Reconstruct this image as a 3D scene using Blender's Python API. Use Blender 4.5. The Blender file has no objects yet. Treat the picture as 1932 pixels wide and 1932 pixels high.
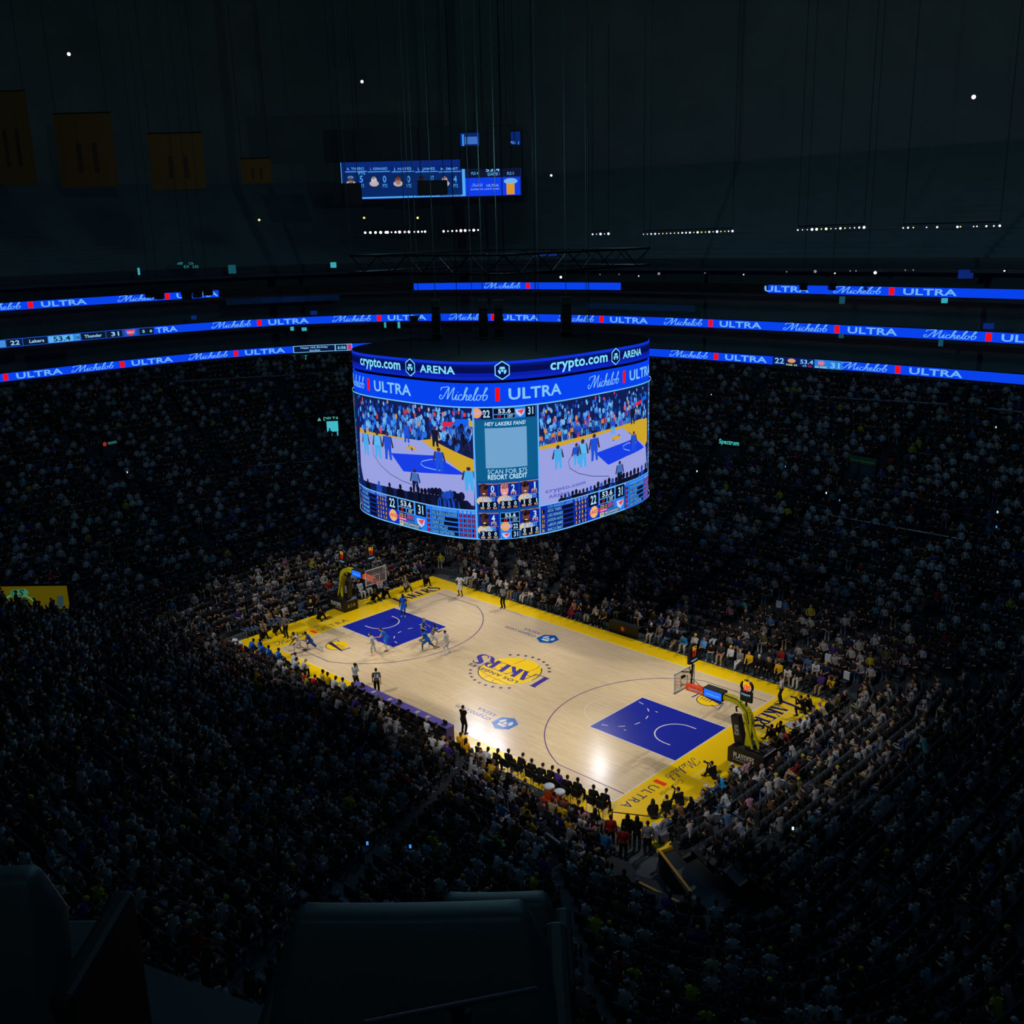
import bpy, bmesh, math, random
import numpy as np
from mathutils import Vector, Matrix
R = random.Random(7)
SC = bpy.context.scene
COL = SC.collection

# ------------------------------------------------------------------ camera
CAM = np.array([41.5236, -41.8739, 26.6174])
AZ, EL, RO, FPX = 2.345362, -0.268676, -0.025436, 1913.018


def cam_axes():
    f = np.array([math.cos(EL) * math.cos(AZ), math.cos(EL) * math.sin(AZ), math.sin(EL)])
    r = np.array([math.sin(AZ), -math.cos(AZ), 0.0])
    u = np.cross(r, f)
    c, s = math.cos(RO), math.sin(RO)
    return c * r + s * u, -s * r + c * u, f


CR, CU, CF = cam_axes()
cd = bpy.data.cameras.new('camera')
cam = bpy.data.objects.new('camera', cd)
COL.objects.link(cam)
cd.sensor_width = 36.0
cd.lens = FPX / 1932.0 * 36.0
cd.clip_start = 0.05
cd.clip_end = 600
M = Matrix.Identity(4)
for i in range(3):
    M[i][0], M[i][1], M[i][2], M[i][3] = CR[i], CU[i], -CF[i], CAM[i]
cam.matrix_world = M
SC.camera = cam

# ------------------------------------------------------------------ world, exposure, sampling limits
SC.view_settings.view_transform = 'Standard'
SC.view_settings.look = 'None'
SC.view_settings.exposure = 0.0
SC.view_settings.gamma = 1.0
SC.view_settings.use_curve_mapping = False
SC.cycles.max_bounces = 4
SC.cycles.diffuse_bounces = 2
SC.cycles.glossy_bounces = 2
SC.cycles.transmission_bounces = 3
SC.cycles.transparent_max_bounces = 6
SC.cycles.caustics_reflective = False
SC.cycles.caustics_refractive = False
SC.cycles.sample_clamp_indirect = 4.0
world = bpy.data.worlds.new('world')
SC.world = world
world.use_nodes = True
WB = world.node_tree.nodes['Background']
WB.inputs[0].default_value = (0.0022, 0.0058, 0.0062, 1)
WB.inputs[1].default_value = 1.0


def spot(name, loc, tgt, watts, deg, blend, rad, color):
    l = bpy.data.lights.new(name, 'SPOT')
    l.energy = watts
    l.spot_size = math.radians(deg)
    l.spot_blend = blend
    l.shadow_soft_size = rad
    l.color = color
    o = bpy.data.objects.new(name, l)
    COL.objects.link(o)
    o.location = loc
    d = Vector(tgt) - Vector(loc)
    o.rotation_euler = d.to_track_quat('-Z', 'Y').to_euler()
    return o


WARM = (1.0, 0.945, 0.88)
KEY = 25000.0
for tx, k in ((-14.5, 1.3), (-5.5, 1.0), (5.5, .88), (14.5, 1.2)):
    for sy in (-1, 1):
        spot('court_spotlight', (tx * 1.2, sy * 34, 34.0), (tx, -sy * 1.2, 0), KEY * k, 28, 0.75, 0.45, WARM)
# lamps added beyond both ends to fill the shade under the scoreboard
for sx in (-1, 1):
    for sy in (-1, 1):
        spot('court_spotlight', (sx * 48, sy * 12, 33.0), (sx * 3.0, sy * 5.8, 0), 34000, 15, 0.8, 0.45, WARM)
# three corner lamps whose mirror images lie on the varnish of the near sideline
spot('corner_spotlight', (-38.0, 32.2, 31.0), (4, -6, 0), 3000, 13, 0.9, 0.3, (0.95, 0.97, 1.0))
spot('corner_spotlight', (-34.5, 32.2, 31.0), (6, -6, 0), 2400, 13, 0.9, 0.3, (0.95, 0.97, 1.0))
spot('corner_spotlight', (-22.7, 36.6, 31.0), (11, -6, 0), 2200, 13, 0.9, 0.3, (0.95, 0.97, 1.0))
# added fill panels lifting the darks: two over the bowl, four washing the upper walls
def flood(loc, rot, w, h, watts, color):
    l = bpy.data.lights.new('added_fill_panel', 'AREA')
    l.shape = 'RECTANGLE'
    l.size, l.size_y = w, h
    l.energy = watts
    l.color = color
    o = bpy.data.objects.new('added_fill_panel', l)
    COL.objects.link(o)
    o.location = loc
    o.rotation_euler = rot


for hx in (-24, 24):
    flood((hx, 0, 52), (0, 0, 0), 34, 36, 900, (0.18, 0.46, 1.0))
flood((50, -50, 49), (math.radians(50), 0, math.radians(45)), 20, 8, 300, (0.3, 0.7, 1.0))  # fill panel added behind the camera for the foreground seat backs
l = bpy.data.lights.new('added_fill_point', 'POINT')      # unseen point light added over the scoreboard to fill suites and stands
l.energy = 1900
l.color = (0.34, 0.78, 0.9)
l.shadow_soft_size = 0.0
o = bpy.data.objects.new('added_fill_point', l)
COL.objects.link(o)
o.location = (0.5, -0.4, 30.5)
for k in range(4):
    t = k * math.pi / 2
    flood((3 * math.cos(t), 3 * math.sin(t), 47), (math.pi / 2, 0, t + math.pi / 2), 5, 6, 500, (0.38, 0.86, 0.94))


# ------------------------------------------------------------------ pixel rays (calibrated camera) used to find where things stand
def ray(u, v):
    return (u - 966) / FPX * CR - (v - 966) / FPX * CU + CF


def at_z(u, v, z):
    d = ray(u, v)
    return CAM + (z - CAM[2]) / d[2] * d


def at_y(u, v, y):
    d = ray(u, v)
    return CAM + (y - CAM[1]) / d[1] * d


def at_depth(u, v, t):
    return CAM + t * ray(u, v)


def project(P):
    d = np.asarray(P, float) - CAM
    x, y, z = d @ CR, d @ CU, d @ CF
    return 966 + FPX * x / z, 966 - FPX * y / z, z


# ------------------------------------------------------------------ materials
def lin(c):
    c = c / 255.0
    return c / 12.92 if c <= 0.04045 else ((c + 0.055) / 1.055) ** 2.4


def L3(c):
    return (lin(c[0]), lin(c[1]), lin(c[2]))


MATS = {}


def mat(name, rgb=(128, 128, 128), rough=0.6, metal=0.0, spec=0.4, vary=0.12, scale=6.0, coat=0.0):
    if name in MATS:
        return MATS[name]
    m = bpy.data.materials.new(name)
    m.use_nodes = True
    nt = m.node_tree
    b = nt.nodes['Principled BSDF']
    c = L3(rgb)
    b.inputs['Roughness'].default_value = rough
    b.inputs['Metallic'].default_value = metal
    b.inputs['Specular IOR Level'].default_value = spec
    b.inputs['Coat Weight'].default_value = coat
    if vary:
        tc = nt.nodes.new('ShaderNodeTexCoord')
        n = nt.nodes.new('ShaderNodeTexNoise')
        n.inputs['Scale'].default_value = scale
        n.inputs['Detail'].default_value = 3
        mx = nt.nodes.new('ShaderNodeMix')
        mx.data_type = 'RGBA'
        mx.inputs[6].default_value = (*[x * (1 - vary) for x in c], 1)
        mx.inputs[7].default_value = (*[min(1, x * (1 + vary)) for x in c], 1)
        nt.links.new(tc.outputs['Object'], n.inputs['Vector'])
        nt.links.new(n.outputs['Fac'], mx.inputs[0])
        nt.links.new(mx.outputs[2], b.inputs['Base Color'])
    else:
        b.inputs['Base Color'].default_value = (*c, 1)
    MATS[name] = m
    return m


def emit(name, rgb, strength=1.0, sample=False):
    if name in MATS:
        return MATS[name]
    m = bpy.data.materials.new(name)
    m.use_nodes = True
    nt = m.node_tree
    b = nt.nodes['Principled BSDF']
    b.inputs['Base Color'].default_value = (0.01, 0.01, 0.01, 1)
    b.inputs['Roughness'].default_value = 0.5
    b.inputs['Emission Color'].default_value = (*L3(rgb), 1)
    b.inputs['Emission Strength'].default_value = strength
    m.cycles.emission_sampling = 'FRONT' if sample else 'NONE'
    MATS[name] = m
    return m


def led(name, strength=1.0, sample=False):
    """a screen: its picture is a colour per face, given off as light"""
    if name in MATS:
        return MATS[name]
    m = bpy.data.materials.new(name)
    m.use_nodes = True
    nt = m.node_tree
    nt.nodes.clear()
    out = nt.nodes.new('ShaderNodeOutputMaterial')
    e = nt.nodes.new('ShaderNodeEmission')
    a = nt.nodes.new('ShaderNodeAttribute')
    a.attribute_name = 'Col'
    nt.links.new(a.outputs['Color'], e.inputs['Color'])
    e.inputs['Strength'].default_value = strength
    nt.links.new(e.outputs[0], out.inputs[0])
    m.cycles.emission_sampling = 'FRONT' if sample else 'NONE'
    MATS[name] = m
    return m


def paintmat(name, rough=0.7, spec=0.3):
    if name in MATS:
        return MATS[name]
    m = bpy.data.materials.new(name)
    m.use_nodes = True
    nt = m.node_tree
    b = nt.nodes['Principled BSDF']
    a = nt.nodes.new('ShaderNodeAttribute')
    a.attribute_name = 'Col'
    nt.links.new(a.outputs['Color'], b.inputs['Base Color'])
    b.inputs['Roughness'].default_value = rough
    b.inputs['Specular IOR Level'].default_value = spec
    MATS[name] = m
    return m


def objmat(name, rough=0.8, spec=0.2):
    """the object's own colour (cloth, skin, hair), with a weave-like variation"""
    if name in MATS:
        return MATS[name]
    m = bpy.data.materials.new(name)
    m.use_nodes = True
    nt = m.node_tree
    b = nt.nodes['Principled BSDF']
    oi = nt.nodes.new('ShaderNodeObjectInfo')
    n = nt.nodes.new('ShaderNodeTexNoise')
    n.inputs['Scale'].default_value = 14
    tc = nt.nodes.new('ShaderNodeTexCoord')
    mx = nt.nodes.new('ShaderNodeMix')
    mx.data_type = 'RGBA'
    mx.blend_type = 'MULTIPLY'
    mp = nt.nodes.new('ShaderNodeMapRange')
    mp.inputs['To Min'].default_value = 0.8
    mp.inputs['To Max'].default_value = 1.1
    nt.links.new(tc.outputs['Object'], n.inputs['Vector'])
    nt.links.new(n.outputs['Fac'], mp.inputs['Value'])
    mx.inputs[0].default_value = 1.0
    nt.links.new(oi.outputs['Color'], mx.inputs[6])
    nt.links.new(mp.outputs[0], mx.inputs[7])
    nt.links.new(mx.outputs[2], b.inputs['Base Color'])
    b.inputs['Roughness'].default_value = rough
    b.inputs['Specular IOR Level'].default_value = spec
    MATS[name] = m
    return m


# ------------------------------------------------------------------ objects
def tag(o, label, cat, group=None):
    o['label'] = label
    o['category'] = cat
    if group:
        o['group'] = group
    return o


def thing(name, label, cat, loc=(0, 0, 0), rz=0.0, group=None):
    o = bpy.data.objects.new(name, None)
    o.empty_display_size = 0.2
    COL.objects.link(o)
    o.location = loc
    o.rotation_euler = (0, 0, rz)
    return tag(o, label, cat, group)


def struct(o, label=None, cat=None):
    o['kind'] = 'structure'
    if label:
        o['label'] = label
    if cat:
        o['category'] = cat
    return o


class MB:
    def __init__(self):
        self.v, self.f, self.c = [], [], []

    def poly(self, pts, col=None):
        i = len(self.v)
        self.v += [tuple(p) for p in pts]
        self.f.append(tuple(range(i, i + len(pts))))
        self.c.append(col)
        return self

    def add(self, verts, faces, col=None):
        i = len(self.v)
        self.v += [tuple(p) for p in verts]
        for f in faces:
            self.f.append(tuple(i + k for k in f))
            self.c.append(col)
        return self

    def box(self, c, s, rz=0.0, ry=0.0, col=None):
        Mx = Matrix.Rotation(rz, 3, 'Z') @ Matrix.Rotation(ry, 3, 'Y')
        vs = []
        for dx in (-.5, .5):
            for dy in (-.5, .5):
                for dz in (-.5, .5):
                    q = Mx @ Vector((dx * s[0], dy * s[1], dz * s[2]))
                    vs.append((c[0] + q.x, c[1] + q.y, c[2] + q.z))
        return self.add(vs, [(0, 1, 3, 2), (4, 6, 7, 5), (0, 4, 5, 1), (2, 3, 7, 6), (0, 2, 6, 4), (1, 5, 7, 3)], col)

    def tube(self, pts, r, n=8, cap=True, col=None):
        pts = [Vector(p) for p in pts]
        rs = r if isinstance(r, (list, tuple)) else [r] * len(pts)
        i0 = len(self.v)
        up = None
        for k, p in enumerate(pts):
            d = (pts[min(k + 1, len(pts) - 1)] - pts[max(k - 1, 0)]).normalized()
            if up is None or abs(up.dot(d)) > 0.95:
                up = Vector((0, 0, 1)) if abs(d.z) < 0.9 else Vector((1, 0, 0))
            a = d.cross(up).normalized()
            b = a.cross(d).normalized()
            up = b
            for j in range(n):
                t = 2 * math.pi * j / n
                q = p + rs[k] * (math.cos(t) * a + math.sin(t) * b)
                self.v.append(tuple(q))
        for k in range(len(pts) - 1):
            for j in range(n):
                a0 = i0 + k * n + j
                a1 = i0 + k * n + (j + 1) % n
                self.f.append((a0, a1, a1 + n, a0 + n))
                self.c.append(col)
        if cap:
            self.f.append(tuple(i0 + j for j in range(n)))
            self.c.append(col)
            self.f.append(tuple(i0 + (len(pts) - 1) * n + j for j in reversed(range(n))))
            self.c.append(col)
        return self

    def bar(self, p0, p1, w, h, col=None):
        """rectangular bar between two points, w sideways, h upward"""
        p0, p1 = Vector(p0), Vector(p1)
        d = (p1 - p0).normalized()
        a = d.cross(Vector((0, 0, 1)))
        a = a.normalized() if a.length > 1e-4 else Vector((0, 1, 0))
        b = a.cross(d).normalized()
        vs = []
        for p in (p0, p1):
            for x, y in ((-1, -1), (1, -1), (1, 1), (-1, 1)):
                vs.append(tuple(p + a * (x * w / 2) + b * (y * h / 2)))
        return self.add(vs, [(3, 2, 1, 0), (4, 5, 6, 7), (0, 1, 5, 4), (1, 2, 6, 5), (2, 3, 7, 6), (3, 0, 4, 7)], col)

    def lathe(self, prof, c=(0, 0, 0), n=20, col=None):
        i0 = len(self.v)
        for r, z in prof:
            for j in range(n):
                t = 2 * math.pi * j / n
                self.v.append((c[0] + r * math.cos(t), c[1] + r * math.sin(t), c[2] + z))
        for k in range(len(prof) - 1):
            for j in range(n):
                a0 = i0 + k * n + j
                a1 = i0 + k * n + (j + 1) % n
                self.f.append((a0, a1, a1 + n, a0 + n))
                self.c.append(col)
        return self

    def extrude(self, pts2, map0, map1, col=None):
        """a 2-D outline given two mappings for its front and back face"""
        a = [map0(*p) for p in pts2]
        b = [map1(*p) for p in pts2]
        n = len(a)
        self.add(a + b, [tuple(range(n)), tuple(range(2 * n - 1, n - 1, -1))] + [(i, i + n, (i + 1) % n + n, (i + 1) % n) for i in range(n)], col)
        return self

    def build(self, name, m, parent=None, smooth=False, bevel=0.0, loc=None, fix=False):
        me = bpy.data.meshes.new(name)
        me.from_pydata(self.v, [], self.f)
        if any(c is not None for c in self.c):
            at = me.color_attributes.new('Col', 'FLOAT_COLOR', 'CORNER')
            buf = np.ones((len(me.loops), 4), np.float32)
            k = 0
            for f, c in zip(self.f, self.c):
                buf[k:k + len(f), :3] = c if c is not None else (0.5, 0.5, 0.5)
                k += len(f)
            at.data.foreach_set('color', buf.ravel())
        if fix:
            bm = bmesh.new()
            bm.from_mesh(me)
            bmesh.ops.remove_doubles(bm, verts=bm.verts, dist=1e-4)
            bmesh.ops.recalc_face_normals(bm, faces=bm.faces)
            bm.to_mesh(me)
            bm.free()
        if m is not None:
            me.materials.append(m)
        if smooth:
            me.polygons.foreach_set('use_smooth', [True] * len(me.polygons))
        o = bpy.data.objects.new(name, me)
        COL.objects.link(o)
        if loc is not None:
            o.location = loc
        if parent is not None:
            o.parent = parent
        if bevel:
            b = o.modifiers.new('bevel', 'BEVEL')
            b.width = bevel
            b.segments = 2
            b.limit_method = 'ANGLE'
        return o


# ------------------------------------------------------------------ lettering
GLYPH = {}


def load_glyphs():
    chars = 'ABCDEFGHIJKLMNOPQRSTUVWXYZabcdefghijklmnopqrstuvwxyz0123456789.-!$:%'
    for bold in (0, 1):
        todo = []
        for ch in chars:
            for s in (ch, ch + ch):
                cu = bpy.data.curves.new('glyph', 'FONT')
                cu.body = s
                cu.resolution_u = 3
                cu.offset = 0.022 if bold else 0.0
                cu.fill_mode = 'FRONT'
                ob = bpy.data.objects.new('glyph', cu)
                COL.objects.link(ob)
                todo.append((ch, s, ob, cu))
        dg = bpy.context.evaluated_depsgraph_get()
        dg.update()
        tmp = {}
        for ch, s, ob, cu in todo:
            ev = ob.evaluated_get(dg)
            me = ev.to_mesh()
            vs = [(v.co.x, v.co.y) for v in me.vertices]
            fs = [tuple(p.vertices) for p in me.polygons]
            tmp[s] = (vs, fs, max(v[0] for v in vs))
            ev.to_mesh_clear()
        for ch in chars:
            GLYPH[(ch, bold)] = (tmp[ch][0], tmp[ch][1], tmp[ch + ch][2] - tmp[ch][2])
        for ch, s, ob, cu in todo:
            bpy.data.objects.remove(ob)
            bpy.data.curves.remove(cu)


load_glyphs()
CAPH = max(v[1] for v in GLYPH[('H', 0)][0])


def text2d(s, bold=0, track=0.0, shear=0.0):
    """verts, faces, width with cap height 1"""
    V, F, x = [], [], 0.0
    for ch in s:
        if ch == ' ':
            x += 0.3 / CAPH
            continue
        vs, fs, adv = GLYPH[(ch, bold)]
        i = len(V)
        V += [(x + a / CAPH + shear * b / CAPH, b / CAPH) for a, b in vs]
        F += [tuple(i + k for k in f) for f in fs]
        x += adv / CAPH + track
    return V, F, max([v[0] for v in V] or [0])


def ribbon(pts, w):
    """a brush stroke: polyline with a width at each point -> quads"""
    n = len(pts)
    ws = w if isinstance(w, (list, tuple)) else [w] * n
    a, b = [], []
    for i in range(n):
        x0, y0 = pts[max(i - 1, 0)]
        x1, y1 = pts[min(i + 1, n - 1)]
        d = math.hypot(x1 - x0, y1 - y0) or 1
        nx, ny = -(y1 - y0) / d, (x1 - x0) / d
        a.append((pts[i][0] + nx * ws[i] / 2, pts[i][1] + ny * ws[i] / 2))
        b.append((pts[i][0] - nx * ws[i] / 2, pts[i][1] - ny * ws[i] / 2))
    V = a + b
    F = [(i, i + 1, n + i + 1, n + i) for i in range(n - 1)]
    return V, F


def smooth(pts, k=5):
    P = [pts[0]] + list(pts) + [pts[-1]]
    out = []
    for i in range(1, len(P) - 2):
        for j in range(k):
            t = j / k
            r = []
            for d in range(2):
                p0, p1, p2, p3 = P[i - 1][d], P[i][d], P[i + 1][d], P[i + 2][d]
                r.append(0.5 * (2 * p1 + (p2 - p0) * t + (2 * p0 - 5 * p1 + 4 * p2 - p3) * t * t + (3 * p1 - p0 - 3 * p2 + p3) * t ** 3))
            out.append(tuple(r))
    out.append(tuple(pts[-1]))
    return out


def merge(parts):
    V, F = [], []
    for v, f in parts:
        i = len(V)
        V += v
        F += [tuple(i + k for k in q) for q in f]
    return V, F


def script_word(w=0.06):
    """the cursive beer name, cap height 1"""
    st = [[(.16, .25), (.08, .33), (0, .2), (.05, .03), (.2, .04), (.38, .4), (.62, 1.0)],
          [(.05, .72), (.1, .93), (.3, .97), (.62, 1.0), (.6, .5), (.57, .02), (.75, .5), (.98, 1.0), (.92, .4), (.93, .05), (1.0, 0), (1.08, .12)],
          [(1.08, .12), (1.2, .45), (1.15, .12), (1.2, 0), (1.32, .14)], [(1.24, .6), (1.25, .66)],
          [(1.54, .36), (1.46, .45), (1.34, .3), (1.35, .06), (1.46, 0), (1.6, .15), (1.82, .9), (1.78, 1.02), (1.72, .85), (1.62, 0)],
          [(1.64, .15), (1.8, .44), (1.86, .36), (1.82, .08), (1.87, 0), (1.97, .1), (2.12, .3), (2.1, .45), (2.0, .38), (1.99, .1), (2.09, 0), (2.24, .15),
           (2.48, .93), (2.43, 1.02), (2.35, .8), (2.29, .1), (2.36, 0), (2.46, .12)],
          [(2.62, .43), (2.5, .4), (2.46, .14), (2.55, 0), (2.67, .1), (2.7, .34), (2.62, .44), (2.7, .36), (2.82, .42), (3.02, .9), (2.98, 1.02), (2.92, .88), (2.84, .14),
           (2.92, 0), (3.05, .1), (3.09, .34), (3.01, .44), (2.93, .34)]]
    return merge([ribbon([(x + .12 * y, y) for x, y in smooth(s, 4)], w) for s in st]) + (3.2,)


def team_word():
    """the club name in tall slab letters: thick stems, hairline arms; cap height 1"""
    P = []
    T, H = .27, .055

    def s(pts, w):
        P.append(ribbon(pts, w))
    # L, with a long drop below the line
    s([(.18, -.12), (.3, 1.22)], T)
    s([(.1, 1.2), (.5, 1.2)], H)
    s([(.0, -.1), (.85, -.1), (.92, .2)], H)
    # A
    s([(.78, 0), (1.12, 1.0)], H)
    s([(1.13, 1.0), (1.42, 0)], T * .9)
    s([(.9, .34), (1.3, .34)], H)
    s([(.68, 0), (.9, 0)], H)
    s([(1.24, 0), (1.56, 0)], H)
    # K
    s([(1.74, 0), (1.74, 1.0)], T)
    s([(1.8, .45), (2.2, .98)], H)
    s([(1.9, .56), (2.28, 0)], T * .85)
    s([(1.6, .0), (1.9, 0)], H)
    s([(1.6, 1.0), (1.9, 1.0)], H)
    s([(2.06, 1.0), (2.34, 1.0)], H)
    # E
    s([(2.56, 0), (2.56, 1.0)], T)
    s([(2.44, .975), (3.0, .975), (3.02, .78)], H)
    s([(2.56, .52), (2.86, .52)], H)
    s([(2.44, .025), (3.0, .025), (3.05, .25)], H)
    # R
    s([(3.24, 0), (3.24, 1.0)], T)
    s(smooth([(3.2, .98), (3.5, .97), (3.66, .76), (3.5, .52), (3.26, .48)], 4), [.06, .06, .06, .08, .1, .14, .18, .22, .25, .24, .2, .15, .1, .07, .06, .06, .06])
    s(smooth([(3.4, .48), (3.6, .25), (3.78, -.06), (4.02, -.16)], 4), [.12, .18, .22, .25, .26, .26, .25, .23, .2, .16, .12, .08, .06])
    s([(3.1, 0), (3.38, 0)], H)
    # S
    s(smooth([(4.5, .86), (4.36, 1.06), (4.1, 1.0), (4.05, .74), (4.3, .5), (4.5, .26), (4.4, -.06), (4.1, -.1), (3.98, .14)], 4),
      [.05, .05, .06, .07, .08, .09, .12, .15, .19, .23, .26, .28, .29, .3, .3, .3, .3, .3, .29, .27, .25, .22, .18, .15, .12, .1, .08, .07, .06, .06, .05, .05, .05][:33])
    return merge(P) + (4.6,)


def hexagon(r, sx=.88):
    return [(sx * r * math.sin(math.pi / 3 * k), r * math.cos(math.pi / 3 * k)) for k in range(6)]


def lion(s=1.0):
    """the shapes inside the arena sponsor's hexagon, as outlines about the origin"""
    sh = [[(-.34, .52), (.34, .52), (.42, .2), (-.42, .2)], [(-.2, .12), (.2, .12), (.12, -.2), (-.12, -.2)],
          [(-.56, .08), (-.34, .08), (-.2, -.28), (-.26, -.52), (-.42, -.5), (-.62, -.14)], [(.56, .08), (.34, .08), (.2, -.28), (.26, -.52), (.42, -.5), (.62, -.14)]]
    return [[(s * x, s * y) for x, y in q] for q in sh]


def ellipse(cx, cy, rx, ry, n=14):
    return [(cx + rx * math.cos(2 * math.pi * k / n), cy + ry * math.sin(2 * math.pi * k / n)) for k in range(n)]


# ------------------------------------------------------------------ oval surfaces
def superr(phi, a, b, n):
    return (abs(math.cos(phi) / a) ** n + abs(math.sin(phi) / b) ** n) ** (-1.0 / n)


class Surf:
    """upright oval wall: s runs left to right as its viewer sees it, z up, d towards the viewer"""

    def __init__(self, a, b, n, inside, c=(0, 0), N=2400):
        self.a, self.b, self.n, self.inside, self.c = a, b, n, inside, c
        p0 = -math.pi / 4 if inside else math.radians(135)
        self.phi = np.linspace(p0, p0 + 2 * math.pi, N)
        r = np.array([superr(p, a, b, n) for p in self.phi])
        self.X = np.stack([c[0] + r * np.cos(self.phi), c[1] + r * np.sin(self.phi)], 1)
        d = np.hypot(*np.diff(self.X, axis=0).T)
        self.arc = np.concatenate([[0], np.cumsum(d)])

    def at(self, s, z, d=0.0):
        q = -s if self.inside else s
        x, y = np.interp(q, self.arc, self.X[:, 0]), np.interp(q, self.arc, self.X[:, 1])
        x2, y2 = np.interp(q + .02, self.arc, self.X[:, 0]), np.interp(q + .02, self.arc, self.X[:, 1])
        x1, y1 = np.interp(q - .02, self.arc, self.X[:, 0]), np.interp(q - .02, self.arc, self.X[:, 1])
        tx, ty = x2 - x1, y2 - y1
        l = math.hypot(tx, ty) or 1
        nx, ny = ty / l, -tx / l
        if self.inside:
            nx, ny = -nx, -ny
        return (float(x + nx * d), float(y + ny * d), float(z))

    def hit(self, u, v):
        d = ray(u, v)
        t = np.linspace(4, 190, 6000)
        P = CAM + t[:, None] * d
        f = np.abs((P[:, 0] - self.c[0]) / self.a) ** self.n + np.abs((P[:, 1] - self.c[1]) / self.b) ** self.n - 1
        ins = np.where(f < 0)[0]
        if len(ins) == 0:
            k = int(np.argmin(f))
        else:
            k = int(ins[-1] if self.inside else ins[0])
        p = P[k]
        phi = math.atan2(p[1] - self.c[1], p[0] - self.c[0])
        while phi < self.phi[0]:
            phi += 2 * math.pi
        while phi > self.phi[-1]:
            phi -= 2 * math.pi
        s = float(np.interp(phi, self.phi, self.arc))
        return (-s if self.inside else s), float(p[2])


class Draw:
    """flat artwork laid on a surface in layers, cut into narrow strips so that it follows the curve"""

    def __init__(self, fn, step=0.3, lift=0.006):
        self.fn, self.step, self.lift, self.mb, self.n = fn, step, lift, MB(), 1

    def layer(self):
        self.n += 1

    def poly(self, pts, rgb):
        c = L3(rgb)
        d = self.n * self.lift
        xs = [p[0] for p in pts]
        k0, k1 = math.floor(min(xs) / self.step), math.floor(max(xs) / self.step)
        if k1 - k0 < 1:
            self.mb.poly([self.fn(x, y, d) for x, y in pts], c)
            return
        for k in range(k0, k1 + 1):
            q = clip(clip(pts, k * self.step, 1), (k + 1) * self.step, -1)
            if len(q) >= 3:
                self.mb.poly([self.fn(x, y, d) for x, y in q], c)

    def rect(self, x0, y0, x1, y1, rgb):
        self.poly([(x0, y0), (x1, y0), (x1, y1), (x0, y1)], rgb)

    def shape(self, V, F, x, y, sx, sy, rgb):
        c = L3(rgb)
        d = self.n * self.lift
        self.mb.add([self.fn(x + sx * a, y + sy * b, d) for a, b in V], F, c)

    def text(self, s, x0, y0, x1, h, rgb, bold=0, shear=0.0, fit=True, center=False):
        V, F, w = text2d(s, bold, 0.03, shear)
        sx = (x1 - x0) / w if fit else h
        if center and not fit:
            x0 = (x0 + x1) / 2 - w * h / 2
        if not fit:
            sx = min(h, (x1 - x0) / w) if (x1 > x0 and not center) else h
        self.shape(V, F, x0, y0, sx, h, rgb)

    def build(self, name, m, parent=None):
        return self.mb.build(name, m, parent)


def clip(pts, x, sgn):
    out = []
    n = len(pts)
    for i in range(n):
        a, b = pts[i], pts[(i + 1) % n]
        ia, ib = sgn * (a[0] - x) >= 0, sgn * (b[0] - x) >= 0
        if ia:
            out.append(a)
        if ia != ib:
            t = (x - a[0]) / (b[0] - a[0])
            out.append((x, a[1] + t * (b[1] - a[1])))
    return out


RA, RB, RN = 61.4, 44.0, 2.83           # the oval of the suite levels
NROW = 38


def row_par(t):
    return 19.4 + (RA - .9 - 19.4) * t, 10.95 + (RB - .7 - 10.95) * t, RN + (12 - RN) * (1 - t) ** 2


def row_z(t):
    return 0.32 + 12.5 * t * (0.8 + 0.2 * t)


def terrace_t(x, y):
    lo, hi = -0.05, 1.05
    for _ in range(30):
        m = (lo + hi) / 2
        a, b, n = row_par(m)
        if abs(x / a) ** n + abs(y / b) ** n > 1:
            lo = m
        else:
            hi = m
    return (lo + hi) / 2


def on_terrace(u, v, h=0.0):
    """where the ray of a pixel meets the stands (h above the treads)"""
    d = ray(u, v)
    prev = None
    for k in range(1, 800):
        p = CAM + d * (8 + k * 0.15)
        t = terrace_t(p[0], p[1])
        if -0.04 < t < 1.02 and p[2] < row_z(max(t, 0)) + h:
            return p, t
    return None, None


# ------------------------------------------------------------------ floor and stands
M_CONC = mat('dark_concrete', (58, 66, 70), 0.8, vary=.25, scale=.8)
M_TERR = mat('terrace_concrete', (44, 50, 54), 0.85, vary=.3, scale=.7)
M_BLACK = mat('black_paint', (16, 17, 19), 0.6, vary=.2)
M_BLKMET = mat('black_metal', (20, 21, 23), 0.4, .6)
M_STEEL = mat('brushed_steel', (130, 132, 136), 0.35, .9)

fl = MB()
fl.poly([(-75, -60, -.02), (75, -60, -.02), (75, 60, -.02), (-75, 60, -.02)])
struct(fl.build('floor', M_CONC), 'dark grey concrete arena floor around the bright court', 'floor')

TUN0, TUNDIR = (17.6, -10.3), (0.955, -0.29)      # way out under the stands at the near corner


def in_tunnel(x, y):
    dx, dy = x - TUN0[0], y - TUN0[1]
    l = dx * TUNDIR[0] + dy * TUNDIR[1]
    w = -dx * TUNDIR[1] + dy * TUNDIR[0]
    return -1 < l < 8.5 and abs(w) < 1.55


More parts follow.
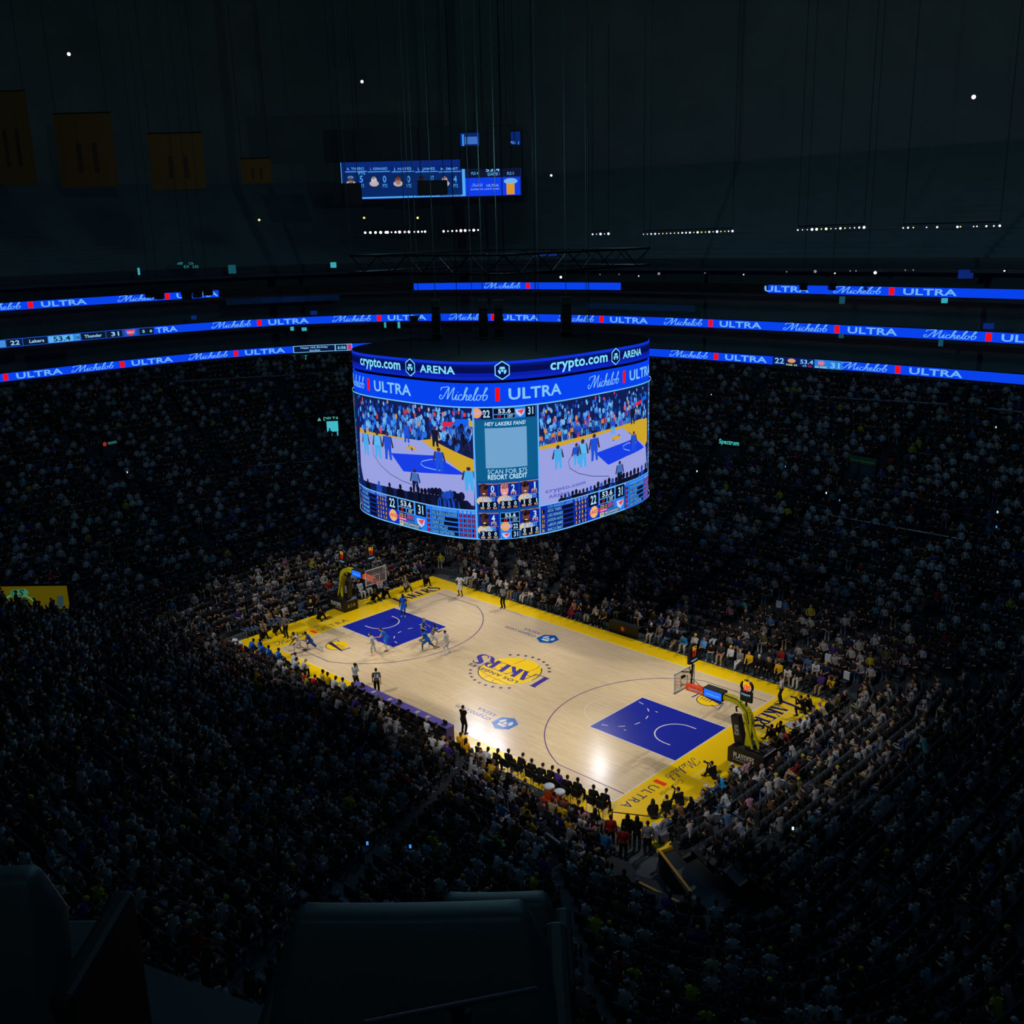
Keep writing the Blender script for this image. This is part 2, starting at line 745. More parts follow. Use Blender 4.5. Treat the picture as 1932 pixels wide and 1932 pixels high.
def build_terrace():
    NS = 320
    mb = MB()
    phs = [2 * math.pi * k / NS for k in range(NS)]
    for i in range(NROW):
        t0, t1 = (i - .45) / (NROW - 1), (i + .55) / (NROW - 1)
        z = row_z(i / (NROW - 1))
        zp = row_z((i - 1) / (NROW - 1)) if i else -.02
        P0 = [superr(p, *row_par(t0)) for p in phs]
        P1 = [superr(p, *row_par(t1)) for p in phs]
        for k in range(NS):
            k2 = (k + 1) % NS
            pm = (phs[k] + math.pi / NS)
            rm = (P0[k] + P1[k]) / 2
            if i < 12 and in_tunnel(rm * math.cos(pm), rm * math.sin(pm)):
                continue
            q = lambda r, kk, zz: (r * math.cos(phs[kk]), r * math.sin(phs[kk]), zz)
            mb.poly([q(P0[k], k, z), q(P1[k], k, z), q(P1[k2], k2, z), q(P0[k2], k2, z)])
            mb.poly([q(P0[k], k, zp), q(P0[k], k, z), q(P0[k2], k2, z), q(P0[k2], k2, zp)])
    return struct(mb.build('seating_terrace', M_TERR), 'dark stepped concrete stands of the lower bowl around the court', 'stands')


build_terrace()

SU = Surf(RA, RB, RN, True)


def ring_band(name, m, z0, z1, k0=1.0, k1=1.0, N=260, phis=None, thick=None, label=None, cat=None):
    mb = MB()
    ph = phis or [2 * math.pi * k / N for k in range(N + 1)]
    lines = [(k0, z0), (k1, z1)]
    if thick:
        lines += [(k1 + thick, z1), (k0 + thick, z0), (k0, z0)]
    for (ka, za), (kb, zb) in zip(lines[:-1], lines[1:]):
        for i in range(len(ph) - 1):
            r0, r1 = superr(ph[i], RA, RB, RN), superr(ph[i + 1], RA, RB, RN)
            c0, s0, c1, s1 = math.cos(ph[i]), math.sin(ph[i]), math.cos(ph[i + 1]), math.sin(ph[i + 1])
            mb.poly([(ka * r0 * c0, ka * r0 * s0, za), (ka * r1 * c1, ka * r1 * s1, za), (kb * r1 * c1, kb * r1 * s1, zb), (kb * r0 * c0, kb * r0 * s0, zb)])
    o = mb.build(name, m)
    if label:
        struct(o, label, cat)
    return o


M_SUITE = mat('suite_wall', (112, 122, 126), .8, vary=.2, scale=.5)
M_FASC = mat('fascia_grey', (60, 68, 74), .6, vary=.15, scale=.5)
# slabs of the three suite levels, their back walls, the parapets
for z in (13.72, 16.9, 20.3, 22.6):
    ring_band('slab_suite_level', M_FASC, z, z + .3, 1.0, 1.0, thick=.065, label='dark slab edge of a suite level below an advert ribbon' if z < 22 else 'dark slab edge under the upper deck', cat='slab')
ring_band('wall_suites', M_SUITE, 13.0, 23.2, 1.06, 1.06, label='dark back wall of the stacked suite levels', cat='wall')
ring_band('parapet_upper_deck', M_FASC, 22.85, 23.75, 1.022, 1.022, thick=.006, label='dark fascia at the front edge of the upper deck', cat='parapet')


def upper_deck():
    mb = MB()
    NS = 220
    for i in range(24):
        d0, d1 = 1.022 + .0145 * i, 1.022 + .0145 * (i + 1)
        z0, z1 = 23.2 + .45 * i, 23.2 + .45 * (i + 1)
        for k in range(NS):
            pa, pb = 2 * math.pi * k / NS, 2 * math.pi * (k + 1) / NS
            ra, rb = superr(pa, RA, RB, RN), superr(pb, RA, RB, RN)
            q = lambda r, p, d, z: (r * d * math.cos(p), r * d * math.sin(p), z)
            mb.poly([q(ra, pa, d0, z0), q(ra, pa, d1, z0), q(rb, pb, d1, z0), q(rb, pb, d0, z0)])
            mb.poly([q(ra, pa, d1, z0), q(ra, pa, d1, z1), q(rb, pb, d1, z1), q(rb, pb, d1, z0)])
    return struct(mb.build('upper_terrace', mat('upper_concrete', (116, 124, 124), .9, vary=.2, scale=.5)), 'dark stepped stands of the upper deck above the suites', 'stands')


upper_deck()
ring_band('wall_outer', mat('outer_wall', (124, 132, 132), .9, vary=.25, scale=.2), 22.0, 58.0, 1.36, 1.36, label='dark outer wall behind the upper deck', cat='wall')
# a paler strip of concourse wall lit at the top of the far stands
for u0, u1, v0, v1, w in ((1018, 1105, 328, 372, 60), (1245, 1396, 326, 345, 20), (1515, 1645, 318, 345, 14)):
    mb = MB()
    SW = Surf(RA * 1.352, RB * 1.352, RN, True)
    s0, z1 = SW.hit(u0, v0)
    s1, z0 = SW.hit(u1, v1)
    n = 8
    for k in range(n):
        a, b = s0 + (s1 - s0) * k / n, s0 + (s1 - s0) * (k + 1) / n
        mb.poly([SW.at(a, z0), SW.at(b, z0), SW.at(b, z1), SW.at(a, z1)])
    o = mb.build('trim_%d' % (w), mat('pale_concrete', (120, 122, 120), .8))
    struct(o, 'pale strip of concourse wall high above the far stands, %s' % {60: 'with a lit lamp', 20: 'the middle one', 14: 'the widest one'}[w], 'trim')

# ------------------------------------------------------------------ the court
TILT = 0.0
hard = MB()
hard.poly([(-17.6, -9.1, 0), (17.6, -9.1, 0), (17.6, 9.12, 0), (-17.6, 9.12, 0)])
for a, b in (((-17.6, -9.1), (17.6, -9.1)), ((17.6, -9.1), (17.6, 9.12)), ((17.6, 9.12), (-17.6, 9.12)), ((-17.6, 9.12), (-17.6, -9.1))):
    hard.poly([(a[0], a[1], -.02), (b[0], b[1], -.02), (b[0], b[1], 0), (a[0], a[1], 0)])


def wood():
    m = bpy.data.materials.new('varnished_maple')
    m.use_nodes = True
    nt = m.node_tree
    b = nt.nodes['Principled BSDF']
    tc = nt.nodes.new('ShaderNodeTexCoord')
    mp = nt.nodes.new('ShaderNodeMapping')
    br = nt.nodes.new('ShaderNodeTexBrick')
    br.inputs['Scale'].default_value = 1.0
    br.inputs['Mortar Size'].default_value = 0.0
    br.inputs['Brick Width'].default_value = 1.2
    br.inputs['Row Height'].default_value = 0.09
    br.inputs['Color1'].default_value = (*L3((219, 197, 158)), 1)
    br.inputs['Color2'].default_value = (*L3((209, 185, 146)), 1)
    br.inputs['Mortar'].default_value = (*L3((205, 176, 132)), 1)
    n = nt.nodes.new('ShaderNodeTexNoise')
    n.inputs['Scale'].default_value = 0.35
    mx = nt.nodes.new('ShaderNodeMix')
    mx.data_type = 'RGBA'
    mx.blend_type = 'MULTIPLY'
    mx.inputs[0].default_value = 1
    rp = nt.nodes.new('ShaderNodeMapRange')
    rp.inputs['To Min'].default_value = .93
    rp.inputs['To Max'].default_value = 1.06
    nt.links.new(tc.outputs['Object'], mp.inputs['Vector'])
    nt.links.new(mp.outputs[0], br.inputs['Vector'])
    nt.links.new(tc.outputs['Object'], n.inputs['Vector'])
    nt.links.new(n.outputs['Fac'], rp.inputs['Value'])
    nt.links.new(br.outputs['Color'], mx.inputs[6])
    nt.links.new(rp.outputs[0], mx.inputs[7])
    nt.links.new(mx.outputs[2], b.inputs['Base Color'])
    b.inputs['Roughness'].default_value = 0.16
    b.inputs['Specular IOR Level'].default_value = 0.35
    return m


court = thing('basketball_court', 'varnished maple basketball court with yellow apron and purple keys', 'court')
hard.build('hardwood', wood(), court)


def paint(name, rgb, rough=.2):
    return mat(name, rgb, rough, spec=.35, vary=.08, scale=.5)


P_YEL, P_PUR, P_WHT, P_LINE = paint('apron_yellow', (246, 204, 6)), paint('key_purple', (30, 42, 162)), paint('line_white', (225, 222, 226)), paint('line_purple', (70, 50, 130))
P_NAVY, P_RED, P_BLUE, P_LWH = paint('letter_navy', (34, 34, 92)), paint('bar_red', (245, 60, 20)), paint('hexagon_blue', (8, 88, 176)), paint('logo_white', (205, 218, 228))
P_BLK = paint('seam_black', (24, 22, 34))
W2, L2 = 7.62, 14.325


def flat(z):
    return lambda x, y, d=0: (x, y, z)


def fpoly(mb, pts, z):
    mb.poly([(x, y, z) for x, y in pts])


def frib(mb, pts, w, z):
    V, F = ribbon(pts, w)
    mb.add([(x, y, z) for x, y in V], F)


Z1, Z2, Z3, Z4 = .003, .006, .009, .012
ap = MB()
for q in ([(-17.6, W2), (17.6, W2), (17.6, 9.12), (-17.6, 9.12)], [(L2, -W2), (17.6, -W2), (17.6, W2), (L2, W2)], [(-17.6, -W2), (-L2, -W2), (-L2, W2), (-17.6, W2)],
          [(-17.6, -9.1), (17.6, -9.1), (17.6, -W2), (-17.6, -W2)]):
    fpoly(ap, q, Z1)
ap.build('apron', P_YEL, court)
for sg, nm in ((-1, 'far'), (1, 'near')):
    k = MB()
    fpoly(k, [(sg * L2, -2.438), (sg * L2, 2.438), (sg * 8.535, 2.438), (sg * 8.535, -2.438)][::-sg], Z1)
    k.build('key', P_PUR, court)
ln = MB()
w = .05
for a, b in (((-L2, -W2), (L2, -W2)), ((L2, -W2), (L2, W2)), ((L2, W2), (-L2, W2)), ((-L2, W2), (-L2, -W2))):
    frib(ln, [a, b], .06, Z2)
for sg in (-1, 1):
    frib(ln, [(sg * L2, -2.44), (sg * 8.535, -2.44), (sg * 8.535, 2.44), (sg * L2, 2.44)], .07, Z2)
    x0 = sg * (L2 - 1.6)
    frib(ln, [(x0 + sg * .4, 1.22)] + [(x0 - sg * 1.22 * math.sin(math.pi * t / 16), 1.22 * math.cos(math.pi * t / 16)) for t in range(17)] + [(x0 + sg * .4, -1.22)], .07, Z2)
    for k in range(6):
        a0 = math.pi * (k + .22) / 6
        a1 = math.pi * (k + .62) / 6
        frib(ln, [(sg * 8.535 + sg * 1.83 * math.sin(a0 + (a1 - a0) * j / 4), 1.83 * math.cos(a0 + (a1 - a0) * j / 4)) for j in range(5)], .06, Z2)
    for y in (1.46, -1.46):
        frib(ln, [(sg * 10.2, y), (sg * 10.36, y)], .06, Z2)
ln.build('boundary_line', P_WHT, court)
fc = MB()
for sg in (-1, 1):
    frib(fc, [(sg * 8.535 - sg * 1.83 * math.sin(math.pi * t / 24), 1.83 * math.cos(math.pi * t / 24)) for t in range(25)], .045, Z2)
    for y in (-9.0 + .6,):
        pass
frib(fc, [(0, -W2), (0, -2.9)], .05, Z1)
frib(fc, [(0, W2), (0, 2.9)], .05, Z1)
for x0, y0, x1, y1 in ((15.9, -5.0, 17.5, -5.0), (15.9, -5.0, 15.9, -7.2), (15.8, 6.4, 17.5, 6.4), (15.8, 6.4, 15.8, 3.1), (15.8, 3.1, 17.5, 3.1), (15.9, -3.2, 17.5, -3.2), (15.9, -3.2, 15.9, -1.6),
                       (-15.9, -3.4, -17.5, -3.4), (-15.9, -3.4, -15.9, -1.4), (-15.9, 2.2, -15.9, 7.2)):
    frib(fc, [(x0, y0), (x1, y1)], .045, Z2)
fc.build('faint_line', paint('faint_line_white', (226, 208, 178)), court)
for sg in (-1, 1):
    t3 = MB()
    cx = sg * (L2 - 1.6)
    a0 = math.asin(6.706 / 7.24)
    pts = [(sg * L2, 6.706)] + [(cx - sg * 7.24 * math.cos(a0 - 2 * a0 * k / 40), 7.24 * math.sin(a0 - 2 * a0 * k / 40)) for k in range(41)] + [(sg * L2, -6.706)]
    frib(t3, pts, .055, Z2)
    t3.build('three_point_line', P_LINE, court)


def put(shape, org, dr, up, sx, sy, z, mb):
    """lettering on the floor: origin, reading direction, up direction"""
    V, F = shape[0], shape[1]
    mb.add([(org[0] + dr[0] * sx * a + up[0] * sy * b, org[1] + dr[1] * sx * a + up[1] * sy * b, z) for a, b in V], F)


# beer advert and club name on both end aprons
TW, SW_ = team_word(), script_word(.055)
UL = text2d('ULTRA', 0, .12)
CL = text2d('Courtside', 0, 0, .3)
for sg in (1, -1):
    dr, up = (0, -sg), (sg, 0)
    a = MB()
    put(TW, (sg * 14.82, 7.5 if sg > 0 else 3.4), dr, up, 4.15 / TW[2], .95, Z2, a)
    a.build('club_lettering', P_NAVY, court)
    a = MB()
    off = 0 if sg > 0 else -9.0
    put(SW_, (sg * 14.78, -sg * 1.55 + off), dr, up, 2.55 / SW_[2], .62, Z2, a)
    put(UL, (sg * 14.78, -sg * 5.05 + off), dr, up, 2.6 / UL[2], .5, Z2, a)
    a.build('beer_lettering', P_NAVY, court)
    a = MB()
    put(CL, (sg * 15.55, -sg * 3.7 + off), dr, up, 1.9 / CL[2], .3, Z2, a)
    a.build('small_lettering', paint('small_letter_brown', (120, 92, 30)), court)
    a = MB()
    fpoly(a, [(sg * 14.65, -sg * 4.55 + off), (sg * 15.35, -sg * 4.55 + off), (sg * 15.35, -sg * 4.85 + off), (sg * 14.65, -sg * 4.85 + off)][::sg], Z2)
    a.build('red_bar', P_RED, court)

# centre circle logo: yellow ball, club name across it, city name, ring of stars (reads from the far side)
dr, up = (-1, 0), (0, -1)
a = MB()
fpoly(a, [(2.0 * math.cos(2 * math.pi * k / 48), 2.0 * math.sin(2 * math.pi * k / 48)) for k in range(48)], Z2)
a.build('ball_emblem', P_YEL, court)
a = MB()
frib(a, [(2.0 * math.cos(t), 2.0 * math.sin(t)) for t in [2.9 + 2.2 * k / 20 for k in range(21)]], .06, Z3)
frib(a, [(2.0 * math.cos(t), 2.0 * math.sin(t)) for t in [-.05 + .95 * k / 12 for k in range(13)]], .06, Z3)
frib(a, smooth([(-1.6, -1.15), (-.6, -1.35), (.55, -1.45), (1.3, -1.5)]), .035, Z3)
frib(a, [(-.5, -1.95), (-.45, -1.0)], .035, Z3)
frib(a, smooth([(-1.05, -1.2), (-1.1, -.95), (-.9, -.55)]), .035, Z3)
frib(a, smooth([(.35, -1.97), (.2, -1.6), (.45, -1.3)]), .035, Z3)
frib(a, [(-.45, 1.95), (-.5, .95)], .035, Z3)
frib(a, smooth([(.9, 1.8), (1.05, 1.3), (.9, .55)]), .035, Z3)
a.build('ball_seam', P_BLK, court)
a = MB()
SHX = [(x, y) for x, y in TW[0]]
put((SHX, TW[1]), (2.72, .62), dr, (.22, -1.0), 6.0 / TW[2], 1.12, Z4, a)
a.build('club_lettering', paint('logo_purple', (66, 52, 150)), court)
a = MB()
put(text2d('LOS ANGELES', 1, .1), (1.55, -.78), dr, (.1, -1), 4.3 / text2d('LOS ANGELES', 1, .1)[2], .3, Z4, a)
a.build('city_lettering', P_NAVY, court)
a = MB()
for k in range(9):
    for base in (.66, math.pi + .66):
        t = base + (k * .2085)
        cx, cy = 2.5 * math.cos(t), 2.5 * math.sin(t)
        st = []
        for j in range(10):
            rr = .17 if j % 2 == 0 else .07
            st.append((cx + rr * math.cos(j * math.pi / 5 + 1.57), cy + rr * math.sin(j * math.pi / 5 + 1.57)))
        fpoly(a, st, Z2)
a.build('star_ring', P_NAVY, court)
# arena sponsor marks on both sides of the centre circle
for hx, hy, col in ((4.73, -5.28, P_BLUE), (-1.67, 5.42, P_BLUE)):
    a = MB()
    fpoly(a, [(hx + x, hy + y) for x, y in [(.78 * math.sin(math.pi / 3 * k), .8 * math.cos(math.pi / 3 * k)) for k in range(6)][::-1]], Z2)
    a.build('hexagon_emblem', col, court)
    a = MB()
    for q in lion(.75):
        fpoly(a, [(hx - x, hy - y) for x, y in q], Z3)
    a.build('lion_emblem', P_LWH, court)
    a = MB()
    t1, t2 = text2d('crypto.com', 0, .02), text2d('ARENA', 0, .12)
    put(t1, (hx - .93, hy - .1), dr, up, 2.8 / t1[2], .42, Z2, a)
    put(t2, (hx - 1.0, hy + .5), dr, up, 1.5 / t2[2], .34, Z2, a)
    a.build('arena_lettering', paint('arena_letter_blue', (70, 84, 160)), court)
# the small club marks beside each key
for sg in (-1, 1):
    cx, cy = sg * 11.72, sg * 4.7
    a = MB()
    fpoly(a, [(cx + .72 * math.cos(2 * math.pi * k / 28), cy + .72 * math.sin(2 * math.pi * k / 28)) for k in range(28)], Z2)
    a.build('small_ball_emblem', P_YEL, court)
    a = MB()
    frib(a, [(cx + .75 * math.cos(2.4 + .2 * k), cy + .75 * math.sin(2.4 + .2 * k)) for k in range(21)], .05, Z3)
    dx, dy = (1, 0), (0, 1)
    q = lambda x, y: (cx + sg * x, cy + sg * y)
    frib(a, [q(-.95, .35), q(.75, .05)], [.12, .3], Z3)
    frib(a, [q(-1.0, -.35), q(-.95, .4)], .09, Z3)
    frib(a, [q(.8, .2), q(1.05, -.75), q(.4, -.45)], .06, Z3)
    for k in range(4):
        frib(a, [q(-.5 + .2 * k, .12), q(-.5 + .2 * k, -.25)], .06, Z3)
    a.build('small_club_lettering', P_NAVY, court)

# ------------------------------------------------------------------ the centre-hung scoreboard
JX, JY = 0.5, -0.4
SJ = Surf(7.06, 7.82, 3.15, False, (JX, JY))


def J(zx, zy):
    """a spot on the scoreboard seen at this place of the enlarged photograph -> (s, z)"""
    return SJ.hit(640 + zx / 3.1161, 620 + zy / 3.1161)


def fitz(pts):
    return sum(J(*p)[1] for p in pts) / len(pts)


ZB = fitz([(500, 1185), (815, 1225), (930, 1235), (1170, 1210), (1450, 1150)])
ZTOP = fitz([(420, 172), (960, 188), (1400, 155)])
ZG1 = fitz([(640, 298), (960, 308), (1200, 279)])          # black gap between the two top bands
ZG0 = fitz([(640, 318), (960, 322), (1200, 292)])
ZM = fitz([(440, 432), (800, 457), (1165, 445), (1500, 380)])    # white line under the beer band
ZS = fitz([(300, 958), (650, 1050), (1250, 1030), (1500, 975)])  # top of the statistics strip
S0, S1 = J(80, 300)[0], J(1818, 300)[0]
M_CAB = mat('cable_grey', (40, 46, 46), .8, spec=.1)
board = thing('scoreboard', 'huge oval centre-hung scoreboard with blue video screens above the court', 'scoreboard', (0, 0, 0))
# dark inner body
mb = MB()
NP = 96
prof = []
for k in range(NP):
    p = 2 * math.pi * k / NP
    r = superr(p, 7.0, 7.76, 3.15)
    prof.append((JX + r * math.cos(p), JY + r * math.sin(p)))
for k in range(NP):
    a, b = prof[k], prof[(k + 1) % NP]
    mb.poly([(a[0], a[1], ZB + .02), (b[0], b[1], ZB + .02), (b[0], b[1], ZTOP + .01), (a[0], a[1], ZTOP + .01)])
mb.poly([(x, y, ZB + .02) for x, y in reversed(prof)])
mb.poly([(JX + (x - JX) * 1.008, JY + (y - JY) * 1.008, ZTOP + .01) for x, y in prof])
mb.build('housing', mat('housing_black', (5, 5, 6), .7, spec=.1), board)
LED_S = led('led_panel', 1.0, True)
LED_N = led('led_picture', 1.0, False)
BLU, LBL = (6, 66, 238), (128, 196, 250)
WRAP0, WRAP1 = SJ.arc[0], SJ.arc[-1]


def band(name, z0, z1, rgb, d=.02, rows=None):
    D = Draw(lambda s, z, dd: SJ.at(s, z, d), .35)
    if rows:
        for (za, zb, c) in rows:
            D.rect(WRAP0, za, WRAP1 - .001, zb, c)
    else:
        D.rect(WRAP0, z0, WRAP1 - .001, z1, rgb)
    return D.build(name, LED_S, board)


h = ZTOP - ZG1
band('top_band', 0, 0, None, rows=[(ZTOP - .16 * h, ZTOP, (14, 50, 215)), (ZTOP - .3 * h, ZTOP - .16 * h, (6, 24, 110)), (ZTOP - .62 * h, ZTOP - .3 * h, (5, 14, 84)), (ZTOP - .82 * h, ZTOP - .62 * h, (10, 30, 170)), (ZG1, ZTOP - .82 * h, (10, 38, 190))])
band('beer_band', ZM, ZG0, BLU)
band('video_panel', ZB, ZM, (18, 40, 120))
jf = lambda s, z, d: SJ.at(s, z, .03 + d)


def JD():
    return Draw(jf, .35, .008)


def hexmark(D, s, z, r, col, colin, sx=.9):
    o = hexagon(r, sx)
    D.poly([(s + x, z + y) for x, y in o], col)
    D.layer()
    D.poly([(s + .88 * x, z + .88 * y) for x, y in o], colin)
    D.layer()
    for q in lion(r * .72):
        D.poly([(s + x, z + y) for x, y in q], col)


LT = (130, 226, 255)
D = JD()
zc = (ZTOP + ZG1) / 2


def at_px(zx):
    return J(zx, 210)[0]


for x0, x1, hx0, hx1, a0, a1 in ((128, 362, 385, 457, 480, 682), (1235, 1572, 1590, 1648, 1662, 1768)):
    s0, s1 = at_px(x0), at_px(x1)
    D.text('crypto.com', s0, zc - .16, s1, .5, LT, 1)
    hexmark(D, (at_px(hx0) + at_px(hx1)) / 2, zc + .02, .46, LT, (5, 14, 84))
    D.text('ARENA', at_px(a0), zc - .16, at_px(a1), .36, LT, 1)
hexmark(D, J(957, 245)[0], zc + .02, .47, LT, (5, 14, 84))
D.build('arena_lettering', LED_N, board)

D = JD()
zc = (ZM + ZG0) / 2


def beer(D, sM0, sM1, b0, b1, u0, u1, zc, h, smap=None, w=.06):
    V, F, wd = script_word(w)
    if sM1 > sM0:
        D.shape(V, F, sM0, zc - .42 * h, (sM1 - sM0) / wd, h, LBL)
    D.rect(b0, zc - .5 * h, b1, zc + .56 * h, (250, 12, 20))
    D.text('ULTRA', u0, zc - .42 * h, u1, .86 * h, LBL, 1)


beer(D, J(590, 380)[0], J(878, 400)[0], J(917, 390)[0], J(944, 390)[0], J(990, 390)[0], J(1303, 370)[0], zc, .62)
per = J(930, 390)[0] - J(176, 317)[0]
for sg in (-1, 1):
    beer(D, J(590, 380)[0] + sg * per, J(878, 400)[0] + sg * per, J(917, 390)[0] + sg * per, J(944, 390)[0] + sg * per, J(990, 390)[0] + sg * per, J(1303, 370)[0] + sg * per, zc, .62)
D.build('beer_lettering', LED_N, board)

# ---- the two live pictures
SL0, SL1 = J(110, 600)[0], J(797, 700)[0]
SR0, SR1 = J(1166, 700)[0], J(1806, 560)[0]
rr = random.Random(3)
BLUES = [(40, 110, 225), (80, 160, 240), (22, 55, 150), (30, 80, 200), (110, 185, 245), (14, 30, 90)]


def fig(D, x, y, hgt, top, leg, skin=(60, 40, 60)):
    s, z = J(x, y)
    hh = J(x, y - hgt)[1] - z
    w = hh * .17
    D.poly([(s - w, z), (s - .3 * w, z), (s + .1 * w, z + .48 * hh), (s - 1.0 * w, z + .48 * hh)], leg)
    D.poly([(s + .5 * w, z), (s + 1.2 * w, z), (s + 1.0 * w, z + .48 * hh), (s, z + .48 * hh)], leg)
    D.poly([(s - 1.1 * w, z + .36 * hh), (s + 1.1 * w, z + .36 * hh), (s + 1.2 * w, z + .82 * hh), (s - 1.2 * w, z + .82 * hh)], top)
    D.poly([(s - 1.9 * w, z + .45 * hh), (s - 1.4 * w, z + .43 * hh), (s - .9 * w, z + .82 * hh), (s - 1.3 * w, z + .82 * hh)], skin)
    D.poly([(s + 1.9 * w, z + .45 * hh), (s + 1.4 * w, z + .43 * hh), (s + .9 * w, z + .82 * hh), (s + 1.3 * w, z + .82 * hh)], skin)
    D.poly(ellipse(s, z + .91 * hh, .55 * w, .085 * hh, 10), skin)


def jpoly(D, pts, rgb):
    D.poly([J(*p) for p in pts], rgb)


def jline(D, pts, w, rgb):
    P = [J(*p) for p in pts]
    V, F = ribbon(P, w)
    D.shape(V, F, 0, 0, 1, 1, rgb)


FLOORC, KEYC, YELC = (152, 160, 226), (22, 62, 228), (205, 164, 44)
CY, BL, DK = (70, 170, 235), (30, 80, 215), (20, 24, 50)
D = JD()
D.rect(SL0, ZS, SL1, ZM, (16, 30, 84))
D.layer()
for k in range(420):
    t = rr.random()
    x = 112 + 680 * t
    ytop, ybot = 365 + 95 * t, 600 + 60 * t
    y = ytop + 10 + (ybot - ytop - 10) * rr.random() ** .8
    s, z = J(x, y)
    if SL0 + .15 < s < SL1 - .15 and z < ZM - .15:
        sz = .05 + .1 * (y - ytop) / (ybot - ytop)
        c = rr.choice(BLUES) if rr.random() > .1 else rr.choice([(190, 60, 70), (210, 150, 80), (160, 170, 190), (230, 60, 40)])
        D.poly(ellipse(s, z, sz, sz * 1.6, 6), c)
D.layer()
jpoly(D, [(128, 588), (330, 632), (470, 655), (545, 648), (620, 690), (797, 770), (797, 870), (745, 860), (600, 742), (490, 662), (380, 654), (130, 614)], YELC)
D.layer()
jpoly(D, [(127, 606), (250, 630), (380, 648), (490, 656), (600, 737), (745, 857), (797, 868), (797, 1040), (650, 1010), (560, 985), (430, 960), (300, 930), (150, 888), (135, 800)], FLOORC)
D.layer()
jpoly(D, [(310, 730), (440, 738), (575, 744), (750, 857), (580, 850), (385, 838)], KEYC)
D.layer()
jline(D, [(600, 765), (540, 768), (495, 778), (485, 795), (510, 812), (560, 825), (600, 832)], .04, (140, 190, 250))
jline(D, [(205, 690), (210, 740), (250, 800), (310, 855), (380, 895), (450, 920)], .035, (60, 60, 120))
jpoly(D, [(395, 700), (420, 682), (450, 695), (468, 712), (440, 714)], YELC)
jline(D, [(415, 684), (440, 714)], .12, (40, 50, 170))
jline(D, [(557, 475), (612, 498), (610, 590), (557, 562), (557, 475)], .05, (90, 160, 240))
jline(D, [(572, 525), (590, 532), (590, 560)], .04, (120, 180, 245))
jpoly(D, [(612, 548), (680, 548), (680, 575), (612, 572)], (226, 36, 60))
jpoly(D, [(683, 530), (764, 530), (764, 568), (683, 572)], (24, 96, 235))
jpoly(D, [(764, 540), (797, 540), (797, 580), (764, 572)], YELC)
D.layer()
for k in range(46):
    x, y = 640 + 150 * rr.random(), 575 + 150 * rr.random()
    if y < 575 + (x - 560) * 1.0:
        s, z = J(x, y)
        if s < SL1 - .2:
            D.poly(ellipse(s, z, .12, .2, 7), rr.choice([(18, 22, 50), (24, 40, 110), (40, 100, 210), (14, 16, 34), (90, 150, 230)]))
for f in ((170, 740, 150, CY, CY), (238, 760, 160, (90, 185, 240), CY), (298, 768, 165, BL, BL), (405, 668, 120, BL, BL), (572, 692, 120, DK, DK), (597, 842, 145, BL, BL), (768, 950, 140, CY, CY), (458, 962, 140, (60, 110, 190), DK), (690, 705, 70, DK, DK), (755, 745, 70, DK, DK)):
    fig(D, *f)
D.layer()
for k in range(30):
    t = k / 29
    x = 180 + 610 * t
    yb = 916 + 138 * t
    if t < .45 and k % 3:
        continue
    s, z = J(x, yb)
    z = max(ZS, z - .05)
    w_ = .1 + .16 * t + .06 * rr.random()
    c = rr.choice([(12, 16, 40), (16, 22, 56), (10, 12, 30), (24, 70, 180)])
    if s + w_ * 1.95 < SL1:
        D.poly([(s - w_ * 1.9, ZS), (s + w_ * 1.9, ZS), (s + w_ * 1.75, z + w_ * .6), (s + w_ * 1.1, z + w_ * 1.25), (s - w_ * 1.1, z + w_ * 1.25), (s - w_ * 1.75, z + w_ * .6)], c)
        D.poly(ellipse(s, z + w_ * 1.95, w_ * .65, w_ * .85, 10), c)
D.build('live_picture', LED_N, board)

D = JD()
D.rect(SR0, ZS, SR1, ZM, (16, 30, 84))
D.layer()
for k in range(420):
    t = rr.random()
    x = 1170 + 630 * t
    ytop, ybot = 445 - 115 * t, 690 - 150 * t
    y = ytop + 10 + (ybot - ytop - 10) * rr.random() ** .8
    s, z = J(x, y)
    if SR0 + .15 < s < SR1 - .15 and z < ZM - .15:
        sz = .05 + .1 * (y - ytop) / (ybot - ytop)
        c = rr.choice(BLUES) if rr.random() > .1 else rr.choice([(190, 60, 70), (210, 150, 80), (160, 170, 190), (230, 60, 40)])
        D.poly(ellipse(s, z, sz, sz * 1.6, 6), c)
D.layer()
jpoly(D, [(1168, 690), (1330, 655), (1540, 600), (1700, 555), (1760, 532), (1803, 525), (1803, 660), (1790, 690), (1700, 610), (1660, 590), (1560, 620), (1330, 685), (1168, 718)], YELC)
D.layer()
jpoly(D, [(1168, 712), (1330, 680), (1560, 612), (1660, 584), (1720, 630), (1795, 692), (1803, 860), (1640, 930), (1470, 985), (1300, 1018), (1168, 1040)], FLOORC)
D.layer()
jpoly(D, [(1500, 732), (1610, 690), (1730, 642), (1785, 697), (1680, 750), (1575, 800)], KEYC)
D.layer()
jline(D, [(1740, 668), (1690, 672), (1660, 690), (1668, 708), (1700, 716)], .04, (140, 190, 250))
jline(D, [(1370, 730), (1340, 780), (1350, 820), (1400, 850), (1480, 866), (1580, 866)], .035, (60, 60, 120))
jpoly(D, [(1590, 650), (1615, 625), (1650, 630), (1625, 655)], YELC)
jline(D, [(1600, 655), (1640, 625)], .12, (40, 50, 170))
jline(D, [(1712, 455), (1712, 380), (1738, 388), (1738, 440)], .05, (90, 160, 240))
jpoly(D, [(1730, 438), (1768, 418), (1768, 436), (1730, 458)], (226, 36, 60))
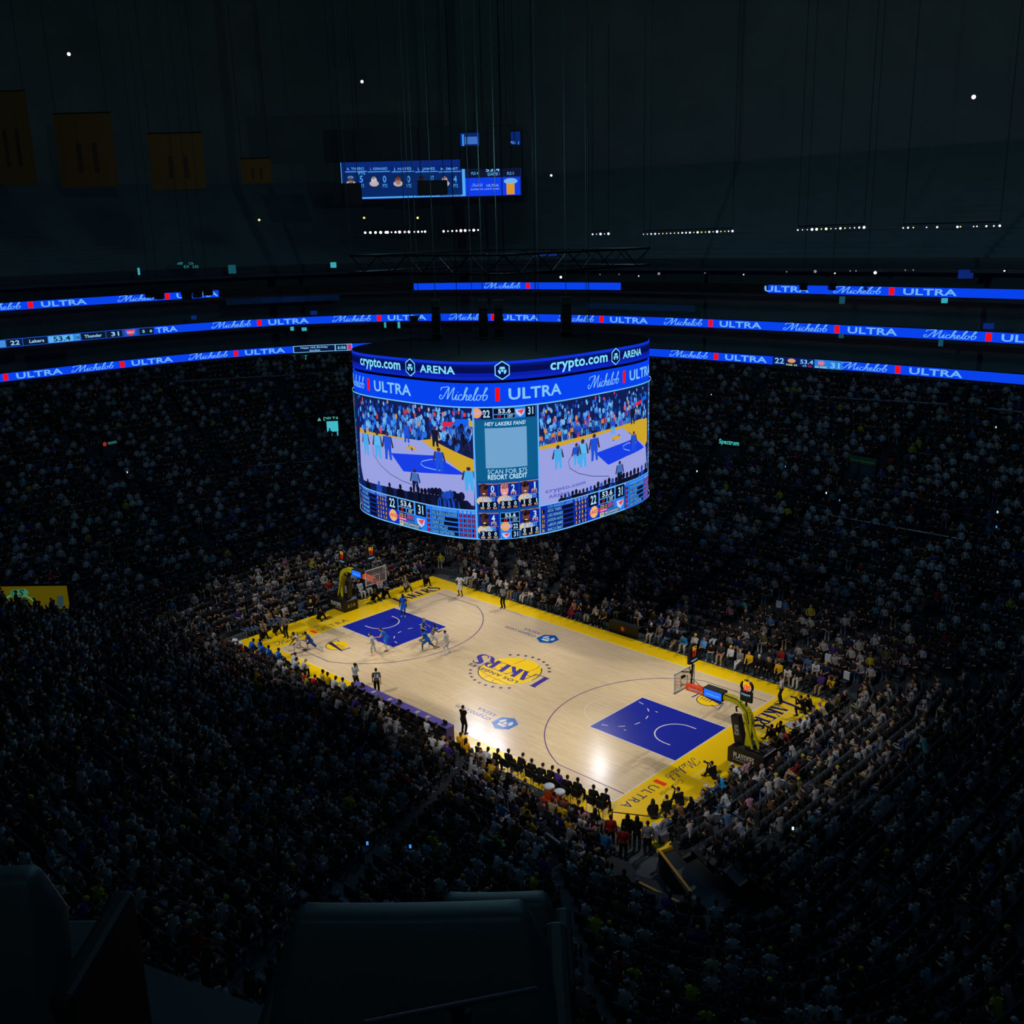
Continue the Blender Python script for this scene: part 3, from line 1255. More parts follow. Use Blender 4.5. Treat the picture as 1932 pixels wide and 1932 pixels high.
jpoly(D, [(1768, 405), (1797, 388), (1797, 412), (1768, 428)], (24, 96, 235))
D.layer()
for f in ((1280, 822, 140, CY, CY), (1388, 800, 130, BL, CY), (1425, 812, 165, (90, 185, 240), CY), (1492, 775, 160, BL, BL), (1600, 622, 100, BL, CY), (1722, 722, 120, BL, BL), (1640, 905, 130, (60, 110, 190), DK), (1716, 560, 110, DK, DK)):
    fig(D, *f)
for k in range(12):
    x = 1180 + 36 * k
    fig(D, x, 690 - .28 * (x - 1180), 70, rr.choice([CY, (200, 120, 80), BL, (190, 60, 70), (90, 185, 240)]), rr.choice([DK, (30, 60, 150)]))
D.layer()
for k in range(24):
    t = k / 23
    x = 1300 + 490 * t
    s, z = J(x, 1005 - 135 * t * (.4 + .6 * t))
    z = max(ZS, z - .05)
    w_ = .1 + .12 * t + .05 * rr.random()
    c = rr.choice([(12, 16, 40), (16, 22, 56), (10, 12, 30), (24, 70, 180)])
    if s + w_ * 1.95 < SR1:
        D.poly([(s - w_ * 1.9, ZS), (s + w_ * 1.9, ZS), (s + w_ * 1.75, z + w_ * .6), (s + w_ * 1.1, z + w_ * 1.25), (s - w_ * 1.1, z + w_ * 1.25), (s - w_ * 1.75, z + w_ * .6)], c)
        D.poly(ellipse(s, z + w_ * 1.95, w_ * .65, w_ * .85, 10), c)
sa = J(1205, 1000)[0]
D.text('crypto.com', sa, ZS + .62, J(1440, 930)[0], .2, (90, 96, 190), 1)
D.text('ARENA', J(1225, 1000)[0], ZS + .3, J(1350, 960)[0], .17, (90, 96, 190), 1)
D.build('live_picture', LED_N, board)

# ---- centre column
D = JD()
cl, cr = J(797, 700)[0], J(1164, 700)[0]
D.rect(cl, ZB, cr, ZM, (14, 74, 150))
D.layer()


def cx(zx):
    return J(zx, 700)[0]


def cz(zy):
    return J(980, zy)[1]


def cbox(x0, y0, x1, y1, rgb):
    D.rect(cx(x0), cz(y1), cx(x1), cz(y0), rgb)


def ctext(t, x0, y0, x1, y1, rgb, bold=1, shear=0.0):
    D.text(t, cx(x0), cz(y1), cx(x1), cz(y0) - cz(y1), rgb, bold, shear)


def lakmark(x, y, r):
    s, z = cx(x), cz(y)
    D.poly(ellipse(s, z, r * 1.0, r, 16), (236, 160, 90))
    D.layer()
    D.text('LAKERS', s - r * 1.1, z - r * .25, s + r * 1.5, r * .6, (190, 170, 235), 1, .3)


def okcmark(s, z, r):
    D.poly([(s - r, z + .5 * r), (s + r, z + .5 * r), (s + .8 * r, z - .4 * r), (s, z - r), (s - .8 * r, z - .4 * r)], (180, 200, 240))
    D.layer()
    D.poly([(s - .6 * r, z + .2 * r), (s + .9 * r, z + .5 * r), (s + .3 * r, z - .5 * r)], (230, 70, 80))


cbox(800, 463, 838, 527, (14, 40, 190))
cbox(840, 463, 905, 527, (8, 14, 34))
cbox(910, 463, 1038, 527, (90, 170, 245))
cbox(1040, 463, 1097, 527, (34, 120, 235))
cbox(1097, 463, 1152, 527, (8, 14, 34))
cbox(800, 532, 1162, 892, (13, 92, 142))
D.layer()
cbox(913, 466, 1035, 499, (8, 14, 34))
cbox(913, 503, 974, 524, (8, 14, 34))
cbox(978, 503, 1035, 524, (8, 14, 34))
lakmark(815, 492, .26)
okcmark(cx(1066), cz(492), .26)
D.layer()
ctext('22', 852, 475, 892, 516, (170, 220, 255))
ctext('31', 1108, 470, 1140, 512, (170, 220, 255))
ctext('53.6', 938, 470, 1012, 494, (200, 225, 255))
ctext('17', 932, 506, 956, 521, (250, 30, 50))
ctext('1ST', 990, 506, 1024, 521, (200, 225, 255))
ctext('HEY LAKERS FANS!', 858, 545, 1095, 566, (190, 225, 250), 1, .2)
cbox(860, 580, 1100, 815, (112, 164, 206))
ctext('SCAN FOR $75', 868, 824, 1098, 850, (170, 215, 245), 0)
ctext('RESORT CREDIT', 868, 855, 1098, 881, (190, 228, 250), 1)
SK = {'A. THIERO': (84, 48, 44), 'L. KENNARD': (224, 150, 150), 'J. HAYES': (120, 70, 60), 'L. JAMES': (74, 42, 36), 'M. SMART': (110, 58, 44)}
for x0, x1, y0, nm, pts, st in ((812, 925, 905, 'A. THIERO', '0', '1 0 0'), (931, 1044, 902, 'L. KENNARD', '2', '0 0 0'), (1050, 1160, 900, 'J. HAYES', '1', '1 0 1'),
                                (812, 925, 1075, 'L. JAMES', '4', '3 0 0'), (1050, 1160, 1068, 'M. SMART', '3', '0 1 0')):
    y1 = y0 + 156
    cbox(x0, y0, x1, y1, (12, 36, 150))
    cbox(x0, y0, x1, y0 + 6, (190, 140, 60))
    D.layer()
    s, z = cx(x0 + 32), cz(y0 + 46)
    D.poly(ellipse(s, z - .5, .38, .26, 12), (215, 190, 160))
    D.poly(ellipse(s, z + .03, .2, .34, 14), SK[nm])
    D.poly(ellipse(s, z + .24, .21, .16, 12), (18, 14, 20) if nm != 'L. KENNARD' else (150, 96, 80))
    if nm == 'L. JAMES' or nm == 'M. SMART':
        D.poly(ellipse(s, z - .2, .18, .14, 12), (18, 14, 20))
    D.layer()
    D.poly(ellipse(s, z - .12, .08, .03, 8), (230, 220, 220))
    ctext(pts, x0 + 72, y0 + 14, x0 + 92, y0 + 50, (180, 225, 255))
    ctext('PTS', x0 + 68, y0 + 54, x0 + 100, y0 + 72, (236, 180, 130))
    cbox(x0, y0 + 78, x1, y0 + 80, (190, 140, 60))
    ctext(nm, x0 + 18, y0 + 82, x0 + 96, y0 + 104, (90, 170, 245))
    cbox(x0 + 4, y0 + 108, x1 - 4, y0 + 152, (8, 12, 30))
    D.layer()
    for k, q in enumerate(st.split()):
        ctext(q, x0 + 14 + 36 * k, y0 + 112, x0 + 28 + 36 * k, y0 + 134, (180, 225, 255))
        ctext(('REB', 'AST', 'FLS')[k], x0 + 10 + 36 * k, y0 + 138, x0 + 32 + 36 * k, y0 + 149, (236, 190, 130))
cbox(934, 1074, 1044, 1228, (70, 160, 245))
D.layer()
cbox(937, 1078, 1041, 1106, (8, 14, 34))
cbox(937, 1109, 986, 1130, (8, 14, 34))
cbox(990, 1109, 1041, 1130, (8, 14, 34))
cbox(937, 1134, 992, 1178, (16, 50, 205))
cbox(996, 1134, 1041, 1178, (8, 14, 34))
cbox(937, 1182, 992, 1226, (34, 120, 235))
cbox(996, 1182, 1041, 1226, (8, 14, 34))
D.layer()
ctext('53.6', 960, 1081, 1022, 1103, (200, 225, 255))
ctext('17', 952, 1112, 974, 1127, (250, 30, 50))
ctext('1ST', 1002, 1112, 1032, 1127, (150, 200, 245))
lakmark(962, 1156, .24)
okcmark(cx(964), cz(1204), .2)
ctext('22', 1006, 1144, 1032, 1170, (170, 220, 255))
ctext('31', 1006, 1190, 1032, 1217, (170, 220, 255))
D.build('advert_column', LED_N, board)

# ---- statistics strips under the live pictures
D = JD()
H = ZS - ZB


def zf(f):
    return ZB + f * H


def sbox(s0, f0, s1, f1, rgb):
    D.rect(s0, zf(f0), s1, zf(f1), rgb)


def stext(t, s0, f0, s1, f1, rgb, fit=True):
    V, F, w = text2d(t, 1, .03)
    sx = (s1 - s0) / w
    if not fit:
        sx = min(sx, (f1 - f0) * H * .8)
    D.shape(V, F, s0, zf(f0), sx, (f1 - f0) * H, rgb)


LAK = ('LOS ANGELES LAKERS', [('1', 'ADOU THIERO', '0100'), ('10', 'LUKE KENNARD', '2000'), ('11', 'JAXSON HAYES', '1101'), ('23', 'LeBRON JAMES', '4300'), ('36', 'MARCUS SMART', '3010')])
THU = ('OKLAHOMA CITY THUNDER', [('2', 'SHAI GILGEOUS-ALEXANDER', '5220'), ('9', 'ALEX CARUSO', '0100'), ('11', 'ISAIAH JOE', '0220'), ('22', 'CASON WALLACE', ['11', '0', '0', '1']), ('55', 'ISAIAH HARTENSTEIN', '4201')])


def roster(s0, s1, data, bg, nc):
    sbox(s0, 0, s1, 1, bg)
    D.layer()
    w = s1 - s0
    stext(data[0], s0 + .14 * w, .87, s0 + .66 * w, .95, (90, 165, 245))
    for k in range(4):
        stext(('PTS', 'REB', 'AST', 'FLS')[k], s0 + (.71 + .075 * k) * w, .87, s0 + (.76 + .075 * k) * w, .95, (150, 200, 250))
    for j, (no, nm, st) in enumerate(data[1]):
        f1 = .84 - j * .165
        f0 = f1 - .12
        sbox(s0 + .01 * w, f0, s0 + .08 * w, f1, (10, 12, 28))
        sbox(s0 + .12 * w, f0, s0 + .68 * w, f1, (10, 14, 34))
        for k in range(4):
            sbox(s0 + (.71 + .075 * k) * w, f0, s0 + (.76 + .075 * k) * w, f1, (10, 12, 28))
        D.layer()
        D.n -= 0
        stext(no, s0 + .02 * w, f0 + .01, s0 + .07 * w, f1 - .01, nc, len(no) > 1)
        wn = min(.54, .026 * len(nm))
        stext(nm, s0 + .13 * w, f0 + .01, s0 + (.13 + wn) * w, f1 - .01, (100, 175, 245))
        for k in range(4):
            stext(st[k], s0 + (.72 + .075 * k) * w, f0 + .01, s0 + (.75 + .075 * k) * w, f1 - .01, nc)
        D.n -= 1


def score(s0, s1):
    sbox(s0, 0, s1, 1, (16, 52, 200))
    m = (s0 + s1) / 2
    w = s1 - s0
    D.layer()
    sbox(m, 0, s1, 1, (36, 124, 240))
    D.layer()
    sbox(s0 + .01 * w, .52, s0 + .26 * w, .98, (8, 14, 34))
    sbox(s0 + .74 * w, .52, s0 + .99 * w, .98, (8, 14, 34))
    sbox(s0 + .28 * w, .5, s0 + .72 * w, .98, (90, 170, 245))
    sbox(s0 + .3 * w, .24, s0 + .5 * w, .48, (20, 20, 60))
    sbox(s0 + .5 * w, .24, s0 + .7 * w, .48, (30, 80, 150))
    sbox(s0 + .3 * w, .0, s0 + .86 * w, .2, (30, 84, 130))
    D.layer()
    sbox(s0 + .3 * w, .7, s0 + .7 * w, .96, (8, 14, 34))
    sbox(s0 + .3 * w, .52, s0 + .49 * w, .67, (8, 14, 34))
    sbox(s0 + .51 * w, .52, s0 + .7 * w, .67, (8, 14, 34))
    sbox(s0 + .3 * w, .22, s0 + .5 * w, .3, (220, 40, 140))
    sbox(s0 + .31 * w, .02, s0 + .41 * w, .19, (200, 190, 170))
    D.layer()
    stext('22', s0 + .06 * w, .6, s0 + .21 * w, .9, (170, 220, 255))
    stext('31', s0 + .8 * w, .6, s0 + .93 * w, .9, (170, 220, 255))
    stext('53.6', s0 + .36 * w, .74, s0 + .64 * w, .92, (200, 225, 255))
    stext('17', s0 + .36 * w, .545, s0 + .43 * w, .645, (250, 30, 50))
    stext('1ST', s0 + .55 * w, .545, s0 + .66 * w, .645, (200, 225, 255))
    stext('TOL 4', s0 + .31 * w, .4, s0 + .48 * w, .46, (236, 190, 130))
    stext('FLS 4', s0 + .31 * w, .32, s0 + .48 * w, .38, (236, 190, 130))
    stext('TOL 5', s0 + .52 * w, .4, s0 + .69 * w, .46, (250, 40, 50))
    stext('FLS 5', s0 + .52 * w, .32, s0 + .69 * w, .38, (250, 40, 50))
    stext('BONUS', s0 + .32 * w, .235, s0 + .48 * w, .285, (250, 200, 230))
    stext('P', s0 + .34 * w, .05, s0 + .38 * w, .16, (60, 70, 90))
    stext('PECHANGA', s0 + .43 * w, .09, s0 + .82 * w, .17, (190, 200, 200))
    stext('RESORT CASINO', s0 + .43 * w, .03, s0 + .8 * w, .07, (150, 170, 180))
    s, z = s0 + .15 * w, zf(.3)
    D.poly(ellipse(s, z, .33, .33, 16), (240, 180, 110))
    okcmark(s0 + .86 * w, zf(.32), .32)
    D.text('LAKERS', s - .42, z - .08, s + .6, .2, (200, 60, 90), 1, .3)


def sp(zx, zy):
    return J(zx, zy)[0]


roster(SL0 + .05, sp(286, 1010), LAK, (14, 46, 170), (240, 180, 110))
score(sp(289, 1010), sp(518, 1080))
roster(sp(522, 1100), cl - .05, THU, (34, 116, 232), (250, 40, 60))
roster(cr + .05, sp(1448, 1090), LAK, (14, 46, 170), (240, 180, 110))
score(sp(1452, 1090), sp(1666, 1040))
roster(sp(1670, 1040), SR1 - .03, THU, (34, 116, 232), (250, 40, 60))
D.build('statistics_strip', LED_N, board)
# ---- pale frame lines
D = JD()
D.n = 12
e = .045
for z in (ZM, ZB + e):
    D.rect(S0 - 3, z - e, S1 + 3, z + e * .4, (110, 195, 250))
for s in (SL0, cl, cr, SR1):
    D.rect(s - e, ZB, s + e, ZM, (100, 175, 245))
D.rect(SL0, ZS - .03, cl, ZS + .03, (110, 190, 250))
D.rect(cr, ZS - .03, SR1, ZS + .03, (110, 190, 250))
D.build('frame_line', LED_N, board)
# side strips beyond the two pictures
D = JD()
for a, b in ((SL0 - .75, SL0 - .1), (SR1 + .1, SR1 + .75)):
    D.rect(a, ZB + .1, b, ZM - .1, (14, 60, 120))
    D.layer()
    for k in range(26):
        z = ZB + .4 + k * (ZM - ZB - .8) / 26
        D.rect(a + .12, z, b - .12, z + .14, rr.choice([(150, 200, 240), (60, 120, 200), (190, 60, 70), (20, 30, 70)]))
D.build('side_strip', LED_N, board)
# suspension: four chain motors and hoist cables up to the roof, with black speaker hangs and rigging above
rig = MB()
for a in range(8):
    p = math.pi / 8 + a * math.pi / 4
    x, y = JX + 5.0 * math.cos(p), JY + 5.6 * math.sin(p)
    rig.tube([(x, y, ZTOP - .1), (x, y, 46)], .02, 6)
rig.build('hoist_cable', M_CAB, board)

# ------------------------------------------------------------------ LED ribbons round the suite levels
def seg(surf, u):
    return surf.hit(u, 600)[0]


ZL = {'lower': (14.04, 14.81), 'middle': (17.2, 18.0), 'upper': (20.65, 21.38)}
SRB = Surf(RA, RB, RN, True)


def sr(u, v):
    return SRB.hit(u, v)[0]


rings = {
    'lower': dict(spans=[(None, None)], bars=[(10, 712), (230, 686), (445, 668), (1352, 674), (1695, 695)]),
    'middle': dict(spans=[(None, None)], bars=[(262, 628), (489, 609), (715.5, 602), (931, 599), (1136, 601), (1341.6, 611), (1580, 622), (1866, 636)]),
    'upper': dict(spans=[(-60, 412), (782, 1172), (1449, 2060)], bars=[(57, 575), (315, 558), (997, 538), (1425, 546), (1683, 549.5)]),
}
for nm, (z0, z1) in ZL.items():
    rg = rings[nm]
    root = thing('ribbon_board', {'lower': 'lowest blue LED advert ribbon running round the far stands', 'middle': 'middle blue LED advert ribbon between the suite levels',
                                  'upper': 'uppermost blue LED advert ribbon, broken into lit lengths'}[nm], 'LED ribbon')
    D = Draw(lambda s, z, d: SRB.at(s, z, .06 + d), 1.2, .02)
    D2 = Draw(lambda s, z, d: SRB.at(s, z, .06 + d), 1.2, .02)
    F_ = Draw(lambda s, z, d: SRB.at(s, z, .03), 1.2)
    smin, smax = sr(-60, 650), sr(2000, 650)
    F_.rect(smin, z0 - .08, smax, z1 + .08, (20, 22, 26))
    PAN = []
    for a, b in rg['spans']:
        D = Draw(lambda s, z, d: SRB.at(s, z, .06 + d), 1.2, .02)
        PAN.append(D)
        sa = smin if a is None or a < 0 else sr(a, 560)
        sb = smax if b is None or b > 1932 else sr(b, 550)
        D.rect(sa, z0, sb, z1, (8, 66, 236))
    bs = [sr(*b) for b in rg['bars']]
    # the repeat is regular: carry it on past the frame
    per = 20.5
    allb = list(bs) + [bs[0] - per, bs[-1] + per]
    h = (z1 - z0) * .78
    zc = (z0 + z1) / 2
    V, Fc, wd = script_word(.07)
    D2.n = 2
    for s in allb:
        if nm == 'middle' and s < sr(290, 620):
            D2.text('TRA', sr(293, 622), zc - .4 * h, sr(334, 620), .82 * h, (110, 180, 248), 1)
            continue
        if nm == 'upper' and s - .9 > sr(412, 550) and s < sr(700, 540):
            continue
        if not (nm == 'upper' and abs(s - bs[3]) < .1):
            D2.shape(V, Fc, s - 5.3, zc - .42 * h, 4.4 / wd, h, (110, 180, 248))
            D2.rect(s - .24, zc - .5 * h, s + .24, zc + .55 * h, (246, 10, 24))
        if nm == 'upper' and abs(s - bs[2]) < .1:
            continue
        D2.text('ULTRA', s + .95, zc - .42 * h, s + 5.5, .86 * h, (110, 180, 248), 1)
    D2.layer()
    if nm == 'middle':
        sx = lambda u: sr(u, 640)
        D2.rect(smin, z0, sx(291), z1, (24, 70, 180))
        D2.layer()
        for a, b, c in ((-20, 8, (70, 140, 220)), (10, 40, (10, 24, 40)), (42, 88, (10, 24, 40)), (90, 138, (92, 176, 240)), (139, 151, (60, 150, 230)), (153, 199, (10, 24, 40)), (201, 231, (10, 24, 40)), (236, 258, (20, 90, 200)), (264, 291, (10, 24, 40))):
            D2.rect(sx(a), z0 + .08, sx(b), z1 - .08, c)
        D2.layer()
        for t, a, b, f, c in (('22', 17, 35, .5, (150, 205, 250)), ('Lakers', 53, 82, .36, (150, 205, 250)), ('53.4', 99, 132, .56, (14, 30, 60)), ('1st', 141, 150, .4, (14, 30, 60)), ('Thunder', 159, 192, .36, (150, 205, 250)), ('31', 209, 225, .5, (150, 205, 250)), ('5', 269, 274, .34, (150, 205, 250)), ('6', 283, 288, .34, (150, 205, 250))):
            D2.text(t, sx(a), zc - f * (z1 - z0) * .5, sx(b), f * (z1 - z0), c, 1)
        s = sx(247)
        D2.poly([(s - .5, zc + .25), (s + .5, zc + .3), (s + .3, zc - .2), (s, zc - .33), (s - .35, zc - .15)], (214, 60, 80))
        D2.layer()
        D2.text('OKC', s - .4, zc - .08, s + .4, .2, (180, 200, 250), 1)
    if nm == 'lower':
        sx = lambda u: sr(u, 660)
        D2.rect(sx(553), z0, sx(665), z1, (130, 196, 245))
        D2.layer()
        D2.rect(sx(554.5), z0 + .06, sx(632), z1 - .06, (8, 22, 60))
        D2.rect(sx(634), z0 + .06, sx(655), z1 - .06, (8, 22, 60))
        D2.rect(sx(656), z0 + .06, sx(664), z1 - .06, (190, 60, 120))
        D2.layer()
        D2.text('Happy 16th Birthday', sx(567), zc + .05, sx(619), .2, (120, 190, 245), 1)
        D2.text('Jeyden', sx(584), zc - .28, sx(604), .22, (120, 190, 245), 1)
        D2.text('6:06', sx(637), zc - .17, sx(653), .34, (120, 190, 245), 1)
        sx = lambda u: sr(u, 684)
        D2.rect(sx(1459), z0, sx(1538), z1, (8, 26, 84))
        D2.rect(sx(1538), z0, sx(1591), z1, (36, 124, 220))
        D2.layer()
        D2.text('22', sx(1463), zc - .2, sx(1481), .48, (120, 190, 245), 1)
        D2.text('31', sx(1568), zc - .28, sx(1586), .48, (120, 190, 245), 1)
        D2.text('53.4', sx(1511), zc - .08, sx(1536), .36, (120, 190, 245), 1)
        D2.poly(ellipse(sx(1495), zc + .12, .42, .2, 10), (220, 150, 110))
        D2.poly(ellipse(sx(1551), zc + .1, .38, .22, 5), (220, 120, 140))
        D2.text('FG% 36', sx(1485), zc - .34, sx(1506), .15, (200, 220, 120), 1)
        D2.text('QTR', sx(1516), zc - .34, sx(1524), .14, (120, 190, 245), 1)
        D2.text('1st', sx(1526), zc - .34, sx(1533), .15, (240, 30, 40), 1)
        D2.text('63 FG%', sx(1540), zc - .34, sx(1562), .15, (200, 220, 120), 1)
    F_.build('casing', M_BLACK, root)
    for dd in PAN:
        dd.build('display_panel', LED_S, root)
    D2.build('advert_lettering', LED_N, root)

# unlit bluish glass fronts along the gaps of the uppermost ribbon
for u0, u1, v0, v1, lab in ((425, 640, 551, 563, 'dim glass suite front left of the scoreboard rigging'), (1105, 1312, 579, 560, 'dim glass suite front right of the scoreboard rigging')):
    D = Draw(lambda s, z, d: SRB.at(s, z, .04 + d), 1.2)
    s0, za = SRB.hit(u0, v0)
    s1, zb = SRB.hit(u1, v1)
    D.rect(s0, min(za, zb) - .2, s1, min(za, zb) + .4, (30, 60, 95))
    o = D.mb
    o.c = [None] * len(o.f)
    struct(o.build('window_%d' % (1 if u0 < 800 else 2), mat('suite_glass', (60, 110, 160), .15, spec=.8)), lab, 'window')

# ------------------------------------------------------------------ small glowing screens in the suites
TEAL = emit('teal_screen', (60, 190, 205), .75)
TEALD = emit('teal_screen_dim', (30, 110, 130), .45)
BLUD = emit('blue_screen_dim', (16, 50, 150), .5)
k = 0
for u, v, w, hh, m, lab in ((551, 620, 7, 8, TEAL, 'small teal screen hanging under the middle ribbon, cut at its side'), (574, 621, 10, 7, TEAL, 'small teal screen hanging under the middle ribbon, broader one of two'),
                            (553, 674, 8, 9, TEALD, 'small teal screen under the left end of the birthday message'), (576, 674, 9, 8, TEAL, 'small teal screen under the middle of the birthday message'),
                            (727, 613, 4, 11, TEAL, 'narrow teal screen under the middle ribbon above the scoreboard'), (753, 613, 5, 13, TEAL, 'tall teal screen under the middle ribbon above the scoreboard'),
                            (1590, 566, 11, 15, TEALD, 'dim teal screen under the right length of the uppermost ribbon'), (1783, 567, 12, 10, TEAL, 'bright teal screen under the right length of the uppermost ribbon'),
                            (1776, 647, 9, 13, TEALD, 'dim teal screen under the right end of the middle ribbon'), (1588, 634, 10, 8, TEALD, 'faint teal screen under the middle ribbon right of the scoreboard'),
                            (1823, 517, 28, 18, BLUD, 'dim blue screen above the right end of the uppermost ribbon'), (365, 599, 10, 8, BLUD, 'dim blue screen standing on top of the middle ribbon at left'),
                            (592, 590, 13, 8, BLUD, 'dim blue screen standing on top of the middle ribbon by the scoreboard'), (1866, 615, 20, 12, BLUD, 'dim blue screen standing on top of the middle ribbon at far right')):
    P = np.array(SRB.at(*SRB.hit(u, v), .12))
    dist = np.dot(P - CAM, CF)
    mw, mh = w * dist / FPX, hh * dist / FPX
    ang = math.atan2(CAM[1] - P[1], CAM[0] - P[0])
    t = thing('television', lab, 'screen', tuple(P), ang, 'glowing screens in the suites')
    MB().box((-.04, 0, 0), (.06, mw, mh)).build('casing', M_BLACK, t)
    MB().poly([(0, -mw / 2 * .94, -mh / 2 * .92), (0, mw / 2 * .94, -mh / 2 * .92), (0, mw / 2 * .94, mh / 2 * .92), (0, -mw / 2 * .94, mh / 2 * .92)]).build('display_panel', m, t)

# ------------------------------------------------------------------ video board high in the far corner
TL, TR = np.array([-48.4, 25.8, 0.]), np.array([-34.4, 38.4, 0.])
zt, zb = 36.6, 30.35
ex = (TR - TL) / np.linalg.norm(TR - TL)
nrm = np.array([ex[1], -ex[0], 0.])
WB_ = float(np.linalg.norm(TR - TL))
vb = thing('video_board', 'blue video board with player portraits hanging high in the far corner', 'screen', (0, 0, 0))
vf = lambda x, z, d: tuple(TL + ex * x + nrm * (.05 + d) + np.array([0, 0, z]))
D = Draw(vf, 50, .01)


def VX(zx, zy):
    """place on the board from the enlarged photograph (4.6 x)"""
    u, v = 600 + zx / 4.6, 220 + zy / 4.6
    d = ray(u, v)
    t = np.dot(TL - CAM, nrm) / np.dot(d, nrm)
    P = CAM + d * t
    return float(np.dot(P - TL, ex)), float(P[2])


mbh = MB()
c = TL + ex * WB_ / 2 - nrm * .25
mbh.box((c[0], c[1], (zt + zb) / 2), (WB_ + .3, .5, zt - zb + .3), rz=math.atan2(ex[1], ex[0]))
mbh.build('casing', M_BLACK, vb)
D.rect(.05, zb, WB_ - .05, zt, (10, 36, 110))
D.layer()


def vbox(x0, y0, x1, y1, rgb):
    a, b = VX(x0, (y0 + y1) / 2)[0], VX(x1, (y0 + y1) / 2)[0]
    z1, z0 = VX((x0 + x1) / 2, y0)[1], VX((x0 + x1) / 2, y1)[1]
    D.rect(max(.05, a), max(zb, z0), min(WB_ - .05, b), min(zt, z1), rgb)


def vtext(t, x0, y0, x1, y1, rgb):
    a, z0 = VX(x0, y1)
    b, z1 = VX(x1, y0)
    D.text(t, a, z0, b, z1 - z0, rgb, 1)


vbox(1280, 380, 1755, 525, (14, 22, 50))
vbox(1280, 528, 1755, 685, (14, 60, 232))
for k, (x0, nm, pt, sk) in enumerate(((230, 'A. THIERO', '5', (74, 44, 40)), (432, 'L. KENNARD', '0', (196, 190, 200)), (640, 'J. HAYES', '0', (130, 74, 60)), (845, 'L. JAMES', '17', (40, 28, 34)), (1045, 'M. SMART', '4', (196, 160, 170)))):
    vbox(x0, 490, x0 + 195, 690, (8, 40, 100))
    D.layer()
    vtext(nm, x0 + 20, 440, x0 + 170, 466, (84, 160, 235))
    vbox(x0, 474, x0 + 195, 482, (70, 160, 240))
    s, z = VX(x0 + 55, 555)
    D.poly(ellipse(s, z - .3, .5, .3, 12), (190, 170, 170))
    D.poly(ellipse(s, z, .3, .42, 12), sk)
    D.poly(ellipse(s, z + .3, .31, .16, 10), (90, 150, 200) if k == 0 else (30, 24, 30))
    vtext(pt, x0 + 132, 515, x0 + 160, 570, (70, 150, 235))
    vtext('PTS', x0 + 130, 585, x0 + 170, 615, (70, 150, 235))
    D.n -= 1
vbox(190, 380, 208, 690, (90, 180, 245))
vbox(385, 688, 1280, 702, (80, 170, 245))
vbox(1252, 430, 1278, 690, (80, 170, 245))
vbox(230, 380, 1250, 436, (10, 40, 120))
D.layer()
for x, t in ((350, 'PTS'), (1330, 'FLS 4'), (1640, 'FLS 5')):
    vtext(t, x, 480, x + 60, 505, (90, 160, 230))
vtext('53.4', 1455, 445, 1575, 478, (120, 190, 250))
vtext('QUARTER 1', 1470, 484, 1575, 512, (90, 160, 230))
vtext('ULTRA', 1462, 585, 1570, 608, (130, 170, 240))
V, F, wd = script_word(.09)
a, z = VX(1335, 608)
D.shape(V, F, a, z, (VX(1430, 600)[0] - a) / wd, .28, (110, 150, 240))
vtext('SUPERIOR LIGHT BEER', 1325, 620, 1575, 638, (130, 170, 240))
vbox(1636, 575, 1706, 675, (220, 150, 40))
D.poly(ellipse(VX(1672, 560)[0], VX(1672, 560)[1], .72, .3, 12), (110, 180, 235))
vbox(1250, 155, 1268, 258, (50, 140, 240))
vbox(1275, 175, 1390, 240, (60, 110, 190))
vtext('31', 1668, 280, 1705, 330, (110, 180, 250))
vtext('FG', 1668, 215, 1710, 238, (110, 180, 250))
vbox(1738, 215, 1745, 325, (50, 140, 240))
D.build('picture_panel', LED_N, vb)
mb = MB()
for x in (2.0, WB_ / 2, WB_ - 2):
    p = TL + ex * x - nrm * .25
    mb.tube([(p[0], p[1], zt + .1), (p[0], p[1], 47)], .025, 6)
mb.build('hanging_cable', M_CAB, vb)

# ------------------------------------------------------------------ black rigging hung between camera and the far stands
rigs = [  # (u0, v0, u1, v1, depth along the view axis, label)
    (612, 244, 868, 302, 92, 'long black catwalk box in front of the far video board'),
    (905, 240, 964, 316, 92, 'short black catwalk box in front of the far video board'),
    (868, 276, 985, 316, 92.8, 'black crossbeam in front of the far video board'),
    (630, 347, 682, 386, 92, 'black speaker box covering the lower corner of the far video board'),
    (788, 341, 844, 367, 92, 'black speaker box low in front of the far video board'),
]
for u0, v0, u1, v1, dep, lab in rigs:
    c = at_depth((u0 + u1) / 2, (v0 + v1) / 2, dep)
    w, hh = (u1 - u0) * dep / FPX, (v1 - v0) * dep / FPX
    t = thing('rigging_box', lab, 'rigging', tuple(c), AZ)
    MB().box((0, 0, 0), (.8, w, hh)).build('body', M_BLACK, t, bevel=.05)
    mb = MB()
    for y in (-.38, .38):
        mb.tube([(0, y * w, hh / 2), (0, y * w, 47 - c[2])], .03, 6)
    mb.build('hanging_cable', M_CAB, t)

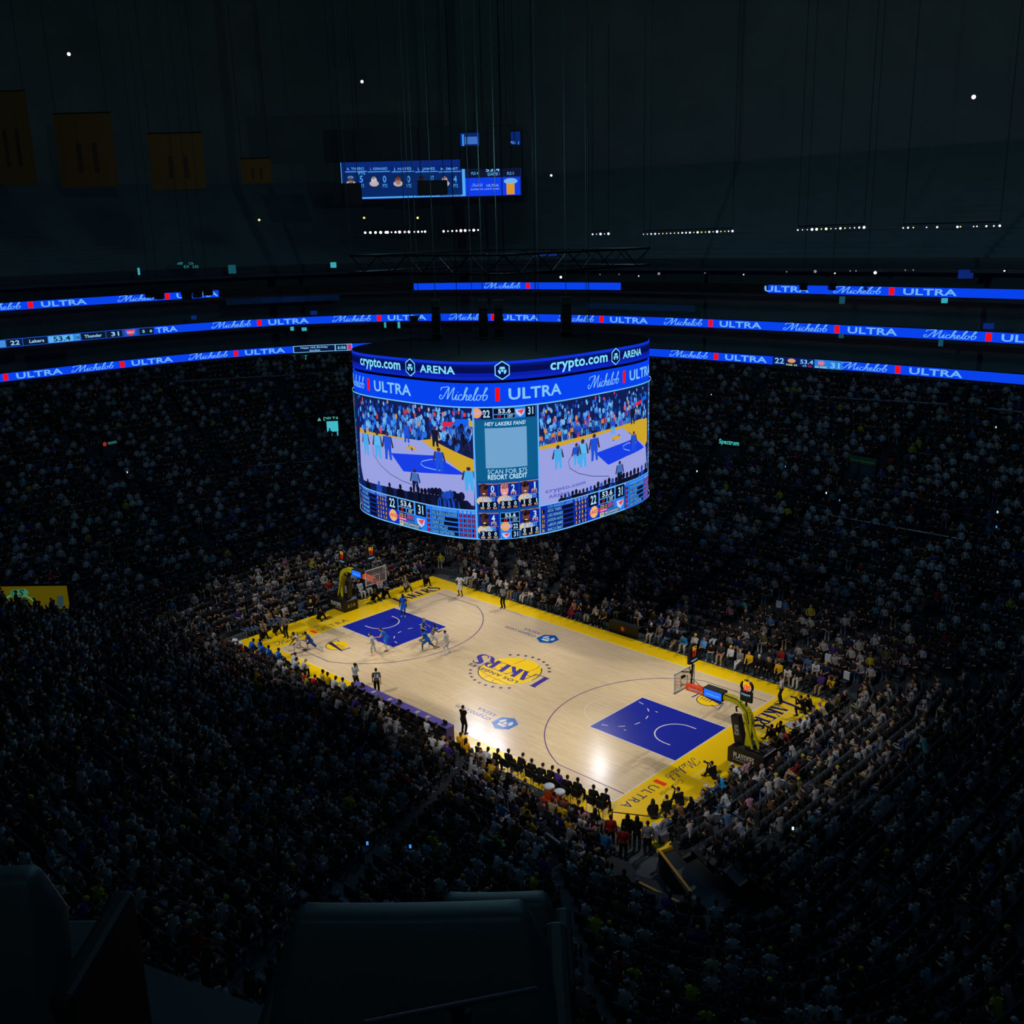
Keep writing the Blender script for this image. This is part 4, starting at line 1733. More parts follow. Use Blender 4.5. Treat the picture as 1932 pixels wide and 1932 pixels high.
# the frame and speaker hangs over the scoreboard that cut into the middle and upper ribbons
def hang(u0, v0, u1, v1, dep, lab, nm='speaker_array'):
    c = at_depth((u0 + u1) / 2, (v0 + v1) / 2, dep)
    w, hh = (u1 - u0) * dep / FPX, (v1 - v0) * dep / FPX
    t = thing(nm, lab, 'speaker' if nm == 'speaker_array' else 'rigging', tuple(c), AZ + math.pi)
    n = max(2, int(hh / .45))
    mb = MB()
    for k in range(n):
        mb.box((-.1 * math.sin(k * .35), 0, hh / 2 - (k + .5) * hh / n), (.7, w * (1 - .1 * (k % 2)), hh / n * .94), ry=.06 * k)
    mb.build('cabinet', M_BLACK, t)
    MB().tube([(0, 0, hh / 2), (0, 0, 46 - c[2])], .02, 6).build('hanging_cable', M_CAB, t)


hang(774, 596, 789, 606, 60, 'small black speaker hang above the left of the scoreboard')
hang(815, 566, 831, 640, 60, 'slim black speaker hang above the scoreboard, second from its left edge')
hang(903, 566, 921, 650, 60, 'slim black speaker hang left of the middle above the scoreboard')
hang(932, 566, 950, 650, 60, 'slim black speaker hang just right of the middle above the scoreboard')
hang(1058, 560, 1078, 636, 60, 'broad black speaker hang above the right of the scoreboard')
tr = thing('lighting_truss', 'black truss frame hung over the scoreboard', 'truss', (0, 0, 0))
mb = MB()
for z in (24.7, 25.6):
    for a, b in (((-5.5, -6.2), (6.5, -6.2)), ((6.5, -6.2), (6.5, 5.4)), ((6.5, 5.4), (-5.5, 5.4)), ((-5.5, 5.4), (-5.5, -6.2))):
        mb.tube([(a[0], a[1], z), (b[0], b[1], z)], .06, 6)
for a, b in (((-5.5, -6.2), (6.5, -6.2)), ((6.5, -6.2), (6.5, 5.4)), ((6.5, 5.4), (-5.5, 5.4)), ((-5.5, 5.4), (-5.5, -6.2))):
    for k in range(10):
        p = [a[i] + (b[i] - a[i]) * k / 10 for i in (0, 1)]
        q = [a[i] + (b[i] - a[i]) * (k + 1) / 10 for i in (0, 1)]
        mb.tube([(p[0], p[1], 24.7 if k % 2 else 25.6), (q[0], q[1], 25.6 if k % 2 else 24.7)], .035, 5)
mb.build('truss_chord', M_BLKMET, tr)
mb = MB()
for x in (-5.5, 6.5):
    for y in (-6.2, 5.4):
        mb.tube([(x, y, 25.6), (x, y, 46)], .02, 6)
mb.build('hanging_cable', M_CAB, tr)
# notches cut into the upper ribbon by dark lamps hung before it
for u in (1516, 1570, 1635):
    hang(u - 6, 534, u + 6, 547, 88, {1516: 'first', 1570: 'middle', 1635: 'last'}[u] + ' of three small black lamps before the right uppermost ribbon', 'hanging_lamp')
for u, v in ((283, 553), (300, 556), (352, 556), (372, 553), (392, 549)):
    hang(u - 8, v - 8, u + 8, v + 8, 80, 'small black speaker before the left uppermost ribbon, at %s' % {283: 'its near end', 300: 'the red bar', 352: 'the letter L', 372: 'the letter R', 392: 'the ribbon tip'}[u], 'hanging_speaker')

# ------------------------------------------------------------------ rows of small lamps along the far side
LAMPW = emit('lamp_white', (255, 246, 250), 2.2)
LAMPV = emit('lamp_violet', (226, 196, 255), 1.8)
LAMPY = emit('lamp_yellow', (255, 226, 130), 1.5)
LAMPD = emit('lamp_dim', (150, 156, 150), .8)
SLP = Surf(RA * .985, RB * .985, RN, True)


def lamp(u, v, r, m, lab, grp, surf=SLP):
    s, z = surf.hit(u, v)
    P = surf.at(s, z, 0)
    dx = math.atan2(CAM[1] - P[1], CAM[0] - P[0])
    t = thing('arena_lamp', lab, 'lamp', P, dx, grp)
    b = MB()
    b.lathe([(0, -.16), (r * .8, -.16), (r * 1.1, 0), (r * 1.05, .02)], n=10)
    b.v = [(z_, x_, y_) for x_, y_, z_ in b.v]
    b.build('lamp_housing', M_BLKMET, t)
    b = MB()
    b.lathe([(r, 0), (r * .85, .06), (r * .4, .1), (0, .11)], n=10)
    b.v = [(z_, x_, y_) for x_, y_, z_ in b.v]
    b.build('lens', m, t)
    return P


rows = [(list(np.linspace(689, 728, 5)) + list(np.linspace(731, 754, 4)) + [764, 772, 782, 789, 796, 802], 439, 437, 'row of lamps at left above the scoreboard'),
        (list(np.linspace(837, 902, 9)), 436.5, 434, 'row of lamps over the middle of the scoreboard'),
        (list(np.linspace(1118, 1148, 5)), 442, 441, 'short row of lamps right of the scoreboard'),
        (list(np.linspace(1214, 1382, 24)), 442, 436, 'long row of lamps on the far right side'),
        (list(np.linspace(1505, 1630, 15)), 434, 429, 'second long row of lamps on the far right side'),
        ([1704, 1713, 1723, 1748, 1768, 1806, 1812, 1837, 1843, 1861, 1875, 1886], 430, 426, 'scattered lamps at the far right end')]
rl = random.Random(5)
for us, va, vb_, g in rows:
    pts = []
    for i, u in enumerate(us):
        v = va + (vb_ - va) * i / max(1, len(us) - 1)
        big = rl.random()
        r = .075 + .085 * big if us[0] < 910 else .05 + .07 * big ** 2
        m = LAMPW if us[0] < 910 or big > .5 else rl.choice([LAMPV, LAMPY, LAMPW])
        pts.append(lamp(u, v, r, m, 'small white lamp in the ' + g, g))
    b = MB()
    b.tube([(p[0], p[1], p[2] + .3) for p in pts], .05, 6)
    o = thing('lamp_rail', 'thin dark rail carrying the ' + g, 'rail')
    b.build('rail', M_BLKMET, o)
    b = MB()
    for p in (pts[0], pts[-1]):
        b.tube([(p[0], p[1], p[2] + .3), (p[0], p[1], 46)], .025, 5)
    b.build('hanging_cable', M_CAB, o)
for u, v, r, m, lab in ((130, 102, .16, LAMPW, 'lone lamp high at the left under the roof'), (683, 154, .16, LAMPW, 'lone lamp high above the video board'), (1837, 183, .16, LAMPW, 'lone lamp high at the right under the roof'),
                        (687, 411, .13, LAMPY, 'yellow lamp under the left end of the video board'), (788, 411, .13, LAMPY, 'yellow lamp under the middle of the video board'), (489, 415, .13, LAMPY, 'yellow lamp among the hanging banners'),
                        (1040, 331, .12, LAMPW, 'lamp on the pale concourse wall strip')):
    lamp(u, v, r, m, lab, None, Surf(RA * 1.1, RB * 1.1, RN, True) if v > 300 else SLP)
# little desk lamps and papers along the front of the upper deck at the far right
for i, u in enumerate((1058, 1132, 1168, 1205, 1243, 1330, 1403, 1484, 1538, 1575, 1604, 1615, 1651, 1708, 1723, 1895)):
    v = 519 - 12 * (u - 1058) / 840 + (0 if i % 3 else 4)
    lamp(u, v, .06 if i % 4 else .13, LAMPD if i % 3 else LAMPW, 'tiny pale lamp along the upper deck front, far right', 'tiny lamps along the upper deck front', Surf(RA * .995, RB * .995, RN, True))

# ------------------------------------------------------------------ signs on the stands
KEEPOUT = []
def sign(u, v, text, w, hpx, rgb, stren, lab, mark=None, back=None):
    P, t = on_terrace(u, v, 1.2)
    ang = math.atan2(-P[1] / RB ** 2, -P[0] / RA ** 2)
    root = thing('portal_sign', lab, 'sign', tuple(P), ang)
    KEEPOUT.append((P[0], P[1], 1.7))
    dep = np.dot(P - CAM, CF)
    W, Hh = w * dep / FPX, hpx * dep / FPX
    # the lettering must read from the court side: x right as seen from the court
    f = lambda x, z, d: (.06 + d, x, z)
    MB().box((0, 0, 0), (.08, W * 1.16, Hh * 2.0)).build('sign_panel', M_BLACK if back is None else back, root)
    D = Draw(f, 50, .01)
    x0 = -W / 2
    if mark == 'triangle':
        D.poly([(x0, -Hh / 2), (x0 + Hh * 1.1, -Hh / 2), (x0 + Hh * .55, Hh / 2)], rgb)
        x0 += Hh * 1.7
    if mark == 'disc':
        D.poly(ellipse(x0 + Hh * .6, 0, Hh * .9, Hh * .9, 14), (200, 60, 50))
        x0 += Hh * 2.0
    D.text(text, x0, -Hh / 2, W / 2, Hh, rgb, 1, .05)
    for i, c_ in enumerate(D.mb.c):
        D.mb.c[i] = tuple(q * stren for q in c_)
    D.build('sign_lettering', LED_N, root)
    MB().box((-.3, 0, -1.1), (.5, W * 1.05, 2.2)).build('portal_wall', M_CONC, root)
    return root, W, Hh


sign(619, 790, 'DELTA', 40, 6.5, (90, 190, 180), .8, 'lit airline sign over a stair portal left of the scoreboard', 'triangle')
sign(207, 836, 'TOYOTA', 28, 4.5, (90, 190, 180), .5, 'small car maker sign with a red disc on the far end stands', 'disc')
sign(1376, 834, 'Spectrum', 42, 8.5, (70, 205, 200), .85, 'teal lit lettering sign over a portal on the far sideline stands')
sign(1628, 869, '-----', 50, 7, (40, 90, 60), .35, 'dim green lit sign over a portal on the far right stands', None, mat('green_sign', (40, 90, 60), .6))
# the lit doorway under the airline sign
P, t = on_terrace(629, 808, .4)
ang = math.atan2(-P[1] / RB ** 2, -P[0] / RA ** 2)
KEEPOUT.append((P[0], P[1], 1.5))
door = thing('lit_doorway', 'bright teal lit doorway under the airline sign', 'doorway', tuple(P), ang)
dep = np.dot(P - CAM, CF)
MB().box((.9, 0, .1), (.1, 21 * dep / FPX, 29 * dep / FPX)).build('glass_pane', emit('teal_glow', (70, 200, 215), .85), door)
MB().box((.9, .1, -1.4), (.08, 14 * dep / FPX, 26 * dep / FPX)).build('lower_pane', emit('teal_glow_dim', (12, 56, 62), .8), door)
MB().box((.82, 0, -.6), (.06, 26 * dep / FPX, 62 * dep / FPX)).build('door_frame', M_BLACK, door)
# tiny card signs on the suite level at left
for u, v, tx, lab in ((340, 497, 'AMP', 'small teal sign of two words at left above the ribbons, first'), (352, 503, 'EX', 'small teal sign at left above the ribbons, second'), (361, 497, 'CAN', 'small teal sign at left above the ribbons, third'), (369, 503, 'ESS', 'small teal sign at left above the ribbons, fourth')):
    P = np.array(SLP.at(*SLP.hit(u, v), 0))
    ang = math.atan2(CAM[1] - P[1], CAM[0] - P[0])
    t = thing('hanging_sign', lab, 'sign', tuple(P), ang)
    MB().box((-.05, 0, 0), (.06, .7, .42)).build('sign_panel', M_BLACK, t)
    D = Draw(lambda x, z, d: (.01 + d, x, z), 50)
    D.text(tx, -.3, -.14, .3, .28, (40, 110, 110), 1)
    D.build('sign_lettering', LED_N, t)
for u, v, w, hh, m, lab in ((262, 512, 4, 13, TEAL, 'narrow upright teal screen at left above the ribbons'), (438, 508, 14, 16, TEALD, 'dim teal screen at left above the ribbons'), (629, 500, 11, 10, TEAL, 'bright teal screen above the ribbons left of the rigging'), (1030, 481, 42, 4, BLUD, 'thin dim blue screen line below the lamp rows')):
    P = np.array(SLP.at(*SLP.hit(u, v), 0))
    dep = np.dot(P - CAM, CF)
    ang = math.atan2(CAM[1] - P[1], CAM[0] - P[0])
    t = thing('television', lab, 'screen', tuple(P), ang)
    MB().box((-.05, 0, 0), (.06, w * dep / FPX * 1.1, hh * dep / FPX * 1.1)).build('casing', M_BLACK, t)
    MB().box((0, 0, 0), (.03, w * dep / FPX, hh * dep / FPX)).build('display_panel', m, t)

# ------------------------------------------------------------------ retired jersey banners at the left under the roof
BAN = mat('banner_gold', (120, 80, 30), .9, vary=.2)
BANP = mat('banner_purple', (84, 56, 40), .9)
for i, (u0, v0, u1, v1) in enumerate(((-20, 178, 60, 345), (108, 218, 216, 350), (283, 254, 385, 355), (455, 300, 512, 345))):
    dep = 88 + 3 * i
    c = at_depth((u0 + u1) / 2, (v0 + v1) / 2, dep)
    W, Hh = (u1 - u0) * dep / FPX, (v1 - v0) * dep / FPX
    t = thing('jersey_banner', ('widest and leftmost', 'second from the left', 'third from the left', 'smallest and rightmost')[i] + ' of the dim gold banners hanging under the roof', 'banner', tuple(c), AZ + math.pi, 'gold banners under the roof')
    g = MB()
    g.box((0, 0, 0), (.05, W, Hh))
    g.build('banner_cloth', BAN, t)
    g = MB()
    g.box((.035, -.12 * W, -.1 * Hh), (.02, .09 * W, .4 * Hh))
    g.box((.035, .16 * W, -.1 * Hh), (.02, .09 * W, .4 * Hh))
    g.build('numeral', BANP, t)
    g = MB()
    g.tube([(0, -W / 2, Hh / 2), (0, W / 2, Hh / 2)], .06, 6)
    for y in (-.45, .45):
        g.tube([(0, y * W, Hh / 2), (0, y * W, 47.5 - c[2])], .02, 5)
    g.build('hanging_pole', M_BLKMET, t)

# ------------------------------------------------------------------ baskets
M_PAD = mat('black_vinyl_pad', (24, 22, 26), .45, spec=.4)
M_BOOM = mat('boom_yellow', (196, 190, 20), .45)
M_ORNG = mat('sleeve_orange', (242, 76, 22), .5)
M_RIM = mat('rim_orange', (236, 70, 26), .4)
M_NETW = mat('net_white', (220, 220, 220), .8)
M_FRM = mat('backboard_frame', (206, 206, 206), .4)
E_RED = emit('clock_red', (255, 34, 24), 1.0)
E_YEL = emit('clock_yellow', (255, 196, 30), 1.0)
E_CYAN = emit('clock_caption', (120, 200, 240), .9)
E_BLU = emit('boom_screen_blue', (18, 110, 250), 1.0)
E_BLT = emit('boom_screen_text', (110, 180, 255), 1.0)
M_PRINT = mat('print_white', (205, 205, 208), .6)


def glassmat():
    m = bpy.data.materials.new('clear_acrylic')
    m.use_nodes = True
    nt = m.node_tree
    b = nt.nodes['Principled BSDF']
    tr = nt.nodes.new('ShaderNodeBsdfTransparent')
    mx = nt.nodes.new('ShaderNodeMixShader')
    mx.inputs[0].default_value = .2
    b.inputs['Base Color'].default_value = (.62, .62, .62, 1)
    b.inputs['Roughness'].default_value = .15
    nt.links.new(tr.outputs[0], mx.inputs[1])
    nt.links.new(b.outputs[0], mx.inputs[2])
    nt.links.new(mx.outputs[0], nt.nodes['Material Output'].inputs[0])
    return m


M_ACR = glassmat()


def words(parent, name, t, fn, h, m, w=None, bold=1, track=.04, shear=0):
    V, F, wd = text2d(t, bold, track, shear)
    sx = w / wd if w else h
    mb = MB()
    mb.add([fn((a - wd / 2) * sx, (b - .5) * h) for a, b in V], F)
    return mb.build(name, m, parent)


def shot_clock(hoop, x, z0, z1, y0, yaw, digits, cap, ring=False):
    """oval clock head standing on a post; local frame turned by yaw"""
    rt = Matrix.Rotation(yaw, 3, 'Z')

    def g(px, py, pz):
        q = rt @ Vector((px, py, 0))
        return (x + q.x, y0 + q.y, pz)
    zc, hz = (z0 + z1) / 2 + .12, (z1 - z0) / 2 - .12
    mb = MB()
    out = [(.36 * math.cos(2 * math.pi * k / 20), zc + .12 + hz * .95 * math.sin(2 * math.pi * k / 20)) for k in range(0, 11)] + [(-.36, zc - hz - .18), (.36, zc - hz - .18)]
    if ring:
        cz_, n_ = z1 - .37, 24
        for k in range(n_):
            t0, t1 = 2 * math.pi * k / n_, 2 * math.pi * (k + 1) / n_
            mb.extrude([(.36 * math.cos(t0), cz_ + .37 * math.sin(t0)), (.36 * math.cos(t1), cz_ + .37 * math.sin(t1)), (.29 * math.cos(t1), cz_ + .3 * math.sin(t1)), (.29 * math.cos(t0), cz_ + .3 * math.sin(t0))], lambda a, b: g(-.07, a, b), lambda a, b: g(.07, a, b))
        mb.extrude([(-.33, z0 - .18), (.33, z0 - .18), (.33, z1 - .62), (-.33, z1 - .62)], lambda a, b: g(-.07, a, b), lambda a, b: g(.07, a, b))
    else:
        mb.extrude(out, lambda a, b: g(-.09, a, b), lambda a, b: g(.09, a, b))
    head = mb.build('clock_head', M_PAD, hoop)
    mb = MB()
    mb.tube([g(0, 0, zc - hz - .1), g(0, 0, z0 - .45)], .05, 8)
    mb.build('clock_post', M_BLKMET, hoop)
    for sg in (1, -1):
        fn = lambda dz: (lambda a, b: g(.1 * sg, a * sg, zc + dz + b))
        words(head, 'clock_digit', digits[0], fn(.26), .2, E_YEL, .36)
        words(head, 'clock_digit', digits[1], fn(-.06), .32, E_RED, .34, track=.12)
        words(head, 'clock_caption', cap, fn(-hz - .02), .09, E_CYAN, .55)
    return head


def hoop(sg, label):
    """built for the end at +x, turned for the other one"""
    h = thing('basketball_hoop', label, 'hoop', (0, 0, 0), 0 if sg > 0 else math.pi)
    m = MB()                                                       # padded base
    m.extrude([(16.28, -.02 + .02), (16.28, .78), (16.5, .95), (18.4, .95), (18.4, 0)], lambda x, z: (x, -.64, z), lambda x, z: (x, .64, z))
    base = m.build('base', M_PAD, h, bevel=.04)
    near = -sg
    words(base, 'base_lettering', 'PLAYOFFS', lambda a, b: (17.25 + sg * a, near * .66, .52 + b), .3, M_PRINT, 1.2)
    words(base, 'base_lettering', 'presented by', lambda a, b: (17.0 + sg * a, near * .66, .27 + b), .07, M_PRINT, .7, 0)
    words(base, 'base_lettering', 'KIA', lambda a, b: (16.262, -a, .42 + b), .24, M_PRINT, .72, 1, .3, .25)
    words(base, 'base_lettering', 'NBA', lambda a, b: (18.418, a, .52 + b), .26, M_PRINT, .5)
    words(base, 'base_lettering', '----', lambda a, b: (18.418, a, .22 + b), .14, M_PRINT, .6)
    m = MB()
    m.extrude([(16.4, .93), (16.12, 2.35), (16.55, 2.45), (16.95, 1.0)], lambda x, z: (x, -.2, z), lambda x, z: (x, .2, z))
    up = m.build('front_pad', M_PAD, h, bevel=.03)
    words(up, 'pad_lettering', 'LET', lambda a, b: (16.5 + sg * a * .9, near * .212, 1.86 + b), .15, M_PRINT, .26)
    words(up, 'pad_lettering', 'THE', lambda a, b: (16.52 + sg * a * .9, near * .212, 1.66 + b), .15, M_PRINT, .26)
    words(up, 'pad_lettering', 'PLAY', lambda a, b: (16.54 + sg * a * .9, near * .212, 1.46 + b), .15, M_PRINT, .3)
    m = MB()
    arc = smooth([(17.12, .9), (17.18, 1.7), (17.14, 2.45), (16.85, 2.95), (16.3, 3.2), (15.6, 3.2), (14.5, 3.12)], 4)
    for a, b in zip(arc[:-1], arc[1:]):
        m.bar((a[0], 0, a[1]), (b[0], 0, b[1]), .3, .3)
    m.build('boom', M_BOOM, h)
    m = MB()
    m.tube([(17.5, .25, .9), (16.9, .22, 2.7)], .06, 8)
    m.tube([(17.5, -.25, .9), (16.9, -.22, 2.7)], .06, 8)
    m.tube([(17.75, 0, .9), (17.2, 0, 2.3)], .08, 8)
    m.build('strut', M_BOOM, h)
    m = MB()
    m.tube([(17.2, -.18, 2.2), (17.05, -.2, 2.85), (16.5, -.2, 3.35), (15.5, -.18, 3.4), (14.4, -.16, 3.3), (13.6, -.1, 3.7)], .022, 6)
    m.tube([(16.3, .12, 2.5), (16.2, .2, 2.7), (16.5, .3, 2.9)], .05, 6)
    m.tube([(17.2, .3, 2.2), (17.3, .5, 2.25)], .05, 6)
    m.build('cable', M_BLKMET, h)
    m = MB()
    m.bar((14.55, 0, 3.1), (13.3, 0, 3.06), .36, .34)
    slv = m.build('sleeve', M_ORNG, h, bevel=.04)
    words(slv, 'sleeve_lettering', 'StateFarm', lambda a, b: (13.95 + sg * a, near * .192, 3.09 + b), .14, M_PRINT, .85)
    m = MB()
    m.box((15.05, 0, 3.2), (1.15, .5, .5))
    scr = m.build('advert_screen', M_BLACK, h)
    for s in (-1, 1):
        b = MB()
        b.poly([(14.52, s * .256, 2.99), (15.58, s * .256, 2.99), (15.58, s * .256, 3.41), (14.52, s * .256, 3.41)])
        b.build('display_panel', E_BLU, scr)
    words(scr, 'screen_lettering', '-----.---', lambda a, b: (15.05 + sg * a, near * .262, 3.2 + b), .2, E_BLT, .8)
    m = MB()
    m.box((13.106, 0, 3.435), (.025, 1.8, 1.04))
    bb = m.build('backboard', M_ACR, h)
    m = MB()
    for y in (-.9, .9):
        m.box((13.106, y, 3.435), (.06, .05, 1.1))
    for z in (2.9, 3.97):
        m.box((13.106, 0, z), (.06, 1.85, .05))
    m.build('backboard_frame', M_FRM, bb)
    m = MB()
    for y in (-.3, .3):
        m.box((13.09, y, 3.28), (.02, .05, .45))
    for z in (3.07, 3.5):
        m.box((13.09, 0, z), (.02, .6, .05))
    m.build('target_square', M_FRM, bb)
    m = MB()
    m.box((13.106, 0, 2.88), (.09, 1.86, .06))
    m.build('edge_pad', mat('edge_pad_grey', (150, 150, 150), .6), bb)
    m = MB()
    cx = 12.725
    m.tube([(cx + .2286 * math.cos(2 * math.pi * k / 28), .2286 * math.sin(2 * math.pi * k / 28), 3.05) for k in range(29)], .014, 6)
    m.box((13.0, 0, 3.05), (.2, .16, .03))
    m.build('rim', M_RIM, h)
    m = MB()
    for k in range(12):
        for d in (1, -1):
            pts = []
            for j in range(5):
                r = .225 - .022 * j if j < 4 else .15
                t = 2 * math.pi * (k + d * j * .5) / 12
                pts.append((cx + r * math.cos(t), r * math.sin(t), 3.04 - .105 * j))
            m.tube(pts, .005, 4, False)
    m.build('net', M_NETW, h)
    shot_clock(h, 13.6, 4.45, 5.5, 0, 0, ('53.2', '17'), 'TISSOT')
    m = MB()
    m.tube([(13.6, 0, 4.15), (13.55, 0, 3.3)], .05, 8)
    m.tube([(13.5, .05, 3.95), (13.15, .35, 3.96)], .03, 6)
    m.tube([(13.5, -.05, 3.95), (13.15, -.35, 3.96)], .03, 6)
    m.box((13.3, .35, 3.75), (.12, .12, .18))
    m.box((13.3, -.4, 3.75), (.1, .3, .1))
    m.build('clock_bracket', M_BLKMET, h)
    shot_clock(h, 16.9, 3.5, 4.5, 0, math.pi / 2, ('53.2', '17'), 'TISSOT', sg > 0)
    m = MB()
    m.tube([(18.3, -.5, .98), (17.2, -.4, .98)], .05, 6)
    m.tube([(18.2, .45, .98), (17.4, .4, 1.02)], .06, 6)
    m.box((17.7, .1, 1.02), (.5, .3, .14))
    m.box((18.1, -.2, 1.0), (.3, .3, .1))
    m.build('base_mechanism', M_BLKMET, h)


hoop(1, 'yellow-armed basketball hoop with padded black base at the near right end')
hoop(-1, 'yellow-armed basketball hoop with padded black base at the far left end')

# ------------------------------------------------------------------ officials' tables
M_TPUR = mat('table_top_purple', (98, 84, 178), .5)
M_TSIDE = mat('table_front_purple', (64, 50, 110), .5)
tb = thing('scorer_table', 'long table with purple top on the near sideline', 'table', (0, 0, 0))
tA, tB = (-4.4, -9.0), (4.05, -8.98)
MB().box(((tA[0] + tB[0]) / 2, -8.78, .9), (tB[0] - tA[0], .55, .05)).build('table_top', M_TPUR, tb)
MB().box(((tA[0] + tB[0]) / 2, -8.53, .44), (tB[0] - tA[0], .04, .87)).build('front_panel', M_TSIDE, tb)
for x in (tA[0] + .03, tB[0] - .03):
    MB().box((x, -8.78, .44), (.05, .55, .87)).build('side_panel', M_TSIDE, tb)
rr = random.Random(9)
for i in range(7):
    x = -3.6 + 1.2 * i + rr.uniform(-.2, .2)
    if i % 3 == 0:
        o = thing('laptop', 'open dark laptop on the purple table, %s' % ('nearest its far end', 'about its middle', 'nearest its near end')[i // 3], 'laptop', (x, -8.8, .925), rr.uniform(-.2, .2), 'laptops on the purple table')
        MB().box((0, -.08, .01), (.32, .22, .02)).build('keyboard', M_BLACK, o)
        MB().box((0, .05, .12), (.32, .02, .22)).build('laptop_lid', M_BLACK, o)
    else:
        o = MB().box((0, 0, .004), (.21, .29, .008)).build('paper_sheet', mat('paper', (190, 190, 196), .9), loc=(x, -8.8, .925))
        tag(o, 'white paper sheet on the purple table, %s from its far end' % ('first', 'second', 'third', 'fourth')[i - 1 - i // 3], 'paper', 'papers on the purple table')
o = MB().lathe([(0, 0), (.035, 0), (.035, .17), (.014, .22), (.014, .25), (0, .25)], n=10).build('water_bottle', mat('bottle_green', (20, 60, 50), .3), loc=(3.5, -8.72, .925))
tag(o, 'dark water bottle at the near end of the purple table', 'bottle')
pt = thing('press_table', 'low black table with a round red emblem on the far sideline', 'table', (1.75, 9.45, 0))
MB().box((0, .1, .72), (2.5, .5, .05)).build('table_top', M_BLACK, pt)
MB().box((0, -.13, .36), (2.5, .05, .7)).build('front_panel', M_PAD, pt)
g = MB()
g.poly([(-.05 + .2 * math.cos(t * math.pi / 10), -.16, .42 + .2 * math.sin(t * math.pi / 10)) for t in range(20)])
g.build('round_emblem', mat('emblem_red', (196, 50, 50), .6), pt)
g = MB()
g.poly([(-.05 + .1 * math.cos(t * math.pi / 3), -.165, .42 + .14 * math.sin(t * math.pi / 3)) for t in range(6)])
g.build('emblem_figure', M_PRINT, pt)

# ------------------------------------------------------------------ drink coolers
M_CO, M_CW = mat('cooler_orange', (206, 82, 24), .45), mat('cooler_lid_white', (206, 216, 222), .4)
M_CART = mat('cart_orange', (220, 86, 16), .5)


def cooler(x, y, z, lab):
    c = thing('drink_cooler', lab, 'cooler', (x, y, z), 0, 'orange drink coolers')
    MB().lathe([(0, 0), (.2, 0), (.235, .1), (.25, .45), (.24, .52), (0, .52)], n=18).build('cooler_body', M_CO, c, True)
    MB().lathe([(0, .68), (.2, .67), (.27, .62), (.275, .53), (.24, .52)], n=18).build('lid', M_CW, c, True)
    MB().tube([(.24, 0, .1), (.31, 0, .1), (.31, 0, .05)], .025, 6).build('spigot', M_CW, c)
    return c


for x, y, rz, w in ((12.45, -10.05, 0.05, 'near'), (-15.2, -10.3, -.1, 'far')):
    t = thing('cooler_cart', 'orange cart full of cups and drinks behind the %s bench' % ('near' if w == 'near' else 'far left'), 'cart', (x + .4, y - .15, 0), rz)
    MB().box((0, 0, .62), (1.25, .6, .05)).box((0, -.3, .67), (1.25, .03, .12)).box((0, .3, .67), (1.25, .03, .12)).build('upper_tray', M_CART, t)
    MB().box((0, 0, .22), (1.25, .6, .05)).box((0, -.3, .27), (1.25, .03, .12)).box((0, .3, .27), (1.25, .03, .12)).build('lower_tray', M_CART, t)
    for px in (-.6, .6):
        for py in (-.28, .28):
            MB().box((px, py, .33), (.04, .04, .66)).build('leg', M_CART, t)
    cooler(x + .05, y - .12, .65, 'orange drink cooler with white lid, the farther one on the %s cart' % ('near bench' if w == 'near' else 'far left'))
    cooler(x + .75, y - .16, .65, 'orange drink cooler with white lid, the closer one on the %s cart' % ('near bench' if w == 'near' else 'far left'))

# ------------------------------------------------------------------ the dim gold screen wall over a way in at the left
c0, c1 = np.array([-33.0, -18.5]), np.array([-29.5, -12.6])
P1 = on_terrace(134, 1157, .2)[0]
P0 = at_z(-60, 1159, P1[2])
tw = thing('tunnel_screen', 'dim gold lit panel with a pale outlined ball emblem at the left edge', 'screen', (0, 0, 0))
ex2 = np.array([P1[0] - P0[0], P1[1] - P0[1], 0.])
LW = float(np.linalg.norm(ex2))
ex2 /= LW
n2 = np.array([ex2[1], -ex2[0], 0.])
hz2 = 1.62
zt2 = float((P0[2] + P1[2]) / 2) + hz2 + .35
for k in range(12):
    q_ = P0 + (P1 - P0) * k / 11
    KEEPOUT.append((q_[0], q_[1], 1.0))
D = Draw(lambda x, z, d: tuple(np.array([P0[0], P0[1], 0]) + ex2 * x + n2 * (.04 + d) + np.array([0, 0, z])), 50, .01)
mb = MB()
c = np.array([P0[0], P0[1], 0]) + ex2 * LW / 2 - n2 * .1
mb.box((c[0], c[1], zt2 - hz2 / 2), (LW + .2, .2, hz2 + .2), rz=math.atan2(ex2[1], ex2[0]))
mb.build('casing', M_BLACK, tw)
D.rect(0, zt2 - hz2, LW, zt2, (76, 66, 5))
D.layer()
k_ = LW / 194.0
X = lambda u: (u + 60) * k_
V, F = ribbon([(X(40) + X(0) * 0 + 33 * k_ * math.cos(t), zt2 - hz2 + .05 + 1.0 * math.sin(t)) for t in [math.pi * j / 20 for j in range(21)]], .1)
D.shape(V, F, 0, 0, 1, 1, (56, 140, 96))
D.poly([(X(26), zt2 - .75), (X(28), zt2 - .28), (X(44), zt2 - .22), (X(56), zt2 - .16), (X(62), zt2 - .4), (X(56), zt2 - .72)], (52, 112, 84))
D.layer()
D.text('LES', X(28), zt2 - .66, X(35), .36, (20, 44, 30), 1)
D.text('S', X(41), zt2 - .66, X(54), .42, (16, 36, 30), 1, .3)
D.text('KERS', X(14), zt2 - 1.3, X(50), .46, (66, 54, 8), 1, .3)
D.poly([(X(110), zt2 - 1.5), (X(122), zt2 - 1.5), (X(126), zt2 - .7), (X(114), zt2 - .7)], (34, 56, 60))
D.build('picture_panel', LED_N, tw)
mb = MB()
